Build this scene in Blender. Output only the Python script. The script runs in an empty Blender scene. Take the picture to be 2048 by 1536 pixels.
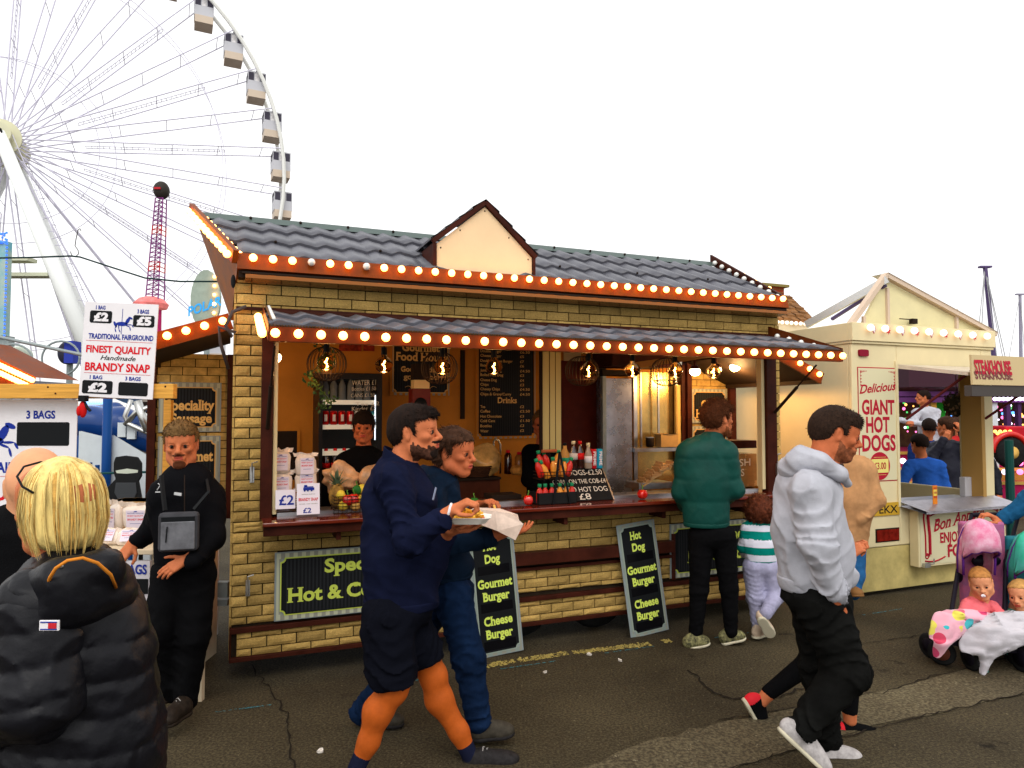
import bpy, bmesh, math, random
import numpy as np
from mathutils import Vector, Matrix
random.seed(7); RNG = np.random.default_rng(7)
R = math.radians
sc = bpy.context.scene
col = sc.collection

# ---------------------------------------------------------------- camera
F = 1400.0                                   # focal length in pixels of the 2048 wide photograph
CAMZ = 1.72
PITCH = math.atan(57 / F)
cam_d = bpy.data.cameras.new('camera'); cam = bpy.data.objects.new('camera', cam_d); col.objects.link(cam)
cam.location = (0, 0, CAMZ); cam.rotation_euler = (R(90) + PITCH, 0, 0)
cam_d.sensor_width = 36; cam_d.lens = F / 2048 * 36
cam_d.clip_start = 0.05; cam_d.clip_end = 2000
sc.camera = cam

# ---------------------------------------------------------------- sky, sun, exposure (overcast)
w = bpy.data.worlds.new("World"); sc.world = w; w.use_nodes = True
nt = w.node_tree; nt.nodes.clear()
sky = nt.nodes.new('ShaderNodeTexSky'); sky.sky_type = 'NISHITA'; sky.sun_disc = False
sky.sun_elevation = R(48); sky.sun_rotation = R(200); sky.air_density = 1.0; sky.dust_density = 6.0; sky.ozone_density = 0.5
hs = nt.nodes.new('ShaderNodeHueSaturation'); hs.inputs['Saturation'].default_value = 0.06
mx = nt.nodes.new('ShaderNodeMix'); mx.data_type = 'RGBA'; mx.inputs[0].default_value = 0.6
mx.inputs[7].default_value = (12.6, 12.6, 12.6, 1)
bg = nt.nodes.new('ShaderNodeBackground'); bg.inputs[1].default_value = 0.15
out = nt.nodes.new('ShaderNodeOutputWorld')
nt.links.new(sky.outputs[0], hs.inputs['Color']); nt.links.new(hs.outputs[0], mx.inputs[6])
nt.links.new(mx.outputs[2], bg.inputs[0]); nt.links.new(bg.outputs[0], out.inputs[0])
sun_d = bpy.data.lights.new('sun', 'SUN'); sun = bpy.data.objects.new('sun', sun_d); col.objects.link(sun)
sun_d.energy = 0.8; sun_d.angle = R(25); sun_d.color = (1, 0.96, 0.9)
sun.rotation_euler = (R(42), 0, R(20))
sc.view_settings.view_transform = 'Standard'; sc.view_settings.look = 'None'
sc.view_settings.exposure = 0.0; sc.view_settings.gamma = 1.0; sc.view_settings.use_curve_mapping = False
sc.cycles.use_denoising = True
sc.cycles.max_bounces = 6; sc.cycles.diffuse_bounces = 3; sc.cycles.glossy_bounces = 3
sc.cycles.transmission_bounces = 4; sc.cycles.transparent_max_bounces = 12
sc.cycles.caustics_reflective = False; sc.cycles.caustics_refractive = False
sc.cycles.sample_clamp_indirect = 3.0
# ---------------------------------------------------------------- frames: from the photograph's measurements to metres
_fw = np.array([0, math.cos(PITCH), math.sin(PITCH)]); _up = np.array([0, -math.sin(PITCH), math.cos(PITCH)])
CAM = np.array([0, 0, CAMZ])
def ray(px, py): return _fw + np.array([1., 0, 0]) * (px - 1024) / F + _up * (768 - py) / F
def at(px, py, Y):
  v = ray(px, py); return CAM + v * (Y / v[1])
def gnd(px, py, z=0.0):
  v = ray(px, py); return CAM + v * ((z - CAMZ) / v[2])
TH = R(21.96)
KE = np.array([math.cos(TH), math.sin(TH), 0]); KN = np.array([-math.sin(TH), math.cos(TH), 0]); K0 = np.array([-1.7805, 4.494, 0])
def KW(s, y, z): return K0 + KE * s + KN * y + np.array([0, 0, z])      # kiosk frame (along wall, back, up) -> world
def kp(px, py, y):                                                      # where a sight line meets the plane y of the kiosk frame
  v = ray(px, py); t = ((K0 + KN * y - CAM) @ KN) / (v @ KN); P = CAM + v * t - K0
  return float(P @ KE), float(P[2])

# ---------------------------------------------------------------- materials
MATS = {}
def mat(name, c, rough=0.6, metal=0.0, var=0.0, vs=8.0, bump=0.0, bs=60.0, emit=None, es=0.0, rnd=0.0, spec=0.08, grime=0.0, alpha=None, trans=0.0, sheen=0.0, c2=None, coat=0.0, stretch=None, sss=0.0):
  if name in MATS: return MATS[name]
  m = bpy.data.materials.new(name); m.use_nodes = True; t = m.node_tree; b = t.nodes['Principled BSDF']
  c = tuple(c) + (1,) if len(c) == 3 else c
  b.inputs['Base Color'].default_value = c
  b.inputs['Roughness'].default_value = rough; b.inputs['Metallic'].default_value = metal
  b.inputs['Specular IOR Level'].default_value = spec
  if trans: b.inputs['Transmission Weight'].default_value = trans
  if coat: b.inputs['Coat Weight'].default_value = coat; b.inputs['Coat Roughness'].default_value = 0.08
  if sheen: b.inputs['Sheen Weight'].default_value = sheen; b.inputs['Sheen Roughness'].default_value = 0.5
  if sss: b.inputs['Subsurface Weight'].default_value = sss; b.inputs['Subsurface Scale'].default_value = 0.01
  if alpha is not None: b.inputs['Alpha'].default_value = alpha
  if emit: b.inputs['Emission Color'].default_value = tuple(emit) + (1,); b.inputs['Emission Strength'].default_value = es
  tc = t.nodes.new('ShaderNodeTexCoord'); src = tc.outputs['Object']
  if stretch:
    mp = t.nodes.new('ShaderNodeMapping'); mp.inputs['Scale'].default_value = stretch
    t.links.new(src, mp.inputs[0]); src = mp.outputs[0]
  last = None
  if var or c2:
    n = t.nodes.new('ShaderNodeTexNoise'); n.inputs['Scale'].default_value = vs; n.inputs['Detail'].default_value = 6; n.inputs['Roughness'].default_value = 0.65
    t.links.new(src, n.inputs['Vector'])
    r = t.nodes.new('ShaderNodeValToRGB')
    r.color_ramp.elements[0].position = 0.34; r.color_ramp.elements[1].position = 0.68
    lo = tuple(max(0, x * (1 - var)) for x in c[:3]) + (1,); hi = tuple(min(1, x * (1 + var)) for x in c[:3]) + (1,)
    r.color_ramp.elements[0].color = lo if not c2 else c; r.color_ramp.elements[1].color = hi if not c2 else tuple(c2) + (1,)
    t.links.new(n.outputs[0], r.inputs[0]); last = r.outputs[0]
    rr = t.nodes.new('ShaderNodeMapRange'); rr.inputs['To Min'].default_value = max(0, rough - 0.12); rr.inputs['To Max'].default_value = min(1, rough + 0.12)
    t.links.new(n.outputs[0], rr.inputs[0]); t.links.new(rr.outputs[0], b.inputs['Roughness'])
  if rnd:
    oi = t.nodes.new('ShaderNodeObjectInfo'); h = t.nodes.new('ShaderNodeHueSaturation')
    mr = t.nodes.new('ShaderNodeMapRange'); mr.inputs['To Min'].default_value = 1 - rnd; mr.inputs['To Max'].default_value = 1 + rnd
    t.links.new(oi.outputs['Random'], mr.inputs[0]); t.links.new(mr.outputs[0], h.inputs['Value'])
    if last: t.links.new(last, h.inputs['Color'])
    else: h.inputs['Color'].default_value = c
    last = h.outputs[0]
  if grime:
    ge = t.nodes.new('ShaderNodeNewGeometry'); gn = t.nodes.new('ShaderNodeTexNoise'); gn.inputs['Scale'].default_value = 2.2; gn.inputs['Detail'].default_value = 7; gn.inputs['Roughness'].default_value = .7
    t.links.new(ge.outputs['Position'], gn.inputs['Vector']); gr = t.nodes.new('ShaderNodeValToRGB'); gr.color_ramp.elements[0].position = .36; gr.color_ramp.elements[1].position = .60
    gr.color_ramp.elements[0].color = (1 - grime, 1 - grime, 1 - grime * 1.1, 1); gr.color_ramp.elements[1].color = (1, 1, 1, 1); t.links.new(gn.outputs[0], gr.inputs[0])
    gm = t.nodes.new('ShaderNodeMix'); gm.data_type = 'RGBA'; gm.blend_type = 'MULTIPLY'; gm.inputs[0].default_value = 1; t.links.new(gr.outputs[0], gm.inputs[7])
    if last: t.links.new(last, gm.inputs[6])
    else: gm.inputs[6].default_value = c
    last = gm.outputs[2]
  if last: t.links.new(last, b.inputs['Base Color'])
  if bump:
    n2 = t.nodes.new('ShaderNodeTexNoise'); n2.inputs['Scale'].default_value = bs; n2.inputs['Detail'].default_value = 5
    t.links.new(src, n2.inputs['Vector'])
    bp = t.nodes.new('ShaderNodeBump'); bp.inputs['Strength'].default_value = min(1, bump); bp.inputs['Distance'].default_value = 0.004
    t.links.new(n2.outputs[0], bp.inputs['Height']); t.links.new(bp.outputs[0], b.inputs['Normal'])
  m.diffuse_color = c; MATS[name] = m
  return m

# ---------------------------------------------------------------- objects
def tag(o, label=None, cat=None, group=None, kind=None):
  if label: o['label'] = label
  if cat: o['category'] = cat
  if group: o['group'] = group
  if kind: o['kind'] = kind
  return o
def empty(name, loc=(0, 0, 0), rz=0.0, parent=None):
  o = bpy.data.objects.new(name, None); col.objects.link(o); o.location = tuple(loc); o.rotation_euler = (0, 0, rz); o.empty_display_size = 0.1
  if parent is not None: o.parent = parent
  return o
def thing(name, label, cat, loc=(0, 0, 0), rz=0.0, group=None):
  return tag(empty(name, loc, rz), label, cat, group)
def kthing(name, label, cat, s, y, z, rz=0.0, group=None):
  return thing(name, label, cat, KW(s, y, z), TH + rz, group)
def copy_tree(o, parent=None):
  c = o.copy(); col.objects.link(c)
  if parent is not None: c.parent = parent; c.matrix_parent_inverse = o.matrix_parent_inverse.copy()
  for ch in [x for x in bpy.data.objects if x.parent == o]: copy_tree(ch, c)
  return c
def inst(src, name, parent, loc, rot=(0, 0, 0), scale=(1, 1, 1)):
  o = bpy.data.objects.new(name, src if isinstance(src, bpy.types.Mesh) else src.data); col.objects.link(o)
  o.parent = parent; o.location = tuple(loc); o.rotation_euler = rot; o.scale = scale
  return o
_TX = {}
def text_mesh(s, bold=0.0, serif=False, shear=0.0, space=1.0):
  key = (s, bold, serif, shear, space)
  if key in _TX: return _TX[key]
  cu = bpy.data.curves.new('t', 'FONT'); cu.body = s; cu.size = 1.0; cu.offset = bold; cu.resolution_u = 3; cu.shear = shear; cu.space_character = space
  ob = bpy.data.objects.new('t', cu); col.objects.link(ob)
  bpy.context.view_layer.update()
  me = bpy.data.meshes.new_from_object(ob.evaluated_get(bpy.context.evaluated_depsgraph_get()))
  vs = [(v.co.x, v.co.y) for v in me.vertices]; fs = [tuple(p.vertices) for p in me.polygons]
  if serif:
    cnt = {}
    for f in fs:
      for i in range(len(f)):
        k = tuple(sorted((f[i], f[(i + 1) % len(f)]))); cnt[k] = cnt.get(k, 0) + 1
    ys = sorted(set(round(v[1], 2) for v in vs)); add = []
    for (a, b_), c in cnt.items():
      if c != 1: continue
      (xa, ya), (xb, yb) = vs[a], vs[b_]
      if abs(ya - yb) < 0.01 and 0.05 < abs(xa - xb) < 0.26:
        if abs(ya) < 0.045 or ya > 0.66 or 0.49 < ya < 0.58 or ya < -0.15:
          x0, x1 = min(xa, xb) - 0.055, max(xa, xb) + 0.055; dn = ya > 0.3
          add.append((x0, x1, ya - (0.06 if dn else 0), ya + (0 if dn else 0.06)))
    for x0, x1, y0, y1 in add:
      k = len(vs); vs += [(x0, y0), (x1, y0), (x1, y1), (x0, y1)]; fs.append((k, k + 1, k + 2, k + 3, 's'))
  bpy.data.objects.remove(ob); bpy.data.curves.remove(cu); bpy.data.meshes.remove(me)
  _TX[key] = (vs, fs)
  return _TX[key]

class MB:
  def __init__(s): s.v = []; s.f = []; s.m = []; s.cm = 0
  def _add(s, vs, fs, M=None):
    k = len(s.v)
    if M is not None: vs = [tuple(M @ Vector(p)) for p in vs]
    s.v += [tuple(p) for p in vs]; s.f += [tuple(i + k for i in f) for f in fs]; s.m += [s.cm] * len(fs)
    return s
  def box(s, x0, x1, y0, y1, z0, z1, M=None):
    if x1 < x0: x0, x1 = x1, x0
    if y1 < y0: y0, y1 = y1, y0
    if z1 < z0: z0, z1 = z1, z0
    return s._add([(x0, y0, z0), (x1, y0, z0), (x1, y1, z0), (x0, y1, z0), (x0, y0, z1), (x1, y0, z1), (x1, y1, z1), (x0, y1, z1)],
            [(0, 3, 2, 1), (4, 5, 6, 7), (0, 1, 5, 4), (1, 2, 6, 5), (2, 3, 7, 6), (3, 0, 4, 7)], M)
  def beam(s, a, b, w, h, up=(0, 0, 1)):
    a, b = Vector(a), Vector(b); d = (b - a); L = d.length; d.normalize(); u = Vector(up)
    x = d.cross(u)
    if x.length < 1e-5: x = Vector((1, 0, 0))
    x.normalize(); u = x.cross(d)
    M = Matrix.Translation(a) @ Matrix((x, d, u)).transposed().to_4x4()
    return s.box(-w / 2, w / 2, 0, L, -h / 2, h / 2, M)
  def cyl(s, a, b, r0, r1=None, n=10, caps=True):
    r1 = r0 if r1 is None else r1
    a, b = Vector(a), Vector(b); d = (b - a).normalized()
    x = d.cross(Vector((0, 0, 1)));
    if x.length < 1e-4: x = Vector((1, 0, 0))
    x.normalize(); y = d.cross(x)
    vs = [a + (x * math.cos(2 * math.pi * i / n) + y * math.sin(2 * math.pi * i / n)) * r0 for i in range(n)] + \
       [b + (x * math.cos(2 * math.pi * i / n) + y * math.sin(2 * math.pi * i / n)) * r1 for i in range(n)]
    fs = [(i, (i + 1) % n, n + (i + 1) % n, n + i) for i in range(n)]
    if caps: fs += [tuple(range(n))[::-1], tuple(range(n, 2 * n))]
    return s._add(vs, fs)
  def tube(s, pts, r, n=6, closed=False):
    pts = [Vector(p) for p in pts]; rs = r if isinstance(r, (list, tuple)) else [r] * len(pts)
    vs = []; x = None
    for i, p in enumerate(pts):
      if closed: d = (pts[(i + 1) % len(pts)] - pts[i - 1])
      else: d = (pts[min(i + 1, len(pts) - 1)] - pts[max(i - 1, 0)])
      d.normalize()
      if x is None:
        x = d.cross(Vector((0.31, 0.2, 0.93))); x.normalize()
      x = x - d * x.dot(d); x.normalize(); y = d.cross(x)
      vs += [p + (x * math.cos(2 * math.pi * j / n) + y * math.sin(2 * math.pi * j / n)) * rs[i] for j in range(n)]
    fs = []
    for i in range(len(pts) - (0 if closed else 1)):
      k, k2 = i * n, ((i + 1) % len(pts)) * n
      fs += [(k + j, k + (j + 1) % n, k2 + (j + 1) % n, k2 + j) for j in range(n)]
    if not closed: fs += [tuple(range(n))[::-1], tuple(range((len(pts) - 1) * n, len(pts) * n))]
    return s._add(vs, fs)
  def sph(s, c, r, nu=12, nv=8, M=None):
    if not isinstance(r, (tuple, list)): r = (r, r, r)
    vs = [(c[0], c[1], c[2] + r[2])]; fs = []
    for j in range(1, nv):
      a = math.pi * j / nv
      for i in range(nu):
        b = 2 * math.pi * i / nu; vs.append((c[0] + r[0] * math.sin(a) * math.cos(b), c[1] + r[1] * math.sin(a) * math.sin(b), c[2] + r[2] * math.cos(a)))
    vs.append((c[0], c[1], c[2] - r[2])); L = len(vs) - 1
    fs += [(0, 1 + i, 1 + (i + 1) % nu) for i in range(nu)]
    for j in range(nv - 2):
      k = 1 + j * nu; fs += [(k + i, k + nu + i, k + nu + (i + 1) % nu, k + (i + 1) % nu) for i in range(nu)]
    k = 1 + (nv - 2) * nu; fs += [(k + i, L, k + (i + 1) % nu) for i in range(nu)]
    return s._add(vs, fs, M)
  def lathe(s, prof, c=(0, 0, 0), n=14, M=None):
    vs = []; fs = []
    for r, z in prof:
      vs += [(c[0] + r * math.cos(2 * math.pi * i / n), c[1] + r * math.sin(2 * math.pi * i / n), c[2] + z) for i in range(n)]
    for j in range(len(prof) - 1):
      k = j * n; fs += [(k + i, k + (i + 1) % n, k + n + (i + 1) % n, k + n + i) for i in range(n)]
    fs += [tuple(range(n))[::-1], tuple(range((len(prof) - 1) * n, len(prof) * n))]
    return s._add(vs, fs, M)
  def prism(s, poly, f0, f1):
    """poly: 2-D points; f0, f1 map (u, v) to 3-D for the front and the back face"""
    n = len(poly); vs = [f0(*p) for p in poly] + [f1(*p) for p in poly]
    fs = [tuple(range(n)), tuple(range(n, 2 * n))[::-1]] + [(i, n + i, n + (i + 1) % n, (i + 1) % n) for i in range(n)]
    return s._add(vs, fs)
  def poly(s, pts): return s._add(pts, [tuple(range(len(pts)))])
  def grid(s, rows):
    nr, nc = len(rows), len(rows[0]); vs = [p for r in rows for p in r]
    return s._add(vs, [(i * nc + j, i * nc + j + 1, (i + 1) * nc + j + 1, (i + 1) * nc + j) for i in range(nr - 1) for j in range(nc - 1)])
  def text(s, t, x, z, h, width=None, y=0.0, align='c', bold=0.0, serif=False, shear=0.0, ax=None, lift=0.0004, slope=0.0, space=1.0, sq=0.75):
    """letters of cap height h standing on (x, z) in the local xz plane, facing -y"""
    vs, fs = text_mesh(t, bold, serif, shear, space)
    if not fs: return s
    used = sorted(set(i for f in fs for i in f if i != 's')); x0 = min(vs[i][0] for i in used); x1 = max(vs[i][0] for i in used)
    k = h / 0.73; kx = k * sq if width is None else width / (x1 - x0); W_ = (x1 - x0) * kx
    ox = x - (W_ / 2 if align == 'c' else 0 if align == 'l' else W_)
    def P(u, v, q):
      a = ox + (u - x0) * kx; b = z + v * k + slope * ((u - x0) * kx)
      return (a, y - q, b) if ax is None else ax(a, b, q)
    for f in fs:
      se = f[-1] == 's'; f = [i for i in f if i != 's']
      s._add([P(vs[i][0], vs[i][1], lift * 2.2 if se else lift) for i in f], [tuple(range(len(f)))])
    return s
  def each(s, name, m, parent=None, **kw):
    """every separate piece becomes an object of its own"""
    par = list(range(len(s.v)))
    def fd(i):
      while par[i] != i: par[i] = par[par[i]]; i = par[i]
      return i
    for f in s.f:
      for i in f[1:]: par[fd(i)] = fd(f[0])
    grp = {}
    for f in s.f: grp.setdefault(fd(f[0]), []).append(f)
    for fs in grp.values():
      ids = sorted(set(i for f in fs for i in f)); mp = {a: b for b, a in enumerate(ids)}; q = MB(); q.v = [s.v[i] for i in ids]; q.f = [tuple(mp[i] for i in f) for f in fs]; q.m = [0] * len(fs); q.build(name, m, parent, **kw)
  def build(s, name, m, parent=None, smooth=False, bevel=0.0, loc=None, rz=0.0, **kw):
    me = bpy.data.meshes.new(name); me.from_pydata(s.v, [], s.f)
    ms = m if isinstance(m, (list, tuple)) else [m]
    for q in ms: me.materials.append(q)
    if len(ms) > 1: me.polygons.foreach_set('material_index', s.m)
    if smooth: me.polygons.foreach_set('use_smooth', [True] * len(me.polygons))
    me.update()
    o = bpy.data.objects.new(name, me); col.objects.link(o)
    if parent is not None: o.parent = parent
    if loc is not None: o.location = tuple(loc)
    if rz: o.rotation_euler = (0, 0, rz)
    if bevel:
      b = o.modifiers.new('b', 'BEVEL'); b.width = bevel; b.segments = 2; b.limit_method = 'ANGLE'
    return tag(o, **kw) if kw else o
def struct(o): o['kind'] = 'structure'; return o

# shared materials
cream = (0.72, 0.60, 0.38)
M_brick = mat('cream_brick', (0.55, 0.355, 0.108), 0.85, var=0.30, vs=14, bump=1.0, bs=42, rnd=0.26, grime=.32)
M_mortar = mat('dark_mortar', (0.022, 0.014, 0.008), 0.95, var=0.3, vs=30)
M_brown = mat('brown_trim', (0.046, 0.010, 0.005), 0.5, var=0.35, vs=6, bump=0.15, bs=30)
M_fascia = mat('red_brown_fascia', (0.17, 0.034, 0.003), 0.45, var=0.25, vs=9, bump=0.1)
M_fasc2 = mat('dark_awning_fascia', (0.095, 0.020, 0.003), 0.45, var=0.25, vs=9)
M_cnt = mat('varnished_mahogany', (0.13, 0.016, 0.006), 0.12, var=0.35, vs=7, stretch=(1, 8, 8), coat=0.6, spec=.4)
M_black = mat('black_print', (0.008, 0.009, 0.010), 0.5)
M_bstr = mat('charcoal_stripe', (0.018, 0.019, 0.021), 0.5)
M_lime = mat('yellow_green_letters', (0.52, 0.60, 0.09), 0.5)
M_gold = mat('gold_letters', (0.72, 0.42, 0.13), 0.5)
M_palegreen = mat('pale_sign_border', (0.42, 0.42, 0.31), 0.5)
M_greyg = mat('grey_sign_stripe', (0.27, 0.27, 0.22), 0.5)
M_silver = mat('galvanised_edge', (0.26, 0.30, 0.30), 0.45, metal=0.2, var=0.12, vs=12)
M_tile = mat('slate_blue_metal_tile', (0.088, 0.088, 0.104), 0.40, spec=.35, var=0.22, vs=5, bump=0.15, bs=120, rnd=0.12)
M_tan = mat('tan_interior', (0.52, 0.19, 0.022), 0.6, var=0.12, vs=2.5)  # orange deepened to put the warm lamp glow into the wall colour
M_white = mat('white_print', (0.74, 0.71, 0.72), 0.5, var=0.04, vs=5)
M_red = mat('red_print', (0.62, 0.01, 0.02), 0.5)
M_blue = mat('navy_print', (0.012, 0.03, 0.26), 0.5)
M_steel = mat('brushed_steel', (0.42, 0.42, 0.43), 0.32, metal=0.9, var=0.25, vs=6)
M_dark = mat('dark_interior', (0.02, 0.012, 0.008), 0.7)
M_rubber = mat('tyre_rubber', (0.012, 0.012, 0.012), 0.8, var=0.3, vs=20)
M_chrome = mat('zinc_fitting', (0.5, 0.5, 0.48), 0.3, metal=0.9, var=0.2)
M_bulb = mat('lit_bulb_glass', (1, 0.8, 0.5), 0.3, emit=(1, 0.36, 0.06), es=11.0)
M_bulboff = mat('unlit_bulb_glass', (0.75, 0.74, 0.68), 0.12, spec=0.9)
M_sock = mat('bulb_socket', (0.25, 0.12, 0.05), 0.5)
M_card = mat('brown_card', (0.55, 0.33, 0.12), 0.8, var=0.15)
M_pine = mat('raw_pine', (0.66, 0.33, 0.06), 0.6, var=0.25, vs=5, stretch=(0.6, 6, 14))
# ---------------------------------------------------------------- smooth bodies: blended solids meshed with surface nets
def nrm(v): v = np.array(v, float); return v / (np.linalg.norm(v) + 1e-12)
def basis(fwd, up=(0, 0, 1)):
  f = nrm(fwd); l = nrm(np.cross(up, f)); u = np.cross(f, l); return np.stack([f, l, u], 1)      # columns: forward, left, up
CUR = []
class Sdf:
  """list of blended primitives; each: (kind, data, blend, op)"""
  def __init__(s): s.p = []
  def cap(s, a, b, ra, rb=None, k=.02, op=1, fold=None, flat=None):
    s.p.append(('c', np.array(a, float), np.array(b, float), ra, ra if rb is None else rb, k, op, fold, flat)); return s
  def ell(s, c, r, B=None, k=.02, op=1, fold=None):
    r = (r, r, r) if np.isscalar(r) else r
    s.p.append(('e', np.array(c, float), np.array(r, float), None if B is None else np.array(B, float), 0, k, op, fold, None)); return s
  def chain(s, pts, rs, k=.03, fold=None, flat=None):
    for i in range(len(pts) - 1): s.cap(pts[i], pts[i + 1], rs[i], rs[i + 1], k, 1, fold, flat)
    return s
  def _bb(s, q):
    if q[0] == 'c':
      m = max(q[3], q[4]) * (1.8 if q[8] is not None else 1.0); lo = np.minimum(q[1], q[2]) - m; hi = np.maximum(q[1], q[2]) + m
    else:
      m = max(q[2]); lo = q[1] - m; hi = q[1] + m
    pad = q[5] * 1.2 + .035; return lo - pad, hi + pad
  def field(s, xs, ys, zs, disp=None):
    Fd = np.full((len(xs), len(ys), len(zs)), .2, np.float32)
    for q in s.p:
      lo, hi = s._bb(q)
      i0, i1 = np.searchsorted(xs, lo[0]), np.searchsorted(xs, hi[0]); j0, j1 = np.searchsorted(ys, lo[1]), np.searchsorted(ys, hi[1]); k0, k1 = np.searchsorted(zs, lo[2]), np.searchsorted(zs, hi[2])
      if i1 <= i0 or j1 <= j0 or k1 <= k0: continue
      X = xs[i0:i1, None, None]; Y = ys[None, j0:j1, None]; Z = zs[None, None, k0:k1]
      if q[0] == 'c':
        a, b = q[1], q[2]; d = b - a; L2 = float(d @ d) + 1e-12; dx, dy, dz = X - a[0], Y - a[1], Z - a[2]
        t = np.clip((dx * d[0] + dy * d[1] + dz * d[2]) / L2, 0, 1)
        ex, ey, ez = dx - t * d[0], dy - t * d[1], dz - t * d[2]
        if q[8] is not None:      # flatten along a direction: (unit vector, factor>1 widens the other axis)
          n_, f = q[8]; pr = ex * n_[0] + ey * n_[1] + ez * n_[2]; D2 = ex * ex + ey * ey + ez * ez; D = np.sqrt(np.maximum(D2 - pr * pr * (1 - 1 / f ** 2), 0))
        else: D = np.sqrt(ex * ex + ey * ey + ez * ez)
        r = q[3] + t * (q[4] - q[3])
        if q[7] is not None: r = r + q[7](t * math.sqrt(L2), t, X, Y, Z)
        D = D - r
      else:
        dx, dy, dz = X - q[1][0], Y - q[1][1], Z - q[1][2]
        if q[3] is not None:
          B = q[3]; dx, dy, dz = (dx * B[0, 0] + dy * B[1, 0] + dz * B[2, 0]), (dx * B[0, 1] + dy * B[1, 1] + dz * B[2, 1]), (dx * B[0, 2] + dy * B[1, 2] + dz * B[2, 2])
        r = q[2]; k0_ = np.sqrt((dx / r[0]) ** 2 + (dy / r[1]) ** 2 + (dz / r[2]) ** 2); k1_ = np.sqrt((dx / r[0] ** 2) ** 2 + (dy / r[1] ** 2) ** 2 + (dz / r[2] ** 2) ** 2) + 1e-9
        D = k0_ * (k0_ - 1) / k1_
        if q[7] is not None: D = D - q[7](0, 0, X, Y, Z)
      cur = Fd[i0:i1, j0:j1, k0:k1]; k = q[5]
      if q[6] > 0:
        if k > 0: h = np.clip(.5 + .5 * (D - cur) / k, 0, 1); new = D * (1 - h) + cur * h - k * h * (1 - h)
        else: new = np.minimum(cur, D)
      else:
        if k > 0: h = np.clip(.5 - .5 * (cur + D) / k, 0, 1); new = cur * (1 - h) - D * h + k * h * (1 - h)
        else: new = np.maximum(cur, -D)
      Fd[i0:i1, j0:j1, k0:k1] = new
    if disp is not None: Fd = Fd - disp(xs[:, None, None], ys[None, :, None], zs[None, None, :]).astype(np.float32)
    return Fd
  def bounds(s):
    lo = np.full(3, 1e9); hi = -lo
    for q in s.p:
      if q[6] < 0: continue
      a, b = s._bb(q); lo = np.minimum(lo, a); hi = np.maximum(hi, b)
    return lo + .02, hi - .02
  def mesh(s, h, lo=None, hi=None, disp=None, cut=None):
    a, b = s.bounds(); lo = a if lo is None else np.maximum(a, lo); hi = b if hi is None else np.minimum(b, hi)
    xs, ys, zs = (np.arange(lo[i], hi[i] + h, h) for i in range(3))
    if CUR: CUR[-1].worn.append(s)
    Fd = s.field(xs, ys, zs, disp)
    if cut is not None: Fd = cut(Fd, xs[:, None, None], ys[None, :, None], zs[None, None, :])
    return nets(Fd, xs, ys, zs)
def nets(Fd, xs, ys, zs):
  S = Fd < 0; nx, ny, nz = Fd.shape
  c = sum(S[a:nx - 1 + a, b:ny - 1 + b, d:nz - 1 + d].astype(np.int8) for a in (0, 1) for b in (0, 1) for d in (0, 1))
  act = (c > 0) & (c < 8); I = np.argwhere(act)
  if len(I) == 0: return np.zeros((0, 3)), np.zeros((0, 4), int)
  idx = -np.ones(act.shape, np.int64); idx[act] = np.arange(len(I))
  off = [(a, b, d) for a in (0, 1) for b in (0, 1) for d in (0, 1)]
  V = {o: Fd[I[:, 0] + o[0], I[:, 1] + o[1], I[:, 2] + o[2]] for o in off}
  acc = np.zeros((len(I), 3)); n = np.zeros(len(I))
  for o in off:
    for ax in range(3):
      if o[ax]: continue
      p = list(o); p[ax] = 1; p = tuple(p); a, b = V[o], V[p]; m = (a < 0) != (b < 0)
      t = np.where(m, a / (a - b + 1e-12), 0); pt = np.tile(np.array(o, float), (len(I), 1)); pt[:, ax] += t
      acc += pt * m[:, None]; n += m
  acc /= n[:, None]
  ax_ = [xs, ys, zs]; P = np.stack([ax_[i][I[:, i]] + acc[:, i] * (ax_[i][I[:, i] + 1] - ax_[i][I[:, i]]) for i in range(3)], 1)
  Q = []
  for ax in range(3):
    u, v = (ax + 1) % 3, (ax + 2) % 3
    A = [slice(None)] * 3; B = [slice(None)] * 3; A[ax] = slice(0, -1); B[ax] = slice(1, None)
    A[u] = B[u] = slice(1, -1); A[v] = B[v] = slice(1, -1)
    a, b = S[tuple(A)], S[tuple(B)]; E = np.argwhere(a != b); fl = a[tuple(E.T)]
    E[:, u] += 1; E[:, v] += 1
    def g(du, dv): q = E.copy(); q[:, u] -= du; q[:, v] -= dv; return idx[tuple(q.T)]
    q = np.stack([g(1, 1), g(0, 1), g(0, 0), g(1, 0)], 1); q[~fl] = q[~fl][:, ::-1]; Q.append(q)
  return P, np.concatenate(Q)
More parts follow.
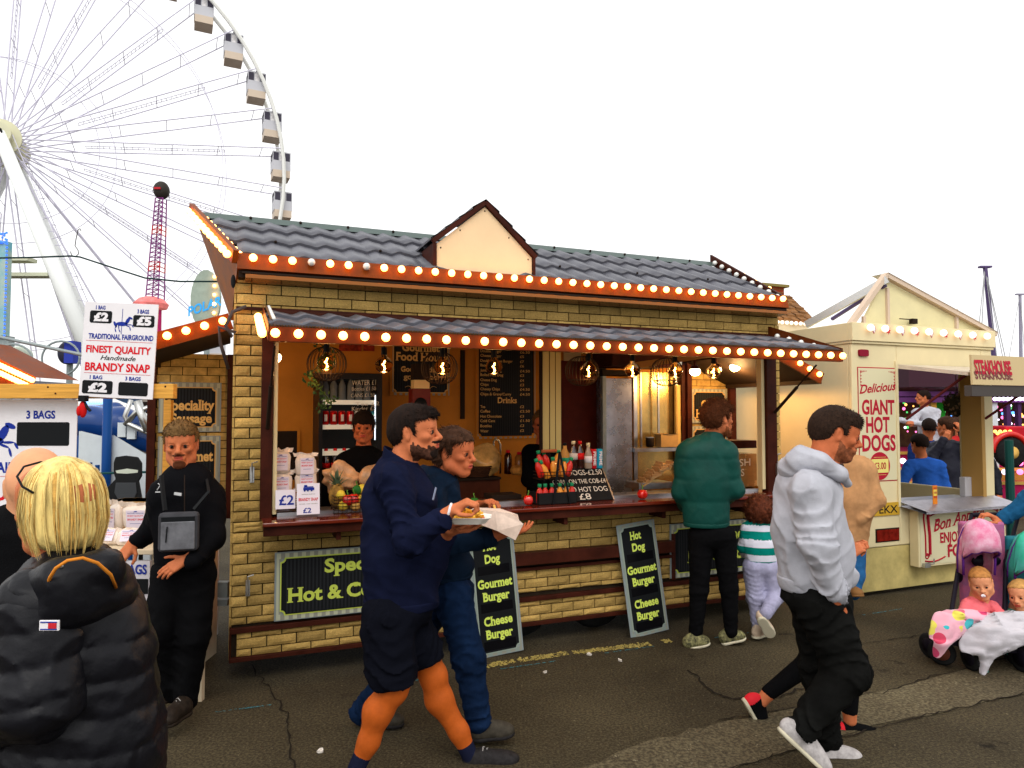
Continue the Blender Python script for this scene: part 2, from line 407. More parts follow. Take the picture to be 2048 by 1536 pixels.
def mk(name, parts, m, parent=None, matf=None, origin=None, smooth=True):
  """parts: list of (V, Q); m: material or list; matf(centres)->index"""
  vs = []; qs = []; k = 0
  for V, Q in parts: vs.append(V); qs.append(Q + k); k += len(V)
  V = np.concatenate(vs); Q = np.concatenate(qs)
  if origin is not None: V = V - np.array(origin)
  me = bpy.data.meshes.new(name); me.vertices.add(len(V)); me.vertices.foreach_set('co', V.astype(np.float32).ravel())
  me.loops.add(len(Q) * 4); me.loops.foreach_set('vertex_index', Q.astype(np.int32).ravel()); me.polygons.add(len(Q)); me.polygons.foreach_set('loop_start', np.arange(len(Q), dtype=np.int32) * 4)
  try: me.polygons.foreach_set('loop_total', np.full(len(Q), 4, np.int32))
  except Exception: pass
  ms = m if isinstance(m, (list, tuple)) else [m]
  for q in ms: me.materials.append(q)
  if matf is not None and len(ms) > 1:
    C = V[Q].mean(1) + (np.array(origin) if origin is not None else 0); me.polygons.foreach_set('material_index', matf(C).astype(np.int32))
  me.update(calc_edges=True); me.polygons.foreach_set('use_smooth', [smooth] * len(Q))
  o = bpy.data.objects.new(name, me); col.objects.link(o)
  if parent is not None: o.parent = parent
  return o
def wrinkle(seed, amp, f=(9, 9, 22), n=5, ridge=True):
  r = np.random.default_rng(seed); K = r.normal(0, 1, (n, 3)) * np.array(f); ph = r.uniform(0, 6.28, n)
  def g(X, Y, Z):
    s = 0
    for i in range(n):
      s = s + np.sin(K[i, 0] * X + K[i, 1] * Y + K[i, 2] * Z + ph[i] + 1.2 * np.sin(X * K[(i + 1) % n, 0] * .6 + Z * K[(i + 2) % n, 2] * .5))
    s = s / n
    if not ridge: return amp * s
    q = 0
    for i in range(3): q = q + np.sin(2.7 * (K[i, 0] * Y + K[i, 1] * X + K[i, 2] * Z) + ph[i] * 2 + 1.4 * np.sin(K[(i + 1) % n, 2] * Z + K[(i + 1) % n, 0] * X))
    return amp * (np.clip(1 - 3.2 * np.abs(s), 0, 1) ** 1.5 * 1.5 - .45 + .55 * np.clip(1 - 2.2 * np.abs(q / 3), 0, 1) ** 1.5)
  return g

# ---------------------------------------------------------------- people
def M_skin_(c, name): return mat(name, c, .48, var=.12, vs=22, bump=.25, bs=160, sss=0.0)
SK = M_skin_((.52, .155, .062), 'skin_ruddy'); SK2 = M_skin_((.48, .13, .05), 'skin_tanned'); SKL = M_skin_((.45, .092, .013), 'skin_legs'); SKB = M_skin_((.66, .28, .14), 'skin_baby')
STUB = mat('stubbled_skin', (.22, .068, .028), .6, var=.45, vs=55, bump=.5, bs=260); LIP = mat('lips', (.45, .08, .05), .4); EYEW = mat('eye_white', (.26, .17, .13), .5, spec=.05); IRIS = mat('iris', (.012, .007, .005), .4, spec=.1)
def head(S, c, B, s=1.0, nose=1.0, jaw=1.0, open_=0.0, ear=True, baby=False):
  c = np.array(c)
  def P(x, y, z): return c + B @ (np.array([x, y, z]) * s)
  def E(x, y, z, r, k, op=1): S.ell(P(x, y, z), np.array(r) * s, B, k * s, op)
  def C(p, q, ra, rb, k, op=1): S.cap(P(*p), P(*q), ra * s, rb * s, k * s, op)
  E(-.012, 0, .036, (.100, .077, .088), .01); E(-.055, 0, .015, (.058, .066, .07), .03)
  E(.030, 0, -.010, (.062, .060, .080), .03)
  if baby:
    E(.04, 0, -.03, (.055, .066, .055), .03); E(.045, .032, -.04, (.028, .026, .026), .02); E(.045, -.032, -.04, (.028, .026, .026), .02)
  for sg in (-1, 1):
    C((-.012, sg * .052 * jaw, -.030), (.010, sg * .050 * jaw, -.068), .022, .019, .03); C((.010, sg * .050 * jaw, -.068), (.066, sg * .016, -.100), .019, .016, .03)
    E(.062, sg * .040, -.018, (.024, .020, .016), .02)
  C((-.01, 0, -.06), (.055, 0, -.088), .035, .022, .04)
  E(.052, 0, .050, (.044, .058, .046), .03)
  C((.081, -.030, .024), (.081, .030, .024), .0105, .0105, .020)
  for sg in (-1, 1):
    E(.096, sg * .032, .002, (.015, .017, .012), .012, -1)
    E(.079, sg * .032, .003, (.016, .015, .0125), .004)
    C((.088, sg * .020, .013), (.080, sg * .046, .010), .0045, .004, .006)
  C((.090, 0, .018), (.110 + .008 * nose, 0, -.022), .0085, .0115, .012); E(.110 + .008 * nose, 0, -.025, (.0125, .0125, .0105), .008)
  for sg in (-1, 1): E(.104, sg * .0125, -.028, (.0095, .0075, .0075), .006)
  E(.090, 0, -.058, (.020, .032, .026), .02)
  E(.1045, 0, -.0525, (.0085, .021, .0052), .005); E(.1025, 0, -.0635 - open_, (.0085, .018, .0062), .005)
  E(.112, 0, -.0578 - open_ * .5, (.012, .022, .0014 + open_ * .6), .003, -1)
  E(.082, 0, -.098, (.018, .020, .015), .02)
  if ear:
    for sg in (-1, 1):
      S.ell(P(-.012, sg * .080, -.004), np.array((.017, .0075, .031)) * s, B @ np.array(Matrix.Rotation(R(-14), 3, 'Y')) @ np.array(Matrix.Rotation(R(sg * 18), 3, 'Z')), .008 * s)
      E(-.006, sg * .089, -.002, (.0085, .006, .017), .006, -1)
def hand(S, w, fwd, pn, side=1, s=1.0, curl=(.5, .6, .7, .8), thumb=.4, spread=.02):
  """w: wrist; fwd: along the hand; pn: direction the palm faces; side: +1 puts the thumb on the left of fwd seen with palm down"""
  f = nrm(fwd); u = -nrm(np.array(pn) - f * np.dot(pn, f)); l = np.cross(u, f) * side; w = np.array(w, float)
  def P(x, y, z): return w + (f * x + l * y + u * z) * s
  S.cap(P(-.02, 0, 0), P(.012, 0, 0), .026 * s, .026 * s, .015 * s, flat=(u, .72))
  for y, x1 in ((.026, .088), (.009, .092), (-.009, .088), (-.025, .080)): S.cap(P(.012, y * .55, 0), P(x1, y, .004), .0165 * s, .0125 * s, .012 * s)
  S.ell(P(.035, .022, -.010), (.030 * s, .016 * s, .014 * s), np.stack([f, l, u], 1), .012 * s)
  for i, (y, L_, x0) in enumerate(((.027, (.040, .025, .021), .088), (.009, (.044, .028, .023), .092), (-.009, (.041, .026, .022), .088), (-.026, (.032, .021, .019), .080))):
    a = curl[i] * .55; p = P(x0, y, .004); dirv = None; ang = a; rr = .0092 if i < 3 else .0080
    for j in range(3):
      d = f * math.cos(ang) - u * math.sin(ang) + l * (spread * (1.5 - i)); q = p + d * L_[j] * s; S.cap(p, q, rr * s, rr * .9 * s, .004 * s); p = q; rr *= .92; ang += curl[i] * (.95 if j == 0 else .75)
  p = P(.022, .026, -.004); d1 = nrm(f * .62 + l * .72 - u * (.25 + thumb * .3)); q = p + d1 * .038 * s; S.cap(p, q, .0125 * s, .0105 * s, .008 * s)
  d2 = nrm(f * .9 + l * (.45 - thumb * .7) - u * (.2 + thumb * .6)); r_ = q + d2 * .030 * s; S.cap(q, r_, .0105 * s, .0095 * s, .004 * s); d3 = nrm(f * .95 + l * (.15 - thumb) - u * (.2 + thumb * .7)); S.cap(r_, r_ + d3 * .024 * s, .0095 * s, .0082 * s, .004 * s)
def eyes(parent, c, B, s, origin):
  for sg in (-1, 1):
    p = np.array(c) + B @ (np.array([.0845, sg * .032, .0025]) * s); m = MB(); m.sph((0, 0, 0), .0115 * s, 12, 8); o = m.build('eye', EYEW, parent, smooth=True, loc=p - origin)
    d = B @ np.array([.0068 * s, 0, 0]); m = MB(); m.sph(tuple(d), .0080 * s, 10, 7); m.build('iris', IRIS, o, smooth=True)
def fuzz(name, V, Q, n, L_, dirf, mt, parent, origin, seed=0, wd=.0016, curl=0.0, sel=None, jit=.35, segs=2):
  """loose hairs standing on a surface, as slim tapering blades"""
  r = np.random.default_rng(seed); C = V[Q].mean(1); e1 = V[Q[:, 1]] - V[Q[:, 0]]; e2 = V[Q[:, 3]] - V[Q[:, 0]]; N = np.cross(e1, e2); N /= np.linalg.norm(N, axis=1)[:, None] + 1e-12
  ok = np.ones(len(C), bool) if sel is None else sel(C); ids = np.flatnonzero(ok)
  if len(ids) == 0: return
  ids = r.choice(ids, n); c = C[ids] + (e1[ids] * r.uniform(-.5, .5, (n, 1)) + e2[ids] * r.uniform(-.5, .5, (n, 1))); nn = N[ids]
  d = dirf(c, nn); d = d + r.normal(0, jit, (n, 3)); d = d / (np.linalg.norm(d, axis=1)[:, None] + 1e-9)
  L_ = L_ * r.uniform(.5, 1.2, (n, 1)); sd = np.cross(d, nn + r.normal(0, .3, (n, 3))); sd /= np.linalg.norm(sd, axis=1)[:, None] + 1e-9; sd *= wd
  c = c - nn * .002
  mid = c + d * L_ * .55 + nn * L_ * .06; tip = c + d * L_ - nn * L_ * (.10 + curl) + r.normal(0, .2, (n, 3)) * L_ * (.2 + curl)
  P = np.stack([c - sd, c + sd, mid + sd * .8, mid - sd * .8, tip], 1).reshape(-1, 3) - np.array(origin)
  k = np.arange(n) * 5; me = bpy.data.meshes.new(name); fs = np.stack([k, k + 1, k + 2, k + 3], 1).tolist() + np.stack([k + 3, k + 2, k + 4], 1).tolist()
  me.from_pydata(P.tolist(), [], fs); me.materials.append(mt); me.polygons.foreach_set('use_smooth', [True] * len(fs)); me.update()
  o = bpy.data.objects.new(name, me); col.objects.link(o); o.parent = parent; o['kind'] = 'stuff'; return o
def shoe(*a, **k):
  n = len(CUR[-1].worn) if CUR else 0; o = shoe_(*a, **k)
  if CUR: del CUR[-1].worn[n:]
  return o
def shoe_(name, parent, origin, heel, toe, mt, sole=None, h=.075, wdt=.046, up=(0, 0, 1), ankle=None, laces=None, stripe=None):
  a, b = np.array(heel, float), np.array(toe, float); f = nrm(b - a); L_ = np.linalg.norm(b - a); u = nrm(np.array(up) - f * np.dot(up, f)); l = np.cross(u, f); B = np.stack([f, l, u], 1)
  def P(x, y, z): return a + f * x * L_ + l * y + u * z
  def rb(lo, hi): return (np.minimum.reduce([P(x, y, z) for x in lo[:1] + hi[:1] for y in (lo[1], hi[1]) for z in (lo[2], hi[2])]))
  S = Sdf(); S.ell(P(.18, 0, .048), (L_ * .24, wdt * .86, .052), B, .02); S.ell(P(.52, 0, .040), (L_ * .34, wdt * .95, .046), B, .03); S.ell(P(.78, 0, .030), (L_ * .25, wdt * 1.05, .038), B, .03)
  S.cap(P(.20, 0, .05), P(.20, 0, h), wdt * .78, wdt * .70, .02); S.cap(P(.34, 0, .082), P(.66, 0, .054), .028, .024, .02)
  if ankle is not None: S.cap(P(.2, 0, h * .8), ankle, wdt * .72, wdt * .66, .015)
  def cut(F_, X, Y, Z): return np.maximum(F_, -((X - a[0]) * u[0] + (Y - a[1]) * u[1] + (Z - a[2]) * u[2] - .012))
  o = mk(name, [S.mesh(.005, cut=cut)], mt, parent, origin=origin)
  S2 = Sdf(); S2.ell(P(.17, 0, .012), (L_ * .20, wdt * .92, .022), B, .01); S2.ell(P(.5, 0, .010), (L_ * .36, wdt * .96, .020), B, .03); S2.ell(P(.78, 0, .010), (L_ * .25, wdt * 1.08, .020), B, .03)
  def cut2(F_, X, Y, Z):
    q = (X - a[0]) * u[0] + (Y - a[1]) * u[1] + (Z - a[2]) * u[2]; return np.maximum(np.maximum(F_, q - .020), -q)
  mk('sole', [S2.mesh(.005, cut=cut2)], sole or mt, o, origin=origin)
  if laces:
    t = MB()
    for k in range(5):
      x = .38 + k * .065; z = .108 - k * .0095; t.tube([tuple(P(x, -.02, z - .008) - origin), tuple(P(x + .015, 0, z + .004) - origin), tuple(P(x + .03, .02, z - .008) - origin)], .0028, 4)
    t.build('laces', laces, o)
  return o
def band(h, S, name, mt, reg, off=.004, rib=0., res=.0075, disp=None):
  """a ribbed or turned band over part of a garment"""
  def d_(X, Y, Z):
    a = np.arctan2(Y - S.p[0][1][1], X - S.p[0][1][0]); return off + rib * np.sin(a * 60) + (disp(X, Y, Z) * .6 if disp else 0) + 0 * Z
  n = len(h.worn); o = h.mk(name, [S.mesh(res, disp=d_, cut=lambda F_, X, Y, Z: np.maximum(F_, -reg(X, Y, Z)))], mt); del h.worn[n:]; return o
def cuff(h, S, p, q, mt, L_=.045, off=.004):
  """band round the end q of a sleeve that comes from p"""
  p, q = np.array(p), np.array(q); d = nrm(q - p); return band(h, S, 'cuff', mt, lambda X, Y, Z: np.minimum(L_ / 2 - np.abs((X - q[0]) * d[0] + (Y - q[1]) * d[1] + (Z - q[2]) * d[2] + L_ * .3), .085 - np.sqrt((X - q[0]) ** 2 + (Y - q[1]) ** 2 + (Z - q[2]) ** 2)), off, .0015, .006)
class Human:
  def __init__(s, label, root_xyz, group=None, cat='person', name='person'):
    s.o = np.array(root_xyz, float); s.root = thing(name, label, cat, tuple(s.o), 0, group); s.skin = Sdf(); s.worn = []; s.fin = None; CUR.append(s)
  def mk(s, name, parts, m, matf=None, parent=None): return mk(name, parts, m, parent or s.root, matf, s.o)
  def head(s, c, yaw, pitch=0., roll=0., sc_=1.0, neck=None, nr=.056, lip=True, skin=None, h=.0034, **kw):
    """yaw: 0 looks along +X, +90 away from the camera"""
    B = basis((math.cos(R(yaw)) * math.cos(R(pitch)), math.sin(R(yaw)) * math.cos(R(pitch)), math.sin(R(pitch))))
    if roll: B = np.array(Matrix.Rotation(R(roll), 3, Vector(B[:, 0]))) @ B
    s.B = B; s.c = np.array(c, float); s.hs = sc_; head(s.skin, s.c, B, sc_, **kw)
    if neck is not None: s.skin.cap(s.c + B @ (np.array([-.025, 0, -.05]) * sc_), neck, nr * sc_, nr * 1.12 * sc_, .03); s.neck = np.array(neck)
    s.hh = h; return s
  def local(s, C): return (C - s.c) @ s.B / s.hs
  def hair(s, mt, thick=.014, region=None, noise=.006, nf=(45, 45, 60), seed=1, h=.005, fz=1800, fl=.03, dirf=None, wd=.0016, extra=None, curl=0., jit=.35, name='hair', ear_=True):
    S = Sdf(); c, B, k = s.c, s.B, s.hs
    def P(x, y, z): return c + B @ (np.array([x, y, z]) * k)
    t = thick / k
    S.ell(P(-.012, 0, .038), np.array((.100 + t, .077 + t, .088 + t)) * k, B, .01); S.ell(P(-.055, 0, .012), np.array((.060 + t * .9, .068 + t * .8, .074 + t * .6)) * k, B, .03); S.ell(P(.040, 0, .062), np.array((.050 + t * .6, .058 + t * .8, .038 + t)) * k, B, .03)
    if extra: extra(S, P, k, B)
    reg = region or (lambda x, y, z: np.minimum(z - (-.030 + .62 * np.clip(x + .030, 0, .05) + 1.1 * np.clip(x - .02, 0, .1)), .5))
    wn = wrinkle(seed, noise, nf, 5, False)
    def cut(F_, X, Y, Z):
      x, y, z = X - c[0], Y - c[1], Z - c[2]; u = (x * B[0, 0] + y * B[1, 0] + z * B[2, 0]) / k; v = (x * B[0, 1] + y * B[1, 1] + z * B[2, 1]) / k; w_ = (x * B[0, 2] + y * B[1, 2] + z * B[2, 2]) / k
      g_ = reg(u, v, w_ + .0035 * np.sin(v * 210 + 1) + .0025 * np.sin(v * 390 + u * 300))
      if ear_: g_ = np.where(np.abs(v) > .045, np.minimum(g_, (np.sqrt(((u + .012) / .025) ** 2 + ((w_ + .004) / .037) ** 2) - 1) * .03), g_)
      return np.maximum(F_ - wn(X, Y, Z), -g_ * k * .8)
    V, Q = S.mesh(h, cut=cut); s.worn.pop(); o = s.mk(name, [(V, Q)], mt)
    if fz:
      df = dirf or (lambda p, n_: n_ * .25 + (B @ np.array([-.55, 0, -.65])))
      fuzz('loose_hair', V, Q, fz, fl, df, mt, o, s.o, seed, wd, curl, jit=jit)
    return o
  def beard(s, mt, full=True, fz=900, L_=.008, goatee=False, seed=3):
    S = Sdf(); S.p = [q for q in s.headprims()]; c, B, k = s.c, s.B, s.hs
    def cut(F_, X, Y, Z):
      x, y, z = X - c[0], Y - c[1], Z - c[2]; u = (x * B[0, 0] + y * B[1, 0] + z * B[2, 0]) / k; v = (x * B[0, 1] + y * B[1, 1] + z * B[2, 1]) / k; w_ = (x * B[0, 2] + y * B[1, 2] + z * B[2, 2]) / k
      av = np.abs(v)
      side = np.minimum(-(w_ + .062 + .6 * (u - .03)), np.minimum((.050 - u) if not goatee else (.16 - u), u + .000))      # jaw band
      if goatee: side = chin_ = -1 + 0 * u
      low = np.minimum(-(w_ + .072), u - .0)
      mous = np.minimum((1 - np.sqrt((av / .032) ** 2 + ((w_ + .0435) / .0075) ** 2)) * .01, u - .06)
      chin = np.minimum((1 - np.sqrt((av / .032) ** 2 + ((w_ + .094) / .024) ** 2)) * .02, u - .04)
      reg = np.maximum(np.maximum(side, mous), chin) if (full or goatee) else np.maximum(mous, chin)
      if full and not goatee: reg = np.maximum(reg, np.minimum(-(w_ + .082), u))
      lipd = np.sqrt(((v) / .021) ** 2 + ((w_ + .058) / .010) ** 2) - 1
      return np.maximum(np.maximum(F_ - .0028, -reg * k), -lipd * .01)
    lo = c - .15 * k; hi = c + .15 * k
    V, Q = S.mesh(.0042, lo, hi, cut=cut); s.worn.pop()
    if not len(V): return
    o = s.mk('beard', [(V, Q)], mt)
    if fz: fuzz('beard_hair', V, Q, fz, L_, lambda p, n_: n_ * .7 + np.array([0, 0, -.7]), mt, o, s.o, seed, .001)
    return o
  def headprims(s): return s.skin.p[:s.nh]
  def brows(s, mt, th=.0032):
    e_ = MB()
    for sg in (-1, 1):
      e_.tube([tuple(s.c + s.B @ (np.array(p) * s.hs) - s.o) for p in ((.0935, sg * .021, .005), (.0965, sg * .027, .0095), (.0955, sg * .034, .0105), (.0900, sg * .042, .007), (.086, sg * .0465, .003))], [.0010, .0018, .0022, .0018, .0008], 4)
      e_.tube([tuple(s.c + s.B @ (np.array(p) * s.hs) - s.o) for p in ((.0925, sg * .023, -.002), (.0945, sg * .032, -.0065), (.0885, sg * .042, -.004))], [.0006, .0010, .0006], 4)
    e_.build('eyelashes', M_dark, s.root, smooth=True)
    t = MB();
    for sg in (-1, 1):
      pts = [tuple(s.c + s.B @ (np.array(p) * s.hs) - s.o) for p in ((.0945, sg * .013, .022), (.0925, sg * .028, .027), (.084, sg * .044, .024), (.076, sg * .052, .017))]
      t.tube(pts, [th * .7 * s.hs, th * s.hs, th * .8 * s.hs, th * .3 * s.hs], 5)
    t.build('eyebrow', mt, s.root, smooth=True)
  def finish(s, boxes, skin=None, h=None, eye=True, lips=True, stub=False, legz=None):
    """boxes: list of (lo, hi, h) regions of the skin solid that show and want a finer mesh"""
    s.fin = (boxes, skin, stub, lips, legz)
    if eye and hasattr(s, 'c'): eyes(s.root, s.c, s.B, s.hs, s.o)
  def done(s, coarse=.017):
    boxes, skin, stub, lips, legz = s.fin; fine = []
    if hasattr(s, 'c'): fine.append((s.c - .135 * s.hs, s.c + .135 * s.hs, s.hh))
    fine += [(np.array(a), np.array(b), max(hh, .0040)) for a, b, hh in boxes]
    B_ = Sdf(); B_.p = list(s.skin.p)
    for S in s.worn:                                     # the limbs and trunk run on, slimmer, inside the clothes
      for q in S.p:
        if q[0] == 'c' and max(q[3], q[4]) > .04 and q[6] > 0: B_.p.append(('c', q[1], q[2], q[3] * .68, q[4] * .68, .03, 1, None, q[8]))
    if hasattr(s, 'neck'):
      B_.p.append(('c', s.neck, s.neck + np.array([0, 0, -.10]), .055, .07, .03, 1, None, None))
    lo, hi = B_.bounds(); ax = []
    for i in range(3):
      v = [lo[i]]
      while v[-1] < hi[i]:
        x = v[-1]; st = coarse
        for a, b, hh in fine:
          if a[i] - hh <= x <= b[i]: st = min(st, hh)
          elif x < a[i]: st = min(st, max(hh, a[i] - x))
        v.append(x + st)
      ax.append(np.array(v))
    V, Q = nets(B_.field(*ax), *ax)
    def mf(C):
      k = np.zeros(len(C), int)
      if hasattr(s, 'c') and lips:
        q = s.local(C); k[(q[:, 0] > .085) & (np.abs(q[:, 1]) < .021) & (np.abs(q[:, 2] + .058) < .0105)] = 1
        if stub:
          n_ = np.sin(q[:, 0] * 310) * .003 + np.sin(q[:, 1] * 270 + q[:, 2] * 190) * .0035 + np.sin(q[:, 0] * 130 + q[:, 2] * 90) * .003
          k[(k == 0) & (np.abs(q[:, 1]) < .12) & (((q[:, 2] + n_ < getattr(s, 'stubz', -.050) + .45 * np.clip(.05 - q[:, 0], 0, .1)) & (q[:, 0] > .002) & (q[:, 0] < .14) & (q[:, 2] > -.125)) | ((np.abs(q[:, 2] + .043) < .006) & (np.abs(q[:, 1]) < .028) & (q[:, 0] > .06) & (q[:, 0] < .13)))] = 2
      if legz: k[C[:, 2] < legz] = 3
      return k
    s.mk('body', [(V, Q)], [skin or SK, LIP, getattr(s, 'stubm', STUB), SKL], mf)
def cloth(col_, name, rough=.85, bs=260, bump=.35, var=.18, sheen=.0): return mat(name, col_, rough, var=var, vs=9, bump=min(1, bump * 1.8), bs=bs, sheen=0, spec=.03)
def sleeve_fold(seed, amp=.006, per=.045, rnd=.7):
  r = np.random.default_rng(seed); a, b, c, e = r.uniform(0, 6, 4); f = 6.283 / (per * 2.1)
  def g(d, t, X, Y, Z):
    ph = d * f + 2.6 * np.sin(X * 17 + a + 3 * Z) + 2.4 * np.sin(Y * 21 + b + 5 * X) + 1.5 * np.sin(Z * 13 + c)
    n = np.abs(np.sin(ph)); m = .5 + .5 * np.sin(X * 11 + Y * 14 + Z * 8 + e); m2 = .35 + .65 * np.maximum(np.exp(-((t - 1) / .28) ** 2), np.exp(-(t / .22) ** 2))
    return amp * 1.15 * m2 * (.35 + .65 * m) * ((1 - n) ** 1.6 * 1.9 - .55)
  return g
def quilt(per=.06, amp=.008, off=0.):
  def g(d, t, X, Y, Z): return amp * (np.abs(np.sin((d + off) * math.pi / per)) ** .35 - .7)
  return g
# ---------------------------------------------------------------- ground
def ground_mat(name, base, dark, speck, sc_=1.0):
  m = bpy.data.materials.new(name); m.use_nodes = True; t = m.node_tree; b = t.nodes['Principled BSDF']; N = t.nodes.new; L = t.links.new
  tc = N('ShaderNodeTexCoord')
  def noise(s, d=6, r=0.6):
    n = N('ShaderNodeTexNoise'); n.inputs['Scale'].default_value = s; n.inputs['Detail'].default_value = d; n.inputs['Roughness'].default_value = r
    L(tc.outputs['Object'], n.inputs['Vector']); return n.outputs[0]
  def ramp(src, p0, p1, c0, c1):
    r = N('ShaderNodeValToRGB'); r.color_ramp.elements[0].position = p0; r.color_ramp.elements[1].position = p1
    r.color_ramp.elements[0].color = c0 + (1,); r.color_ramp.elements[1].color = c1 + (1,); L(src, r.inputs[0]); return r.outputs[0]
  def mix(a, c, f, mode='MIX'):
    x = N('ShaderNodeMix'); x.data_type = 'RGBA'; x.blend_type = mode
    if isinstance(f, float): x.inputs[0].default_value = f
    else: L(f, x.inputs[0])
    L(a, x.inputs[6])
    if isinstance(c, tuple): x.inputs[7].default_value = c + (1,)
    else: L(c, x.inputs[7])
    return x.outputs[2]
  b.inputs['Specular IOR Level'].default_value = .10
  big = ramp(noise(0.7, 5), 0.36, 0.66, dark, base)
  grit = ramp(noise(70 * sc_, 3, 0.7), 0.42, 0.62, (0.45, 0.42, 0.42), (1.5, 1.5, 1.4))
  c = mix(big, grit, 0.8, 'MULTIPLY')
  sp = ramp(noise(38 * sc_, 2, 0.8), 0.66, 0.72, (0, 0, 0), (1, 1, 1)); c = mix(c, speck, sp)
  st = ramp(noise(2.6, 8, 0.75), 0.60, 0.66, (0, 0, 0), (1, 1, 1)); c = mix(c, tuple(x * 0.35 for x in dark), st)
  L(c, b.inputs['Base Color'])
  rr = N('ShaderNodeMapRange'); rr.inputs['To Min'].default_value = 0.55; rr.inputs['To Max'].default_value = 0.95; L(noise(1.5), rr.inputs[0]); L(rr.outputs[0], b.inputs['Roughness'])
  bp = N('ShaderNodeBump'); bp.inputs['Strength'].default_value = 0.9; bp.inputs['Distance'].default_value = 0.006
  L(noise(95 * sc_, 4, 0.8), bp.inputs['Height']); L(bp.outputs[0], b.inputs['Normal'])
  return m
M_asph = ground_mat('worn_asphalt', (0.078, 0.063, 0.036), (0.040, 0.031, 0.018), (0.17, 0.14, 0.085))
M_strip = ground_mat('patched_asphalt', (0.135, 0.113, 0.068), (0.078, 0.062, 0.038), (0.22, 0.19, 0.12), 0.8)
g = MB().box(-260, 260, -6, 420, -0.3, 0).build('ground', M_asph); struct(g)
st_up = [gnd(*p, .004) for p in ((300, 1800), (900, 1640), (1300, 1480), (1500, 1432), (1750, 1385), (2048, 1308), (2500, 1190))]
st_dn = [gnd(*p, .004) for p in ((500, 2100), (1100, 1800), (1330, 1610), (1480, 1530), (1760, 1450), (2048, 1385), (2560, 1290))]
def wob(pts, n=10, a=0.012):
  o = []
  for i in range(len(pts) - 1):
    for k in range(n):
      t = k / n; q = np.array(pts[i]) * (1 - t) + np.array(pts[i + 1]) * t
      o.append(tuple(q + np.array([RNG.normal(0, a), RNG.normal(0, a), 0])))
  return o + [tuple(pts[-1])]
a_, b_ = wob(st_up), wob(st_dn)
m = MB(); m.grid([a_, b_]); struct(m.build('pavement', M_strip))
M_crack = mat('crack_filler', (0.018, 0.014, 0.010), 0.9)
m = MB()
def crack(px_pts, w0=0.012, z=.008, seed=0):
  r = np.random.default_rng(seed); P = [gnd(x, y, z) for x, y in px_pts]; P = wob(P, 9, 0.012); L_, Rr = [], []
  for i, q in enumerate(P):
    d = np.array(P[min(i + 1, len(P) - 1)]) - np.array(P[max(i - 1, 0)]); d /= np.linalg.norm(d) + 1e-9; nn = np.array([-d[1], d[0], 0]) * w0 * r.uniform(.25, 1)
    L_.append(tuple(np.array(q) + nn)); Rr.append(tuple(np.array(q) - nn))
  m.grid([L_, Rr])
crack([(1440, 1440), (1600, 1412), (1760, 1383), (1900, 1345), (2048, 1306)], .006, seed=1)
crack([(1440, 1545), (1560, 1508), (1760, 1452), (1900, 1420), (2048, 1384)], .006, seed=2)
crack([(500, 1330), (540, 1375), (575, 1440), (590, 1536)], .007, seed=3)
crack([(1380, 1340), (1420, 1380), (1460, 1395), (1540, 1392), (1640, 1370)], .010, seed=4)
crack([(1700, 1290), (1780, 1278), (1850, 1268)], .006, seed=5)
struct(m.build('crack_lines', M_crack))
def painted(name, mt, runs, wid, z, seed, frag=0.0):
  mm = MB(); r = np.random.default_rng(seed)
  for (x0, y0, x1, y1) in runs:
    A, B = gnd(x0, y0, z), gnd(x1, y1, z); L_ = np.linalg.norm(B - A); d = (B - A) / L_; nn = np.array([-d[1], d[0], 0])
    nseg = max(3, int(L_ / 0.009)); nr_ = max(2, int(wid / .009))
    for i in range(nseg):
      for j in range(nr_):
        if r.random() < frag + .35 * (abs(j - (nr_ - 1) / 2) / nr_) + .25 * (math.sin(i * .23) > .5): continue
        t0 = i / nseg * L_ + r.normal(0, .003); t1 = (i + 1.1) / nseg * L_ + r.normal(0, .004)
        u0 = (j / nr_ - .5) * wid + r.normal(0, wid * .06); u1 = ((j + 1.05) / nr_ - .5) * wid + r.normal(0, wid * .1)
        mm.poly([tuple(A + d * t0 + nn * u0 + np.array([0, 0, j * 2e-4])), tuple(A + d * t1 + nn * u0 + np.array([0, 0, j * 2e-4])), tuple(A + d * t1 + nn * u1 + np.array([0, 0, j * 2e-4])), tuple(A + d * t0 + nn * u1 + np.array([0, 0, j * 2e-4]))])
  return struct(mm.build(name, mt))
M_yel = mat('worn_yellow_paint', (0.42, 0.34, 0.10), 0.8, var=0.35, vs=40)
M_chalk = mat('blue_marker_paint', (0.05, 0.20, 0.24), 0.8, var=0.4, vs=60)
painted('road_marking', M_yel, [(955, 1335, 1030, 1322), (1036, 1321, 1135, 1306), (1146, 1305, 1300, 1288), (1325, 1283, 1342, 1281)], .075, .004, 11, .10)
painted('chalk_line', M_chalk, [(1000, 1338, 1110, 1322), (1210, 1306, 1308, 1292), (430, 1424, 545, 1409), (1430, 1275, 1500, 1265), (1725, 1230, 1805, 1217), (770, 1370, 845, 1358)], .012, .006, 12, .3)
M_lit = mat('pale_litter', (0.6, 0.55, 0.48), 0.7, var=0.3, vs=60)
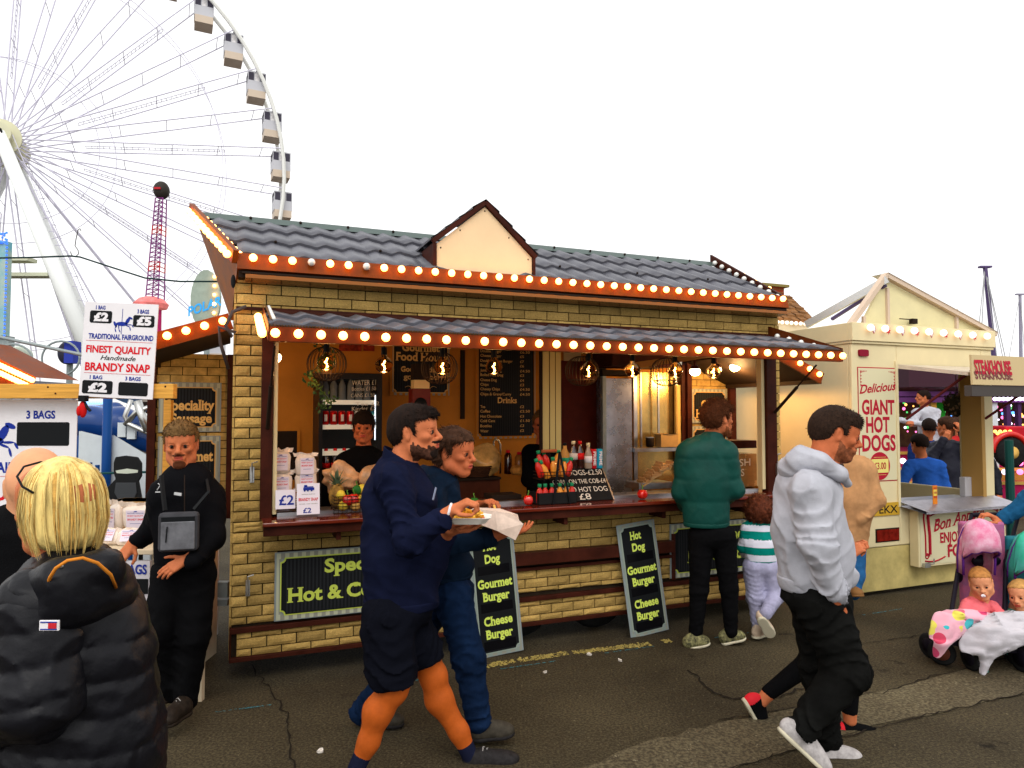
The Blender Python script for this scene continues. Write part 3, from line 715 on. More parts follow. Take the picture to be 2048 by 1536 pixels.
for i, (x, y) in enumerate([(420, 1302), (406, 1358), (1178, 1310), (1290, 1262), (1240, 1322), (640, 1505), (1612, 1218), (1090, 1345)]):
  q = gnd(x, y); mm = MB(); r_ = random.Random(i)
  pts = [(q[0] + .018 * math.cos(a) * r_.uniform(.5, 1.2), q[1] + .018 * math.sin(a) * r_.uniform(.5, 1.2), .006 + r_.uniform(0, .012)) for a in [k * 1.05 for k in range(6)]]
  mm.v = pts + [(q[0], q[1], .012)] + [(p[0], p[1], .001) for p in pts]; mm.f = [(k, (k + 1) % 6, 6) for k in range(6)] + [(k, 7 + k, 7 + (k + 1) % 6, (k + 1) % 6) for k in range(6)]; mm.m = [0] * 12
  names = ['beside the brick stall corner', 'below the stall corner, near the man in black', 'between the two menu boards', 'beside the right menu board foot', 'right of the yellow line', 'bottom left foreground asphalt', 'right of the striped child', 'just below the yellow line']
  mm.build('litter', M_lit, label='small pale scrap of litter on the asphalt ' + names[i], cat='litter', group='scraps of litter on the ground')

# ---------------------------------------------------------------- the brick food kiosk
L_K = 4.46
kiosk = thing('food_kiosk', 'large cream brick food kiosk trailer with slate tiled roof, dormer gable and lit bulbs', 'food kiosk', tuple(K0), TH)
# shell
m = MB(); mo = MB()
mo.box(0.002, L_K - .002, .014, .05, .14, .985)               # mortar sheet below the counter
mo.box(0.002, .188, .014, .05, .985, 2.40)
mo.box(4.375, L_K - .002, .014, .05, .985, 2.40)
mo.box(0.002, L_K - .002, .014, .05, 2.40, 2.60)
mo.build('mortar', M_mortar, kiosk)
YB = 1.56
sh = MB(); sh.box(.03, L_K - .03, YB, YB + .05, .30, 2.62)     # back wall
sh.box(.0, .03, .05, .36, .14, 2.62); sh.box(.0, .03, .36, YB, .14, 1.0); sh.box(.0, .03, 1.40, YB + .05, 1.0, 2.62)
sh.box(L_K - .03, L_K, .05, .20, .14, 2.62); sh.box(L_K - .03, L_K, .20, YB, .14, 1.05); sh.box(L_K - .03, L_K, .2, YB, 2.36, 2.62)
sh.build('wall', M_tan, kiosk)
MB().box(.03, L_K - .03, .05, YB, .30, .34).build('floor', M_dark, kiosk)
MB().box(.03, L_K - .03, .05, YB, 2.42, 2.46).build('ceiling', M_dark, kiosk)
# bricks, one by one
bricks = []; PZ = .067; PS = .184
def brickfield(s0, s1, z0, z1, y=0.0, phase=0.181):
  k0 = int(math.floor((2.488 - z1) / PZ)) - 1
  for k in range(k0, k0 + 60):
    zt = 2.488 - PZ * k; zb = zt - PZ
    a, b = max(zb + .0075, z0), min(zt, z1)
    if b - a < .014: continue
    off = phase + (PS / 2 if k % 2 else 0)
    j = int(math.floor((s0 - off) / PS)) - 1
    while off + PS * j < s1:
      x0, x1 = max(off + PS * j + .0075, s0), min(off + PS * (j + 1), s1); j += 1
      if x1 - x0 < .02: continue
      bricks.append((x0, x1, a, b, y))
brickfield(.0, L_K, 2.40, 2.578)
brickfield(.0, .188, .985, 2.40); brickfield(4.375, L_K, .985, 2.40)
brickfield(.0, 1.50, .372, .985); brickfield(1.50, 3.30, .69, .985); brickfield(1.50, 3.30, .385, .545); brickfield(3.30, L_K, .372, .985)
brickfield(.035, L_K - .02, .17, .318, phase=.12)
bvars = []
for i in range(4):
  r_ = random.Random(i + 3); mm = MB(); n_ = (5, 3)
  rows = []
  for jz in range(n_[1] + 1):
    rows.append([(u / n_[0], (-.0035 - r_.uniform(0, .004)) if 0 < u < n_[0] and 0 < jz < n_[1] else 0.002, jz / n_[1]) for u in range(n_[0] + 1)])
  mm.grid(rows)
  mm._add([(0, .002, 0), (1, .002, 0), (1, .002, 1), (0, .002, 1), (0, .016, 0), (1, .016, 0), (1, .016, 1), (0, .016, 1)], [(0, 4, 5, 1), (1, 5, 6, 2), (2, 6, 7, 3), (3, 7, 4, 0)])
  me = bpy.data.meshes.new('brick'); me.from_pydata(mm.v, [], mm.f); me.materials.append(M_brick); bvars.append(me)
def hidden(b):   # behind the sign boards
  c, z = (b[0] + b[1]) / 2, (b[2] + b[3]) / 2
  return (.30 < c < 1.33 and .39 < z < .80) or (3.36 < c < 4.36 and .39 < z < .80)
bricks = [b for b in bricks if not hidden(b)]
def bsize(b):
  P = KW((b[0] + b[1]) / 2, 0, (b[2] + b[3]) / 2); return (b[1] - b[0]) * (b[3] - b[2]) / P[1] ** 2
bricks.sort(key=bsize, reverse=True)
for i, b in enumerate(bricks[:300]):
  o = inst(bvars[i % 4], 'brick', kiosk, (b[0], b[4] + random.uniform(-.0015, .0015), b[2]), scale=(b[1] - b[0], 1, b[3] - b[2]))
mm = MB()
for b in bricks[300:]: mm.box(b[0], b[1], b[4] - .002, b[4] + .016, b[2], b[3])
if mm.v: mm.build('brick_courses', M_brick, kiosk, kind='stuff')
# end return of the walls
mm = MB()
for k in range(36):
  z = .15 + PZ * k
  if z + PZ > 2.6: break
  for (y0, y1) in ((.02, .19), (.198, .355)):
    mm.box(-.012, .0, y0 + (.05 if k % 2 else 0) * 0, y1, z, z + .060)
mm.build('brick_return', M_brick, kiosk, kind='stuff')
# trims
t = MB()
t.box(-.008, L_K + .008, -.020, .012, .140, .168); t.box(-.008, L_K + .008, -.018, .012, .318, .352)
t.box(-.01, .0, -.01, .36, .14, .36)
t.each('base_trim', M_brown, kiosk, bevel=.003)
t = MB(); t.box(1.50, 3.30, -.075, .012, .60, .690); t.build('hatch_ledge', M_brown, kiosk, bevel=.004)
t = MB(); t.box(1.50, 3.30, -.03, .012, .548, .572); t.box(1.46, 1.5, -.012, .012, .37, .98); t.box(3.30, 3.335, -.03, .012, .37, .74); t.each('hatch_frame', M_brown, kiosk, bevel=.003)
t = MB(); t.box(.0, L_K, -.022, .012, 2.384, 2.404); t.build('lintel_trim', M_brown, kiosk)
# window frame
t = MB(); t.box(.160, .232, -.055, .02, 1.035, 2.39); t.box(4.27, 4.378, -.055, .02, 1.035, 2.39); t.box(.16, 4.378, -.05, .05, 2.30, 2.384)
t.each('window_frame', M_brown, kiosk, bevel=.004)
t = MB(); t.box(.236, .262, -.03, .03, 1.06, 2.30); t.box(4.232, 4.266, -.03, .03, 1.06, 2.30)
t.each('window_lining', mat('cream_upvc', (0.72, 0.60, 0.33), 0.4), kiosk, bevel=.003)
# counter
t = MB(); t.box(.17, 4.36, -.26, .16, 1.015, 1.042); t.build('counter_top', M_cnt, kiosk, bevel=.006)
t = MB(); t.box(.175, 4.355, -.235, -.205, .955, 1.015); t.box(.2, 4.33, -.20, .0, .985, 1.0148)
for s in (.62, 1.4, 2.25, 3.1, 3.9): t.box(s, s + .03, -.2, .012, .90, .985)
t.each('counter_apron', M_brown, kiosk, bevel=.003)
t = MB(); t.box(.27, 4.23, .02, .06, 1.042, 1.062); t.build('counter_edge', M_steel, kiosk)
# inner service counter (behind the window)
t = MB(); t.box(.30, 4.20, .17, .62, .34, .99); t.build('service_counter', mat('dark_worktop', (0.055, 0.022, 0.012), 0.45, var=0.3), kiosk)
t = MB(); t.box(.30, 4.20, .165, .63, .992, 1.01); t.build('worktop', mat('work_steel', (0.25, 0.2, 0.15), 0.3, metal=0.7, var=0.3), kiosk)
# lintel wheels and chassis rails
for s in (2.06, 2.72):
  wb = MB(); yy = .22
  wb.lathe([(.14, -.09), (.20, -.09), (.245, -.07), (.262, -.03), (.262, .03), (.245, .07), (.20, .09), (.14, .09)], n=28, M=Matrix.Translation((s, yy, .262)) @ Matrix.Rotation(R(90), 4, 'X'))
  o = wb.build('wheel', M_rubber, kiosk, smooth=True)
  MB().lathe([(.02, -.06), (.13, -.05), (.14, -.085), (.14, .085)], n=20, M=Matrix.Translation((s, yy, .262)) @ Matrix.Rotation(R(90), 4, 'X')).build('rim', M_silver, o, smooth=True)
t = MB(); t.box(.1, L_K - .1, .45, .55, .18, .30); t.box(.1, L_K - .1, 1.3, 1.4, .18, .30); t.build('chassis', M_dark, kiosk)
for s, z in ((.095, .60), (.11, 1.32), (4.40, 1.28)):
  t = MB(); t.box(s - .012, s + .014, -.02, -.004, z - .05, z + .05); t.tube([(s, -.025, z + .02), (s, -.03, z + .075), (s + .035, -.035, z + .085)], .005); t.cyl((s, -.022, z - .045), (s, -.022, z + .05), .007)
  t.build('bolt_catch', M_chrome, kiosk)
t = MB(); t.box(4.352, 4.366, -.075, -.055, 1.18, 1.28); t.cyl((4.37, -.066, 1.14), (4.37, -.066, 1.3), .009); t.build('window_hinge', M_chrome, kiosk)
# handrail of the open shutter
for a, b in (((.20, -.07, 1.62), (.205, -.60, 2.10)), ((4.34, -.07, 1.72), (4.33, -.55, 2.10))):
  MB().cyl(a, tuple(np.array(a) * .45 + np.array(b) * .55), .014).cyl(a, b, .007).build('gas_strut', M_dark, kiosk)

# ------------- roofs of pressed tiles
def tile_mesh(w, L_, amp=.0125, n=10):
  rows = []
  for j, (v, dz) in enumerate(((0, -.002), (0.0, .021), (.5, .012), (1, .002))):
    r_ = []
    for i in range(n + 1):
      u = i / n; a = math.sin(2 * math.pi * (u - .12)) * .75 + .25 * math.sin(4 * math.pi * (u - .12))
      r_.append((u * w, v * L_, amp * a + dz + (0 if j else -.004)))
    rows.append(r_)
  mm = MB(); mm.grid(rows); me = bpy.data.meshes.new('roof_tile'); me.from_pydata(mm.v, [], mm.f); me.materials.append(M_tile)
  me.polygons.foreach_set('use_smooth', [k >= n for k in range(len(me.polygons))])
  return me
def tiled(parent, s0, s1, ya, za, yb, zb, w, L_, skip=None, deck=True):
  """sheet from the eave (ya, za) up to (yb, zb)"""
  tot = math.hypot(yb - ya, zb - za); ang = math.atan2(zb - za, yb - ya); me = tile_mesh(w, L_ * 1.04)
  ncol = int(round((s1 - s0) / w)); w2 = (s1 - s0) / ncol; k = 0; v = 0
  while v < tot - .02:
    ll = min(L_, tot - v)
    for i in range(ncol):
      s = s0 + i * w2
      if skip and skip(s + w2 / 2, v): continue
      o = inst(me, 'roof_tile', parent, (s, ya + v * math.cos(ang), za + v * math.sin(ang)), rot=(ang, 0, 0), scale=(w2 / w, ll / L_, 1))
    v += L_
  if deck:
    MB().poly([(s0, ya + .01, za - .028), (s1, ya + .01, za - .028), (s1, yb, zb - .028), (s0, yb, zb - .028)]).build('roof_deck', M_dark, parent)
EZ = 2.735; RY, RZ = .93, 3.21
tiled(kiosk, -.356, L_K, -.07, EZ - .015, RY, RZ, .178, .375, skip=lambda s, v: (1.36 < s < 2.02 and v < .3) or s < -.30 * (v + .14) / 1.1, deck=False)
MB().poly([(0, -.06, EZ - .045), (L_K, -.06, EZ - .045), (L_K, RY, RZ - .03), (-.28, RY, RZ - .03)]).build('roof_deck', M_dark, kiosk)
MB()._add([(0, RY, RZ), (L_K, RY, RZ), (L_K, 1.9, EZ), (0, 1.9, EZ)], [(0, 1, 2, 3)]).build('rear_roof', M_tile, kiosk)
rg = MB(); rg.grid([[(s, RY - .075, RZ - .028), (s, RY - .02, RZ + .028), (s, RY + .03, RZ + .03), (s, RY + .09, RZ - .02)] for s in (-.27, L_K + .02)]); rg.build('ridge_cap', mat('ridge_metal', (0.10, 0.13, 0.12), 0.35, metal=.3), kiosk)
sm_ = MB()
for s in np.arange(.1, L_K, .37): sm_.sph((s, RY - .05, RZ + .012), .012, 6, 4)
for s in np.arange(.25, L_K, .73):
  sm_.sph((s, .25, EZ + .17), .011, 6, 4)
sm_.build('roof_screws', M_dark, kiosk, kind='stuff')
# fascia and gutter
t = MB(); t.prism([(-.09, 2.622), (-.13, 2.628), (-.095, 2.735), (-.055, 2.735)], lambda y, z: (.0, y, z), lambda y, z: (L_K, y, z)); t.build('fascia_board', M_fascia, kiosk)
t = MB(); t.box(.03, L_K - .03, -.13, -.1, 2.600, 2.612); t.box(.01, L_K, -.10, .03, 2.578, 2.622); t.build('soffit', M_dark, kiosk)
t = MB(); t.prism([(-.17, 2.565), (-.155, 2.592), (-.05, 2.592), (-.05, 2.555)], lambda y, z: (.05, y, z), lambda y, z: (L_K - .05, y, z)); t.build('light_trough', mat('bronze_trough', (0.20, 0.075, 0.02), 0.16, metal=0.3), kiosk, bevel=.002)
# bulbs
bm_ = MB(); bm_.sph((0, 0, 0), .0248, 10, 7); _b = bpy.data.meshes.new('light_bulb'); _b.from_pydata(bm_.v, [], bm_.f); _b.materials.append(M_bulb); _b.polygons.foreach_set('use_smooth', [True] * len(bm_.f))
_boff = _b.copy(); _boff.materials.clear(); _boff.materials.append(M_bulboff)
_sk = bpy.data.meshes.new('bulb_socket'); mm = MB().cyl((0, 0, 0), (0, .026, 0), .012, n=7); _sk.from_pydata(mm.v, [], mm.f); _sk.materials.append(M_sock)
def bulb(parent, p, d=(0, 1, 0), on=True, scale=1.0):
  p = Vector(p); d = Vector(d).normalized()
  o = inst(_b if on else _boff, 'light_bulb', parent, p, scale=(scale,) * 3)
  q = Vector((0, 1, 0)).rotation_difference(d)
  s_ = inst(_sk, 'bulb_socket', o, tuple(d * .018)); s_.rotation_mode = 'QUATERNION'; s_.rotation_quaternion = q
  if not on: o['label'] = 'unlit bulb'
for i in range(37):
  s = .095 + i * (4.385 - .095) / 36; bulb(kiosk, (s, -.140, 2.700), (0, 1, -.4), on=i not in (3, 6))
# left flared gable board with its row of bulbs
A, B, C = np.array((.0, -.10, 2.70)), np.array((-.31, .93, 3.25)), np.array((-.03, .55, 2.38))
t = MB(); A2 = np.array((-.0, -.10, 2.62))
t._add([tuple(A), tuple(B), tuple(C), tuple(A2), tuple(A + [.03, .01, 0]), tuple(B + [.03, .02, 0]), tuple(C + [.03, 0, 0]), tuple(A2 + [.03, .01, 0])],
     [(0, 1, 2, 3), (4, 7, 6, 5), (0, 4, 5, 1), (1, 5, 6, 2), (2, 6, 7, 3)])
t.build('flared_gable_board', mat('orange_brown_board', (0.22, 0.07, 0.014), 0.5, var=.3, vs=5), kiosk)
t = MB(); t.beam(A + [-.01, -.03, .0], B + [-.01, -.03, 0], .035, .085); t.build('rake_board', M_fascia, kiosk)
for i in range(11):
  f = (i + .5) / 11.3; q = A * (1 - f) + B * f; bulb(kiosk, tuple(q + np.array([-.045, -.055, -.006])), (.6, .6, .1))
for i in range(9):
  f = (i + .7) / 11.3; q = A * (1 - f) + B * f; bulb(kiosk, tuple(q + np.array([.035, -.045, .0])), (-.6, .4, 0), scale=.6)
# right rake with unlit bulbs
A3, B3 = np.array((L_K - .005, -.085, 2.655)), np.array((L_K - .005, .93, 3.215))
t = MB(); t._add([tuple(A3), tuple(B3), tuple(B3 + [0, 0, .10]), tuple(A3 + [0, 0, .075]), tuple(A3 + [.025, 0, 0]), tuple(B3 + [.025, 0, 0]), tuple(B3 + [.025, 0, .10]), tuple(A3 + [.025, 0, .075])],
         [(0, 1, 2, 3), (4, 7, 6, 5), (0, 3, 7, 4), (3, 2, 6, 7), (2, 1, 5, 6), (0, 4, 5, 1)])
t.build('right_rake_board', M_brown, kiosk)
for i in range(9):
  f = (i + .6) / 9.6; bulb(kiosk, tuple(A3 * (1 - f) + B3 * f + np.array([-.025, 0, .05])), (1, 0, 0), on=False, scale=.95)
for i in range(4):
  f = (i + 1.4) / 6.0; bulb(kiosk, tuple(A3 * (1 - f) + B3 * f + np.array([.045, 0, .06])), (-1, 0, 0), on=True, scale=.8)
# dormer
DY = -.035; s0, s1, sa = 1.325, 2.066, 1.690
poly = [(s0, 2.70), (s1, 2.70), (s1, 2.885), (sa, 3.232), (s0, 2.925)]
t = MB(); t.prism(poly, lambda s, z: (s, DY, z), lambda s, z: (s, DY + .02, z)); t.build('dormer_panel', mat('pale_cream_panel', (0.80, 0.58, 0.34), 0.5, var=.05, vs=3), kiosk)
t = MB(); t.box(s0 - .03, s0 - .003, DY - .02, .45, 2.70, 2.93); t.box(s1 + .003, s1 + .024, DY - .02, .45, 2.70, 2.885)
t.beam((s0 - .035, DY - .01, 2.935), (sa, DY - .01, 3.262), .03, .035); t.beam((s1 + .03, DY - .01, 2.885), (sa, DY - .01, 3.262), .03, .035)
t.each('dormer_trim', M_brown, kiosk, bevel=.003)
t = MB()
for a, b in (((s0 - .05, 2.94), (sa, 3.278)), ((s1 + .045, 2.89), (sa, 3.278))):
  for k in range(4):
    f0, f1 = k / 4, (k + 1.12) / 4; zo = .006 * 1
    p, q = (a[0] + (b[0] - a[0]) * f0, a[1] + (b[1] - a[1]) * f0 + .022), (a[0] + (b[0] - a[0]) * min(1, f1), a[1] + (b[1] - a[1]) * min(1, f1) + .004)
    t._add([(p[0], DY - .03, p[1]), (q[0], DY - .03, q[1]), (q[0], .75, q[1]), (p[0], .55, p[1]), (p[0], DY - .03, p[1] - .016), (p[0], .55, p[1] - .016)], [(0, 1, 2, 3), (0, 3, 5, 4)])
t.build('dormer_roof', M_tile, kiosk)
t = MB()
for s, z in ((s0 + .03, 2.9), (s1 - .03, 2.87), (sa, 3.2), (1.5, 3.04), (1.88, 3.02)): t.sph((s, DY - .001, z), .006, 6, 4)
t.build('panel_screws', M_dark, kiosk, kind='stuff')

# ------------- awning over the counter
AW0, AW1, AY, AZT, AZB = .165, 4.33, -.80, 2.192, 2.108
tiled(kiosk, AW0, AW1, AY, AZT + .004, -.03, 2.375, .182, .405)
MB()._add([(AW0, AY + .02, AZT - .03), (AW1, AY + .02, AZT - .03), (AW1, -.0, 2.34), (AW0, -.0, 2.34)], [(0, 1, 2, 3)]).build('awning_soffit', M_brown, kiosk)
t = MB(); t.box(AW0, AW1, AY - .012, AY + .012, AZB, AZT); t.build('awning_fascia', M_fasc2, kiosk, bevel=.003)
t = MB(); t._add([(AW0 - .005, AY - .01, AZB), (AW0 - .005, AY - .01, AZT + .02), (AW0 - .005, -.03, 2.425), (AW0 - .005, -.03, 2.30)], [(0, 1, 2, 3)]); t._add([(AW0 + .02, AY - .01, AZB), (AW0 + .02, AY - .01, AZT + .02), (AW0 + .02, -.03, 2.425), (AW0 + .02, -.03, 2.30)], [(3, 2, 1, 0)])
t._add([(AW1 + .005, AY - .01, AZB), (AW1 + .005, AY - .01, AZT + .02), (AW1 + .005, -.03, 2.47), (AW1 + .005, -.03, 2.36)], [(3, 2, 1, 0)]); t._add([(AW1 - .015, AY - .01, AZB), (AW1 - .015, AY - .01, AZT + .02), (AW1 - .015, -.03, 2.47), (AW1 - .015, -.03, 2.36)], [(0, 1, 2, 3)])
t.each('awning_rake', M_fasc2, kiosk)
rope = MB()
for k in range(260):
  s = AW0 + (AW1 - AW0) * k / 260; rope.box(s, s + .009, AY - .016, AY + .02, AZT + .001, AZT + .009)
rope.build('fascia_beading', mat('dark_beading', (0.05, 0.03, 0.01), .5), kiosk, kind='stuff')
for i in range(35):
  s = .195 + i * (4.30 - .195) / 34; bulb(kiosk, (s, AY - .040, 2.152), (0, 1, 0))
for i in range(9):
  f = i / 9; bulb(kiosk, (AW0 - .035, -.78 + .70 * f, 2.155 + .19 * f), (1, 0, 0))
for i in range(5):
  f = (i + .6) / 5.4; bulb(kiosk, (AW1 - .04, -.78 + .72 * f, 2.19 + .21 * f), (1, 0, 0), on=False, scale=.9)
for i in range(8):
  f = (i + .5) / 8; bulb(kiosk, (AW0 + .03, -.72 + .68 * f, 2.24 + .17 * f), (-1, 0, 0), on=False, scale=.5)
# side awnings
def side_awning(sg, s_in, s_out, z_in, z_out, y0, y1, nb):
  t = MB(); a = (s_in, z_in); b = (s_out, z_out)
  t._add([(a[0], y0, a[1]), (b[0], y0, b[1]), (b[0], y1, b[1]), (a[0], y1, a[1]), (a[0], y0, a[1] - .04), (b[0], y0, b[1] - .04), (b[0], y1, b[1] - .04), (a[0], y1, a[1] - .04)],
       [(0, 1, 2, 3), (4, 7, 6, 5), (0, 4, 5, 1), (1, 5, 6, 2), (2, 6, 7, 3)])
  t.build('side_awning_roof', M_dark, kiosk)
  t = MB(); t.beam((a[0], y0 - .012, a[1] - .025), (b[0], y0 - .012, b[1] - .025), .022, .105); t.build('side_awning_fascia', M_fascia, kiosk)
  t = MB(); t.box(b[0] - .012, b[0] + .012, y0, y1, b[1] - .075, b[1] + .015); t.each('side_awning_edge', M_dark, kiosk)
  for i in range(nb):
    f = (i + .45) / nb; bulb(kiosk, (a[0] + (b[0] - a[0]) * f, y0 - .05, a[1] + (b[1] - a[1]) * f - .015), (0, 1, 0))
side_awning(-1, -.03, -.56, 2.335, 2.155, .03, 1.45, 5)
side_awning(1, L_K + .03, L_K + .60, 2.30, 2.06, .12, 1.45, 5)
# cable hanging at the left corner
MB().tube([KW(.3, -.14, 2.36) - K0 if False else (.06, -.05, 2.40), (-.02, -.06, 2.36), (-.06, -.05, 2.27), (-.02, -.05, 2.20), (.0, -.05, 2.23), (-.10, -.05, 2.26), (-.09, -.04, 2.16), (-.04, .02, 2.0)], .012).build('power_cable', mat('cable_grey', (.06, .05, .05), .6), kiosk, smooth=True)
MB().sph((-.02, -.03, 2.56), (.015, .01, .045), 8, 6).build('marker_lamp', M_black, kiosk)

# ------------- sign boards
def signboard(root, s0, s1, z0, z1, y, lines, b=.055, lcol=None, line=None, nstripe=.026, th=.012, scroll=None, name='sign_board', edge=M_silver, stripes=True, vert=False, border=None):
  fr = MB(); fr.box(s0, s1, y, y + th, z0, z1); f = fr.build(name, edge, root, bevel=.002)
  t = MB(); s = s0 + .012; k = 0
  while s < s1 - .012:
    e_ = min(s + nstripe, s1 - .012); t.cm = k % 2
    for (za, zb) in ((z0 + .006, z0 + b), (z1 - b, z1 - .006)): t.poly([(s, y - .001, za), (e_, y - .001, za), (e_, y - .001, zb), (s, y - .001, zb)])
    s = e_; k += 1
  for sa_, sb_ in ((s0 + .012, s0 + b), (s1 - b, s1 - .012)):
    w_ = (sb_ - sa_) / 2; t.cm = 0; t.poly([(sa_, y - .0012, z0 + b), (sa_ + w_, y - .0012, z0 + b), (sa_ + w_, y - .0012, z1 - b), (sa_, y - .0012, z1 - b)])
    t.cm = 1; t.poly([(sa_ + w_, y - .0012, z0 + b), (sb_, y - .0012, z0 + b), (sb_, y - .0012, z1 - b), (sa_ + w_, y - .0012, z1 - b)])
  t.build('striped_border', [border or M_palegreen, M_greyg], f)
  def notch(d, c=.028):
    a0, a1, b0, b1 = s0 + d, s1 - d, z0 + d, z1 - d
    def arc(cx, cz, a_): return [(cx + c * math.cos(R(q)), cz + c * math.sin(R(q))) for q in a_]
    return arc(a0, b0, (90, 60, 30, 0)) + arc(a1, b0, (180, 150, 120, 90)) + arc(a1, b1, (270, 240, 210, 180)) + arc(a0, b1, (360, 330, 300, 270))
  p1, p2 = notch(b - .008), notch(b)
  MB().prism(p1, lambda u, v: (u, y - .004, v), lambda u, v: (u, y - .002, v)).build('frame_line', line or lcol or M_lime, f)
  MB().prism(p2, lambda u, v: (u, y - .006, v), lambda u, v: (u, y - .005, v)).build('panel', M_black, f)
  if stripes:
    t = MB(); s = s0 + b + .03
    while s < s1 - b - .03:
      t.poly([(s, y - .0066, z0 + b + .006), (s + nstripe * .45, y - .0066, z0 + b + .006), (s + nstripe * .45, y - .0066, z1 - b - .006), (s, y - .0066, z1 - b - .006)]); s += nstripe * .9
    t.build('pinstripes', M_bstr, f)
  t = MB()
  for (txt, cx, cz, h, w_) in lines: t.text(txt, cx, cz, h, w_, y=y - .0075, bold=.034, serif=True)
  if scroll:
    for (cx, cz, w_) in scroll:
      for sg in (-1, 1):
        pts = [(cx + sg * w_ * (.5 - .45 * q / 12 - .05 * math.sin(q * .5)), y - .009, cz + .012 * math.sin(q * .9)) for q in range(13)]
        t.tube(pts, .0025, 4); t.tube([(cx + sg * w_ * .14 + .012 * math.cos(q * .7), y - .009, cz + .014 + .010 * math.sin(q * .7)) for q in range(8)], .0022, 4)
  t.build('lettering', lcol or M_lime, f)
  return f
signboard(kiosk, .257, 1.36, .372, .812, -.022, [('Speciality', .84, .665, .088, .54), ('Hot & Cold Food', .82, .49, .092, .97)], b=.042, border=mat('sign_border_cream', (.46, .47, .33), .5))
signboard(kiosk, 3.29, 4.375, .38, .815, -.022, [('Gourmet', 3.83, .665, .085, .45), ('Food House', 3.84, .50, .10, .78)], b=.045, border=mat('sign_border_cream', (.46, .47, .33), .5))
# hanging menu boards
def menu_board(s_top, s_bot, w_, z_top, label):
  H_ = .86; t0 = kthing('menu_board', label, 'menu board', s_bot + w_ / 2, -.135, .005, group='tall black menu boards leaning on the kiosk wall')
  lean = math.atan2(.072, z_top); roll = math.atan2((s_top - s_bot), z_top)
  t0.rotation_mode = 'QUATERNION'
  from mathutils import Quaternion
  q = Matrix.Rotation(TH, 3, 'Z') @ Matrix.Rotation(roll, 3, 'Y') @ Matrix.Rotation(-lean, 3, 'X')
  t0.rotation_quaternion = q.to_quaternion()
  f = signboard(t0, -w_ / 2, w_ / 2, .0, z_top, -.006, [('Hot', -.02, .735, .062, .10), ('Dog', -.005, .645, .062, .115), ('Gourmet', .0, .475, .062, .262), ('Burger', .0, .385, .062, .205), ('Cheese', .0, .215, .062, .215), ('Burger', .0, .125, .062, .205)],
          b=.032, line=mat('grey_line', (.30, .36, .30), .5), lcol=mat('pale_lime_letters', (.62, .74, .12), .5), nstripe=.034, stripes=False, th=.008, name='board', border=mat('sign_border_sage', (.24, .29, .26), .5))
  t = MB()
  for k, z in enumerate((.565, .305, .045)):
    t.box(-w_ / 2 + .055, w_ / 2 - .055, -.0130, -.0122, z, z + .062)
  t.each('price_strip', mat('gloss_black_strip', (.004, .004, .005), .15), t0)
  return t0
menu_board(1.548, 1.605, .350, .852, 'black Hot Dog menu board below the paper tray, left of the two')
menu_board(2.76, 2.845, .345, .862, 'black Hot Dog menu board left of the green puffer man, right of the two')
# side wing panels with signs
WY = 1.45
def wing(sg, s0, s1, z0, z1, signs, lcol):
  o = MB().box(s0, s1, WY + .014, WY + .05, z0, z1).build('wing_panel', M_mortar, kiosk)
  t = MB(); k = 0; z = z0
  while z < z1:
    j = s0 - (.09 if k % 2 else 0)
    while j < s1:
      x0, x1 = max(j + .007, s0), min(j + PS, s1)
      if x1 - x0 > .02: t.box(x0, x1, WY, WY + .015, z + .006, min(z + PZ, z1))
      j += PS
    z += PZ; k += 1
  t.build('brick_courses', M_brick, o, kind='stuff')
  t = MB(); t.box(s0 - .06, s0, WY - .05, WY + .05, z0 - .1, z1); t.box(s1, s1 + .08, WY - .05, WY + .05, z0 - .1, z1); t.each('wing_post', M_brown, kiosk, bevel=.004)
  for sgn in signs: signboard(kiosk, *sgn, lcol=lcol)
def kz(px, py): return kp(px, py, WY)[1]
def ks(px, py): return kp(px, py, WY)[0]
l0, l1 = ks(316, 900), ks(441, 900)
wing(-1, l0 - .02, -.05, .95, 2.2, [(l0, l1, kz(380, 864), kz(380, 765), WY - .02, [('Speciality', (l0 + l1) / 2, kz(380, 820), .085, (l1 - l0) * .78), ('Sausage', (l0 + l1) / 2 + .01, kz(380, 845), .075, (l1 - l0) * .66)], .045),
                   (l0, l1, kz(380, 1015), kz(380, 872), WY - .02, [('Gourmet', (l0 + l1) / 2 + .01, kz(380, 922), .085, (l1 - l0) * .72), ('Burgers', (l0 + l1) / 2 + .01, kz(380, 955), .085, (l1 - l0) * .66)], .045)], M_gold)
r0, r1 = ks(1379, 800), ks(1452, 800)
wing(1, r0, r1 + .02, 1.0, 2.28, [(r0, r1, kz(1415, 846), kz(1415, 778), WY - .02, [('Classic', (r0 + r1) / 2 + .04, kz(1415, 816), .085, .30), ('Hot Dog', (r0 + r1) / 2 + .01, kz(1415, 835), .09, .38)], .04),
                  (r0, r1, kz(1415, 930), kz(1415, 852), WY - .02, [('Burger', (r0 + r1) / 2, kz(1415, 895), .085, .3)], .04)], M_gold)
# ---------------------------------------------------------------- inside the kiosk
BY = YB - .005
def bk(px, py, y=BY): return kp(px, py, y)
def panel(name, px0, px1, py0, py1, y, mt, th=.01, parent=kiosk, bevel=0):
  pc = (py0 + py1) / 2; s0, s1 = kp(px0, pc, y)[0], kp(px1, pc, y)[0]; z1, z0 = kp((px0 + px1) / 2, py0, y)[1], kp((px0 + px1) / 2, py1, y)[1]
  return MB().box(s0, s1, y, y + th, z0, z1).build(name, mt, parent, bevel=bevel), (s0, s1, z0, z1)
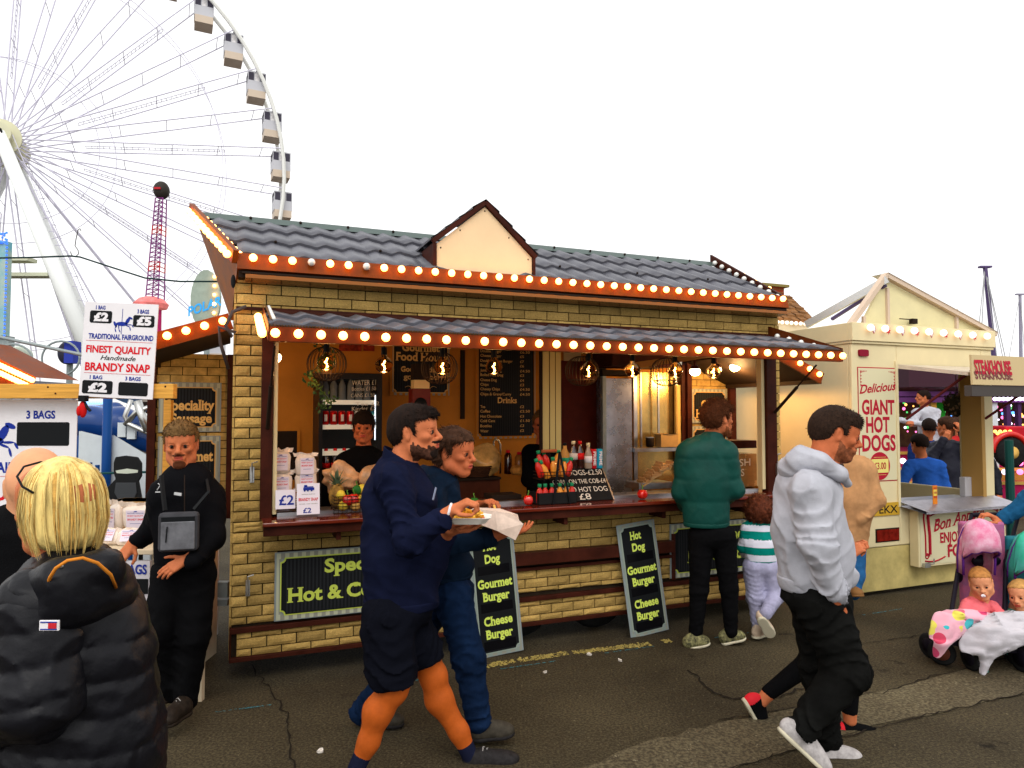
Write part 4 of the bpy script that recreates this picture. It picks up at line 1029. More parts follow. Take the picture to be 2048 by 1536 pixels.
# menu signs on the back wall
s0, s1 = bk(779, 740)[0], bk(900, 740)[0]; z0 = bk(840, 792)[1]
sc_ = (s0 + s1) / 2
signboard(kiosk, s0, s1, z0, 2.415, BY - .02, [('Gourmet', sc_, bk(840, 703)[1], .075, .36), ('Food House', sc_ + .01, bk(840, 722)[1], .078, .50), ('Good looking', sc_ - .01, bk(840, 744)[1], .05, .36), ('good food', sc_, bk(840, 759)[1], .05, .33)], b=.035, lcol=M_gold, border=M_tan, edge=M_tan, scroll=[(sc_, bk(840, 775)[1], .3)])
s0, s1 = bk(950, 760)[0], bk(1062, 760)[0]; z0 = bk(1000, 878)[1]
lines = []
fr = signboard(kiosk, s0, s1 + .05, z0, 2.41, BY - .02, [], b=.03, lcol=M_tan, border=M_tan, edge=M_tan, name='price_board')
t = MB(); lx = s0 + .045
items = [('Double Burger', '£6.50', 706), ('Cheese Burger', '£5', 715), ('Double Cheese Burger', '£7', 725), ('Bacon Burger', '£6', 734), ('Jumbo Hot Dog', '£4.50', 744), ('Boiled Hot Dog', '£3', 753), ('Cheese Dog', '£4', 763), ('Chips', '£3', 772), ('Cheesy Chips', '£4.50', 781), ('Chips & Gravy/Curry', '£4.50', 791),
     ('Tea', '£2', 816), ('Coffee', '£2.50', 825), ('Hot Chocolate', '£3', 835), ('Cold Cans', '£1.50', 844), ('Bottles', '£3', 854), ('Water', '£2', 864)]
for a, p_, y_ in items:
  z = bk(1000, y_)[1]; t.text(a, lx, z, .027, .0168 * len(a), y=BY - .028, align='l', bold=.012)
  t.text(p_, s1 - .13, z, .026, .021 * len(p_), y=BY - .028, align='l')
t.text('Drinks', (s0 + s1) / 2 + .03, bk(1000, 806)[1], .058, .2, y=BY - .028, bold=.02, serif=True)
t.build('lettering', M_gold, fr)
# small posters, cupboards, strips
panel('wall_strip', 921, 930, 700, 838, BY - .012, M_dark)
for a in (678, 701, 727): panel('photo_poster', a, a + 22, 680, 702, BY - .012, mat('poster_red', (.30, .03, .01), .5, var=.6, vs=25))
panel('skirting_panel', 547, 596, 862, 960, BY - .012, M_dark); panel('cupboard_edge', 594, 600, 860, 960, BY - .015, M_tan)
# fridge
fs0, fs1 = bk(636, 840)[0], bk(766, 840)[0]; fz1 = bk(700, 745)[1]
fy = BY - .45
def fk(px, py): return kp(px, py, fy)
a0, a1 = fk(638, 840)[0], fk(764, 840)[0]; zt = fk(700, 746)[1]
fr = MB(); fr.box(a0, a0 + .03, fy, BY, .36, zt); fr.box(a1 - .045, a1, fy, BY, .36, zt); fr.box(a0 + .03, a1 - .045, fy, BY, zt - .05, zt); fr.box(a0 + .03, a1 - .045, BY - .02, BY, .36, zt - .05); fr.box(a0 + .03, a1 - .045, fy, BY - .02, .36, .5)
fridge = fr.build('drinks_fridge', mat('black_fridge', (.012, .011, .012), .35), None, label='tall black glass-door drinks fridge behind the woman serving', cat='fridge')
fridge.location = tuple(K0); fridge.rotation_euler = (0, 0, TH)
t = MB()
for py in (800, 850, 902): z = fk(700, py)[1]; t.box(a0 + .03, a1 - .045, fy + .03, BY - .03, z - .035, z)
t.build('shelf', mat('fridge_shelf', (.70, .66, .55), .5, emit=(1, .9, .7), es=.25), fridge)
MB().box(a1 - .06, a1 - .052, fy + .01, fy + .02, fk(750, 880)[1], fk(750, 790)[1]).build('light_tube', mat('cold_tube', (.8, .9, 1), .4, emit=(.8, .9, 1), es=1.6), fridge)
M_cans = [mat('can_red', (.45, .01, .01), .25, metal=.5), mat('can_orange', (.6, .15, .01), .25, metal=.5), mat('can_teal', (.03, .18, .25), .25, metal=.5), mat('can_white', (.6, .6, .6), .3, metal=.4)]
canm = MB().lathe([(.024, 0), (.031, .008), (.031, .105), (.024, .115)], n=10)
zc = fk(700, 850)[1]
M_lbl = mat('can_label', (.7, .7, .7), .4)
names_c = [('red', 0), ('red', 0), ('red', 0), ('red', 0), ('pale', 3), ('teal', 2), ('teal', 2)]
for i, (nm, k) in enumerate(names_c):
  o = MB(); o.v = canm.v; o.f = canm.f; o.m = canm.m
  o = o.build('drink_can', M_cans[k], smooth=True, label=nm + ' drink can, ' + ['first', 'second', 'third', 'fourth', 'fifth', 'sixth', 'seventh'][i] + ' from the left on the middle fridge shelf', cat='can', group='cans on the middle fridge shelf', loc=KW(a0 + .06 + i * .068, fy + .08, zc + .002))
  MB().box(-.012, .012, -.0325, -.0315, .03, .085).build('can_label', M_lbl, o, rz=TH)
zb = fk(700, 902)[1]; zt2 = fk(700, 800)[1]
botm = [(.026, 0), (.031, .006), (.031, .12), (.013, .165), (.013, .19)]
M_cola = mat('cola', (.03, .004, .002), .1, spec=.9); M_capr = mat('red_cap', (.6, .01, .01), .4); M_capw = mat('pale_cap', (.7, .6, .35), .4); M_capg = mat('green_cap', (.02, .25, .10), .4)
def bottle(name, label, cat_, loc, prof, mt, cap, lab=None, group=None, tilt=None, capz=None, parent=None, n=10):
  o = MB().lathe(prof, n=n).build(name, mt, parent, smooth=True, loc=loc, rz=TH if parent is None else 0)
  if label: tag(o, label, cat_, group)
  if tilt: o.rotation_euler = tilt
  zt = prof[-1][1]; MB().lathe([(.016, zt - .006), (.016, zt + .018), (.014, zt + .02)], n=8).build('cap', cap, o, smooth=True)
  if lab: MB().lathe([(prof[1][0] + .0012, lab[1]), (prof[1][0] + .0012, lab[2])], n=n).build('label_band', lab[0], o, smooth=True)
  return o
for i in range(5): bottle('cola_bottle', 'dark cola bottle, ' + ['first', 'second', 'third', 'fourth', 'fifth'][i] + ' from the left on the lower fridge shelf', 'bottle', KW(a0 + .07 + i * .075, fy + .09, zb - .19), botm, M_cola, M_capr, (M_capr, .05, .09), 'bottles on the lower fridge shelf')
for i in range(6): bottle('water_bottle', 'dim bottle, ' + ['first', 'second', 'third', 'fourth', 'fifth', 'sixth'][i] + ' from the left on the top fridge shelf', 'bottle', KW(a0 + .06 + i * .07, fy + .10, zt2 + .002), botm, mat('dim_bottle', (.12, .13, .14), .2), M_capw, None, 'bottles on the top fridge shelf')
t = MB()
for tx, px, py, h in (('WATER £1', 728, 771, .06), ('Bottles £1.50', 728, 782, .045), ('CANS £1.50', 726, 795, .045), ('Tea £2', 735, 812, .045), ('Kinder £2', 728, 822, .05)):
  s_, z_ = kp(px, py, fy - .01); t.text(tx, s_ + (0), z_, h * .75, .20, y=fy - .006, slope=.04, bold=-.01)
t.build('window_writing', mat('chalk_pen', (.75, .65, .5), .6), fridge)
# partition, brown door, steel panels
panel('partition', 1085, 1122, 695, 905, .62, mat('cream_partition', (.66, .55, .22), .5), th=.06)
panel('partition_edge', 1080, 1085.5, 695, 905, .61, M_dark, th=.02)
panel('partition_groove', 1099, 1100, 700, 905, .615, M_brown, th=.005); panel('partition_groove', 1111, 1111.6, 700, 905, .615, M_brown, th=.005)
d_, b4 = panel('inner_door', 1122, 1196, 722, 930, BY - .02, mat('dark_red_door', (.10, .014, .006), .5, var=.2))
panel('inner_door_post', 1196, 1212, 700, 930, BY - .03, M_dark); panel('wall_box', 1128, 1162, 703, 722, BY - .03, mat('white_box', (.6, .45, .25), .5))
panel('steel_door', 1213, 1264, 757, 985, BY - .25, mat('smeary_steel', (.36, .37, .42), .28, metal=.75, var=.3, vs=4, bump=.3, bs=4), th=.2)
panel('steel_door_edge', 1206, 1213, 752, 985, BY - .26, M_silver, th=.05); panel('steel_head', 1205, 1272, 740, 750, BY - .3, M_dark, th=.25)
panel('steel_backing', 1270, 1372, 745, 990, BY - .02, mat('amber_steel', (.62, .42, .14), .22, metal=.75, var=.35, vs=3, bump=.2, bs=3))
for a in (1268, 1281, 1316, 1352): panel('steel_post', a, a + (7 if a == 1268 else 3), 745, 990 if a == 1268 else 895, BY - .10, M_steel, th=.02)
panel('shelf_board', 1270, 1368, 896, 903, BY - .3, M_steel, th=.28); panel('end_post', 1364, 1374, 730, 960, BY - .12, M_brown, th=.08); panel('end_wall_edge', 1352, 1364, 770, 920, BY - .1, mat('cream_edge', (.75, .5, .15), .5), th=.03)
panel('cooker_hood', 1225, 1345, 700, 733, BY - .5, M_brown, th=.4)
def boxthing(name, label, cat_, px0, px1, py0, py1, y, mt, dep=.12, group=None):
  pc = (py0 + py1) / 2; s0, s1 = kp(px0, pc, y)[0], kp(px1, pc, y)[0]; z1, z0 = kp((px0 + px1) / 2, py0, y)[1], kp((px0 + px1) / 2, py1, y)[1]
  o = kthing(name, label, cat_, (s0 + s1) / 2, y, z0, group=group); w_ = (s1 - s0) / 2; h_ = z1 - z0
  b = MB(); b.box(-w_, w_, 0, dep, 0, h_); b.build('body', mt, o, bevel=.003); return o, w_, h_
o, w_, h_ = boxthing('cardboard_box', 'brown cardboard box on the steel shelf above the wooden trays', 'box', 1322, 1357, 868, 894, BY - .28, M_card)
t = MB(); t._add([(-w_, 0, h_), (-.003, -.02, h_ + .008), (-.003, .10, h_ + .008), (-w_, .12, h_)], [(0, 1, 2, 3)]); t._add([(w_, 0, h_), (.003, -.02, h_ + .006), (.003, .10, h_ + .006), (w_, .12, h_)], [(3, 2, 1, 0)]); t.build('flap', M_card, o)
s_, z_ = kp(1300, 894, BY - .22); o = MB().lathe([(.03, 0), (.042, .01), (.045, .10), (.04, .10), (.035, .02)], n=14).build('steel_pot', M_dark, smooth=True, label='small dark pot on the steel shelf left of the cardboard box', cat='pot', loc=KW(s_, BY - .22, z_)); MB().lathe([(.046, .095), (.046, .103)], n=14).build('rim', M_steel, o)
# stacked chip trays
o, w_, h_ = boxthing('steel_bin', 'low steel chip scuttle beside the stacked card trays', 'bin', 1278, 1345, 965, 978, .85, M_steel, .25)
trays = thing('chip_tray_stack', 'leaning stack of folded tan card food trays behind the counter', 'trays', tuple(KW(kp(1310, 965, .9)[0], .9, kp(1310, 972, .9)[1])), TH, )
for i in range(9):
  f = i / 8; z = .04 + f * .16; x = -.11 + f * .26
  M = Matrix.Translation((x, .02 * (i % 3), z)) @ Matrix.Rotation(R(-28 + i * 3), 4, 'Y')
  MB().box(-.075, .05, -.06, .06, -.008, .008, M).box(-.075, -.068, -.06, .06, .0, .035, M).box(.045, .052, -.06, .06, .0, .03, M).build('tray', mat('tan_tray', (.72, .45, .20), .7, var=.1), trays)
# tap, bowl and jars on the back worktop
wt = MB(); q0, q1 = kp(845, 960, 1.0), kp(1060, 960, 1.0); zt_ = kp(950, 955, 1.0)[1]
MB().box(a0 + .4, 2.20, .98, BY - .02, .36, zt_ - .02).build('back_cupboard', mat('brown_cupboard', (.07, .02, .010), .4, var=.2), kiosk)
MB().box(a0 + .4, 2.20, .95, BY - .02, zt_ - .02, zt_).build('back_worktop', M_dark, kiosk)
tp = kp(1003, 955, 1.25)[0]
MB().tube([(tp, 1.28, zt_), (tp, 1.28, zt_ + .27), (tp - .02, 1.28, zt_ + .31), (tp - .06, 1.26, zt_ + .32), (tp - .09, 1.22, zt_ + .30), (tp - .095, 1.2, zt_ + .23)], .009, 8).build('tap', M_chrome, kiosk, smooth=True)
for nm, lb, px, r_, h_, mt, cp in (('sauce_bottle', 'dark squeezy sauce bottle right of the tap', 1016, .035, .17, M_cola, M_red), ('sauce_jar', 'amber jar with a red lid right of the sauce bottle', 1039, .045, .15, mat('amber_glass', (.5, .2, .04), .1, trans=.4), M_red)):
  o = MB().lathe([(r_ * .9, 0), (r_, .01), (r_, h_), (r_ * .5, h_ + .03)], n=12).build(nm, mt, smooth=True, label=lb, cat='jar' if 'jar' in nm else 'bottle', loc=KW(kp(px, 950, 1.2)[0], 1.2, zt_ + .002)); MB().lathe([(r_ * .55, h_ + .025), (r_ * .5, h_ + .05)], n=10).build('lid', cp, o)
# pastry and bag of rolls in cling film at the back
def lumpy(c, r, seed, amp=.12, nu=18, nv=12, M=None):
  """a rough bag or bun: returns MB"""
  m = MB(); m.sph((0, 0, 0), (1, 1, 1), nu, nv); rr = np.random.default_rng(seed); K = rr.normal(0, 2.4, (6, 3)); ph = rr.uniform(0, 6, 6)
  out_ = []
  for v in m.v:
    d = 1 + amp * sum(math.sin(K[i] @ np.array(v) * 1.4 + ph[i]) for i in range(6)) / 2.2; out_.append((c[0] + v[0] * d * r[0], c[1] + v[1] * d * r[1], c[2] + v[2] * d * r[2]))
  m.v = out_; return m
lumpy((0, 0, .04), (.07, .06, .045), 5).build('bread_bun', mat('bun', (.55, .24, .05), .7, var=.3, vs=20), smooth=True, label='round brown bun beside the jars on the back worktop', cat='bread', loc=KW(kp(1035, 950, 1.1)[0], 1.1, zt_))
o = lumpy((0, 0, .13), (.16, .12, .15), 9, .2).build('film_wrapped_rolls', mat('cling_film', (.62, .34, .10), .15, var=.4, vs=9, bump=1, bs=14, coat=.5), smooth=True, label='shiny film wrapped bundle of rolls behind the man in jeans', cat='bag', loc=KW(kp(965, 950, 1.15)[0], 1.15, zt_))
bsk = kthing('wicker_basket', 'dark wicker basket on the back worktop left of the tap', 'basket', kp(955, 950, 1.05)[0], 1.03, zt_ + .003)
for k in range(6): MB().tube([(math.cos(a) * (.09 + k * .006), math.sin(a) * (.06 + k * .004), .008 + k * .016) for a in np.linspace(0, 2 * math.pi, 17)[:-1]], .008, 5, closed=True).build('wicker_ring', mat('dark_wicker', (.05, .02, .01), .8), bsk)
# pendant filament bulbs
M_fil = mat('filament', (1, .6, .2), .4, emit=(1, .48, .12), es=60.0)
M_amber = mat('amber_bulb_glass', (1.0, .68, .34), .03, trans=1.0, spec=.6)
b_ = M_amber.node_tree.nodes['Principled BSDF']; b_.inputs['IOR'].default_value = 1.08
M_cage = mat('black_wire', (.02, .012, .008), .5)
PX = [653, 768, 885, 988, 1177, 1265, 1350, 1427]
pos_w = ['leftmost, by the fridge', 'second from left, beside the Gourmet Food House sign', 'over the head of the man in navy', 'in front of the price board', 'right of the cream partition', 'fifth of the row, over the steel door', 'right of the steel posts', 'rightmost, over the man in the green puffer']
for i, px in enumerate(PX):
  py = [725, 730, 734, 734, 740, 740, 742, 744][i]; s_, z_ = kp(px, py, -.35)
  o = kthing('pendant_lamp', 'amber globe filament lamp, ' + pos_w[i], 'lamp', s_, -.35, z_, group='amber filament lamps over the counter')
  gl = MB().lathe([(.004, -.052), (.03, -.046), (.05, -.028), (.059, 0), (.054, .022), (.036, .042), (.020, .054), (.017, .07)], n=18).build('globe', M_amber, o, smooth=True)
  MB().tube([(.004 * math.sin(k * 1.9) + .006 * math.sin(k * .8), .004 * math.cos(k * 1.9), -.028 + k * .0052) for k in range(11)], .0034, 5).build('filament', M_fil, o)
  MB().cyl((0, 0, .066), (0, 0, .115), .020, .018).cyl((0, 0, .115), (0, 0, 2.16 - z_ + .05), .004, n=5).build('lamp_holder', M_black, o)
  for k in (0,):
    ld = bpy.data.lights.new('filament_light', 'POINT'); ld.energy = 3.2; ld.color = (1, .46, .13); ld.shadow_soft_size = .05
    lo = bpy.data.objects.new('filament_light', ld); col.objects.link(lo); lo.parent = o; lo.location = (0, 0, -.07)
  if i in (0, 2, 4, 6):
    cg = MB();
    for k in range(13):
      a = math.pi * k / 13; pr = []
      for q in range(15):
        t_ = math.pi * q / 14; rr = .125 * math.sin(t_) ** .8; pr.append((rr * math.cos(a), .14 + rr * math.sin(a), .11 * math.cos(t_) - .01))
      cg.tube(pr, .0022, 4); cg.tube([(-p[0], .28 - p[1], p[2]) for p in pr], .0022, 4)
    cg.tube([(.10 * math.cos(a), .14 + .10 * math.sin(a), -.075) for a in np.linspace(0, 6.283, 17)[:-1]], .003, 4, closed=True)
    c_ = cg.build('wire_cage_shade', M_cage, None, loc=KW(s_ + .02, -.35, z_ + .01), rz=TH)
    tag(c_, 'round black wire cage shade ' + ['by the fridge', '', 'over the head of the man in navy', '', 'right of the cream partition', '', 'right of the steel posts'][i], 'lamp shade', 'wire cage shades')
# trailing plant at the left cage
M_leaf = mat('ivy_leaf', (.03, .06, .015), .5)
s_, z_ = kp(632, 705, -.25); iv = MB(); r_ = random.Random(4)
for k in range(130):
  f = k / 130; x = .02 + .06 * math.sin(f * 9) + r_.uniform(-.05, .05); z = .05 - f * .42; y = r_.uniform(-.03, .03); a = r_.uniform(0, 6.28); l = r_.uniform(.012, .022)
  c_, s__ = math.cos(a) * l, math.sin(a) * l
  iv.poly([(x, y, z), (x + c_ * .6 - s__ * .4, y - .006, z + s__ * .6 + c_ * .4), (x + c_ * 1.5, y - .004, z + s__ * 1.5), (x + c_ * .6 + s__ * .4, y + .004, z + s__ * .6 - c_ * .4)])
iv.tube([(.02 + .06 * math.sin(q / 12 * 9), 0, .06 - q / 12 * .42) for q in range(13)], .003, 4)
iv.build('trailing_ivy', M_leaf, None, loc=KW(s_, -.25, z_), rz=TH, label='dark trailing ivy hanging at the left cage lamp', cat='plant')
# round white lamps: inside corner left, and along the right
M_wl = mat('white_lamp', (1, .9, .7), .4, emit=(1, .66, .30), es=18.0)
for i, (px, py, yy, r_) in enumerate([(547, 712, .45, .055), (1390, 741, .9, .055), (1432, 738, .9, .055), (1470, 732, .85, .055)]):
  s_, z_ = kp(px, py, yy)
  o = kthing('round_ceiling_lamp', 'bright white dome lamp ' + ['inside the left end of the kiosk', 'left of three under the end awning beam', 'middle of three under the end awning beam', 'right of three under the end awning beam'][i], 'lamp', s_, yy, z_)
  MB().sph((0, 0, -.01), (r_, r_, r_ * .8), 14, 9).build('dome', M_wl, o, smooth=True); MB().lathe([(r_ * .9, r_ * .25), (r_ * .7, r_ * .8), (.012, r_), (.012, .2)], n=12).build('holder', M_brown, o)
  ld = bpy.data.lights.new('dome_light', 'POINT'); ld.energy = [8, 9, 0, 26][i]; ld.color = (1, .55, .2); ld.shadow_soft_size = .06
  if ld.energy:
    lo = bpy.data.objects.new('dome_light', ld); col.objects.link(lo); lo.parent = o; lo.location = (0, 0, -.11)
a_, b_ = kp(1300, 738, .7), kp(1515, 710, .7)
MB().beam((a_[0], .95, a_[1] + .05), (b_[0], .8, b_[1] + .07), .05, .06).build('lamp_beam', mat('lamp_beam', (.5, .22, .05), .5), kiosk)
# counter till side board 'FRESH CHIPS'
o, w_, h_ = boxthing('chip_scoop_box', 'stainless chip counter box lettered FRESH CHIPS right of the man in green', 'food warmer', 1440, 1514, 908, 975, .30, mat('amber_box', (.60, .36, .12), .25, metal=.5, var=.2), .35)
MB().text('FRESH', -.02, h_ * .62, h_ * .22, .30, y=-.003, slope=.03, bold=.01).text('CHIPS', -.06, h_ * .32, h_ * .22, .24, y=-.003, slope=.03, bold=.01).build('lettering', mat('cream_pen', (1, .85, .6), .6), o)
MB().box(-w_, w_, .0, .35, h_ + .05, h_ + .12).box(-w_, -w_ + .02, 0, .02, h_, h_ + .1).build('shelf', M_brown, o)

# ---------------------------------------------------------------- things on the counter
CT = 1.0425
M_bag = mat('clear_plastic_bag', (.74, .48, .28), .22, var=.3, vs=7, bump=1.0, bs=10, coat=.4)
M_bagw = mat('white_plastic_bag', (.78, .66, .55), .22, var=.22, vs=7, bump=1.0, bs=10, coat=.4)
def snap_bag(label, loc, rz, w_=.17, h_=.14, seed=0, mt=None, lab=True, tilt=0.0):
  o = thing('sweet_bag', label, 'bag of sweets', loc, rz, 'bags of brandy snap')
  b = lumpy((0, 0, h_ / 2), (w_ / 2, .035, h_ / 2), seed, .10, 16, 10); b.v = [(math.copysign(min(abs(v[0]) * 1.0, w_ / 2) * (.82 + .5 * abs(v[2] / h_ - .5)), v[0]) if False else math.copysign((min(1, abs(v[0]) / (w_ / 2))) ** .62 * w_ / 2 * (.90 + .2 * abs(v[2] / h_ - .5)), v[0]), v[1] * 1.1, max(0.0, h_ / 2 + math.copysign(min(1, abs(v[2] - h_ / 2) / (h_ / 2)) ** .7 * h_ / 2, v[2] - h_ / 2))) for v in b.v]; b.build('plastic_bag', mt or M_bagw, o, smooth=True)
  r_ = random.Random(seed); cr = MB()
  tp = [(-w_ * .5 + w_ * k / 9, r_.uniform(-.008, .008), h_ * .93) for k in range(10)]
  cr.grid([tp, [(p[0] * 1.12 + r_.uniform(-.004, .004), p[1] + r_.uniform(-.015, .015), h_ * r_.uniform(1.04, 1.16)) for p in tp]]); cr.build('crimped_top', mt or M_bagw, o)
  if lab:
    lb = MB(); lw, lh = w_ * .56, h_ * .72; y = -.042
    l_ = lb.box(-lw / 2, lw / 2, y, y + .003, h_ * .12, h_ * .12 + lh).build('paper_label', mat('label_lilac', (.72, .64, .72), .6), o)
    t = MB(); z = h_ * .12
    t.cm = 1; t.text('FINEST QUALITY', 0, z + lh * .68, lh * .075, lw * .85, y=y, bold=.02); t.text('BRANDY SNAP', 0, z + lh * .48, lh * .10, lw * .85, y=y, bold=.03)
    t.cm = 0; t.text('TRADITIONAL FAIRGROUND', 0, z + lh * .82, lh * .06, lw * .9, y=y, bold=.01); t.poly([(-.012, y - .0005, z + lh * .9), (.012, y - .0005, z + lh * .91), (.008, y - .0005, z + lh * .97), (-.006, y - .0005, z + lh * .95)])
    t.poly([(-lw * .3, y - .0005, z + lh * .3), (lw * .3, y - .0005, z + lh * .3), (lw * .3, y - .0005, z + lh * .32), (-lw * .3, y - .0005, z + lh * .32)])
    t.build('lettering', [M_blue, M_red], o)
  if tilt: o.rotation_euler[0] = tilt
  return o
for i, (px, z, yy) in enumerate([(565, 0, .10), (563, .12, .11), (560, .27, .12), (613, 0, .13), (612, .13, .12), (612, .24, .12)]):
  s_ = kp(px, 960, yy)[0]
  wl = [('bottom of the left pile', 0), ('middle of the left pile', 0), ('top of the left pile', 0), ('bottom of the right pile', 0), ('middle of the right pile', 0), ('top of the right pile', 0)][i][0]
  snap_bag('brandy snap bag on the kiosk counter, ' + wl, tuple(KW(s_, yy, CT + z)), TH + random.uniform(-.1, .1), .155, .15, 30 + i, tilt=R(-6))
crate = kthing('wire_stand', 'dark wire stand under the brandy snap bags', 'stand', kp(590, 1000, .12)[0], .12, CT)
t = MB()
for k in range(9): t.tube([(-.18, -.075, .01 + k * .012), (.16, -.075, .01 + k * .012)], .0025, 4)
t.box(-.18, .16, -.07, .08, .0, .006); t.build('wire_front', M_cage, crate)
def cardsign(name, label, px0, px1, py0, py1, y, lines, rz=0., lean=R(-8)):
  pc = (py0 + py1) / 2; s0, s1 = kp(px0, pc, y)[0], kp(px1, pc, y)[0]; z1, z0 = kp((px0 + px1) / 2, py0, y)[1], kp((px0 + px1) / 2, py1, y)[1]
  o = kthing(name, label, 'sign', (s0 + s1) / 2, y, z0, rz); w_ = s1 - s0; h_ = z1 - z0
  MB().box(-w_ / 2, w_ / 2, 0, .004, 0, h_).build('card', mat('card_white', (.74, .70, .76), .4), o, bevel=.001)
  t = MB()
  for (tx, u, v, h, ww, c) in lines: t.cm = c; t.text(tx, u * w_, v * h_, h * h_, ww * w_, y=-.001, bold=.02)
  t.build('lettering', [M_blue, M_red, M_greyg], o); o.rotation_euler[0] = lean; return o, w_, h_
cardsign('price_card', 'square white £2 card standing on the left end of the counter', 551, 591, 980, 1018, -.06, [('£2', .05, .22, .52, .74, 0)])
o, w_, h_ = cardsign('tall_price_card', 'tall white BRANDY SNAP £2 card with a blue cart drawing on the counter', 594, 640, 967, 1029, -.11, [('BRANDY SNAP', 0, .44, .10, .84, 1), ('£2', -.05, .06, .16, .36, 0), ('TRADITIONAL FAIRGROUND', 0, .64, .025, .6, 2), ('OVER 100 YEARS', 0, .33, .025, .8, 2)])
t = MB(); t.box(-w_ * .22, w_ * .26, -.002, -.0012, h_ * .78, h_ * .86); t.box(-w_ * .2, w_ * .22, -.0022, -.0014, h_ * .865, h_ * .9); t.box(-w_ * .18, -w_ * .05, -.0022, -.0012, h_ * .9, h_ * .95)
for x in (-.16, -.02, .14): t.lathe([(.0, 0), (.006, 0)], n=10, M=Matrix.Translation((x * w_, -.0024, h_ * .765)) @ Matrix.Rotation(R(90), 4, 'X'))
t.build('cart_drawing', M_blue, o)
# big film bags behind, and veg baskets
for i, (px, py, w_, h_, lb) in enumerate([(682, 985, .115, .095, 'left'), (750, 985, .085, .10, 'right')]):
  s_, z_ = kp(px, py - 40, .28); o = lumpy((0, 0, .1), (w_, .1, h_), 50 + i, .26, 26, 18).build('film_bag', mat('amber_film', (.66, .38, .19), .3, var=.4, vs=8, bump=1, bs=12, coat=.5), smooth=True, label='big crinkled amber plastic bag of bread rolls behind the vegetable basket, ' + lb + ' of two', cat='bag', group='film bags of rolls', loc=KW(s_, .30, CT + .10))
def wire_basket(o, w_, d_, h_, mt=M_cage):
  t = MB()
  for k in range(6):
    z = h_ * k / 5; t.tube([(-w_, -d_, z), (w_, -d_, z), (w_, d_, z), (-w_, d_, z)], .0028, 4, closed=True)
  for k in range(9):
    x = -w_ + 2 * w_ * k / 8; t.tube([(x, -d_, h_), (x, -d_, 0), (x, d_, 0), (x, d_, h_)], .0022, 4)
  return t.build('wire_frame', mt, o)
M_pep = mat('red_pepper', (.62, .012, .006), .18, var=.2, vs=6, spec=.7); M_pepg = mat('green_pepper', (.02, .13, .02), .2, var=.3, vs=6); M_stem = mat('stem_green', (.10, .22, .03), .6)
M_oni = mat('onion', (.58, .34, .08), .4, var=.3, vs=9); M_lem = mat('lemon', (.65, .48, .05), .4, var=.1)
def pepper(label, loc, mt=M_pep, r=.036, rot=0.):
  m = MB(); m.sph((0, 0, 0), 1, 20, 12); vv = []
  for x, y, z in m.v:
    a = math.atan2(y, x); d = 1 + .10 * math.cos(4 * a) * (1 - abs(z) * .4); k = 1 - .30 * math.exp(-((x * x + y * y) * 9)) if z > 0 else 1 - .15 * math.exp(-((x * x + y * y) * 9))
    vv.append((x * r * d, y * r * d, r * 1.06 * z * k + r))
  m.v = vv; o = m.build('bell_pepper', mt, smooth=True, label=label, cat='pepper', loc=loc, rz=rot)
  MB().tube([(0, 0, r * 1.7), (.002, 0, r * 2.1), (-.006, 0, r * 2.5), (-.004, 0, r * 2.8)], [.006, .004, .004, .005], 6).build('stem', M_stem, o, smooth=True); return o
for px, py, lb, mt in ((1051, 1005, 'shiny red pepper on the counter left of the drinks stand', M_pep), (1278, 992, 'red pepper lying on the counter right of the chalkboard', M_pep), (944, 1008, 'green pepper on the counter above the tray of chips', M_pepg)):
  s_, z_ = kp(px, py, -.05); pepper(lb, tuple(KW(s_, -.10, CT)), mt, .038, .5 * px)
o = kthing('vegetable_basket', 'black wire basket of peppers, onions and a pineapple on the counter', 'basket', kp(700, 985, .05)[0], .05, CT + .002); wire_basket(o, .115, .07, .11)
r_ = random.Random(8); sX = kp(700, 985, .05)[0]
def vg(name, label, x, y, z, r, mt):
  m = lumpy((0, 0, 0), r if isinstance(r, tuple) else (r, r, r * .95), int(abs(x) * 1000 + z * 977), .05, 12, 8); return m.build(name, mt, smooth=True, label=label, cat='vegetable', loc=KW(sX + x, .05 + y, CT + z), rz=TH)
vg('onion', 'brown onion at the front bottom of the wire vegetable basket', .03, -.03, .04, .036, M_oni); vg('onion', 'pale onion low at the left of the wire vegetable basket', -.05, -.03, .045, .036, M_lem)
vg('lemon', 'yellow lemon at the right of the wire vegetable basket', .08, -.02, .085, (.04, .03, .03), M_lem); vg('lemon', 'lemon at the top left of the wire vegetable basket', -.065, -.02, .12, (.032, .028, .03), M_lem); vg('lemon', 'lemon on top at the back right of the wire vegetable basket', .085, .02, .15, (.034, .03, .032), M_lem)
for x, z, lb in ((-.02, .085, 'left'), (.022, .09, 'right')): pepper('red pepper heaped in the wire vegetable basket, ' + lb + ' of the pair', tuple(KW(sX + x, .02, CT + z - .04)), M_pep, .038, x * 30)
pepper('green pepper at the back of the wire vegetable basket', tuple(KW(sX + .05, .07, CT + .11)), M_pepg, .034, 1)
pa = kthing('pineapple', 'pineapple with spiky grey green leaves behind the vegetable basket', 'pineapple', sX - .075, .14, CT)
MB().sph((0, 0, .1), (.055, .055, .09), 14, 10).build('fruit', mat('pineapple_skin', (.30, .17, .04), .7, var=.5, vs=30, bump=1, bs=35), pa, smooth=True)
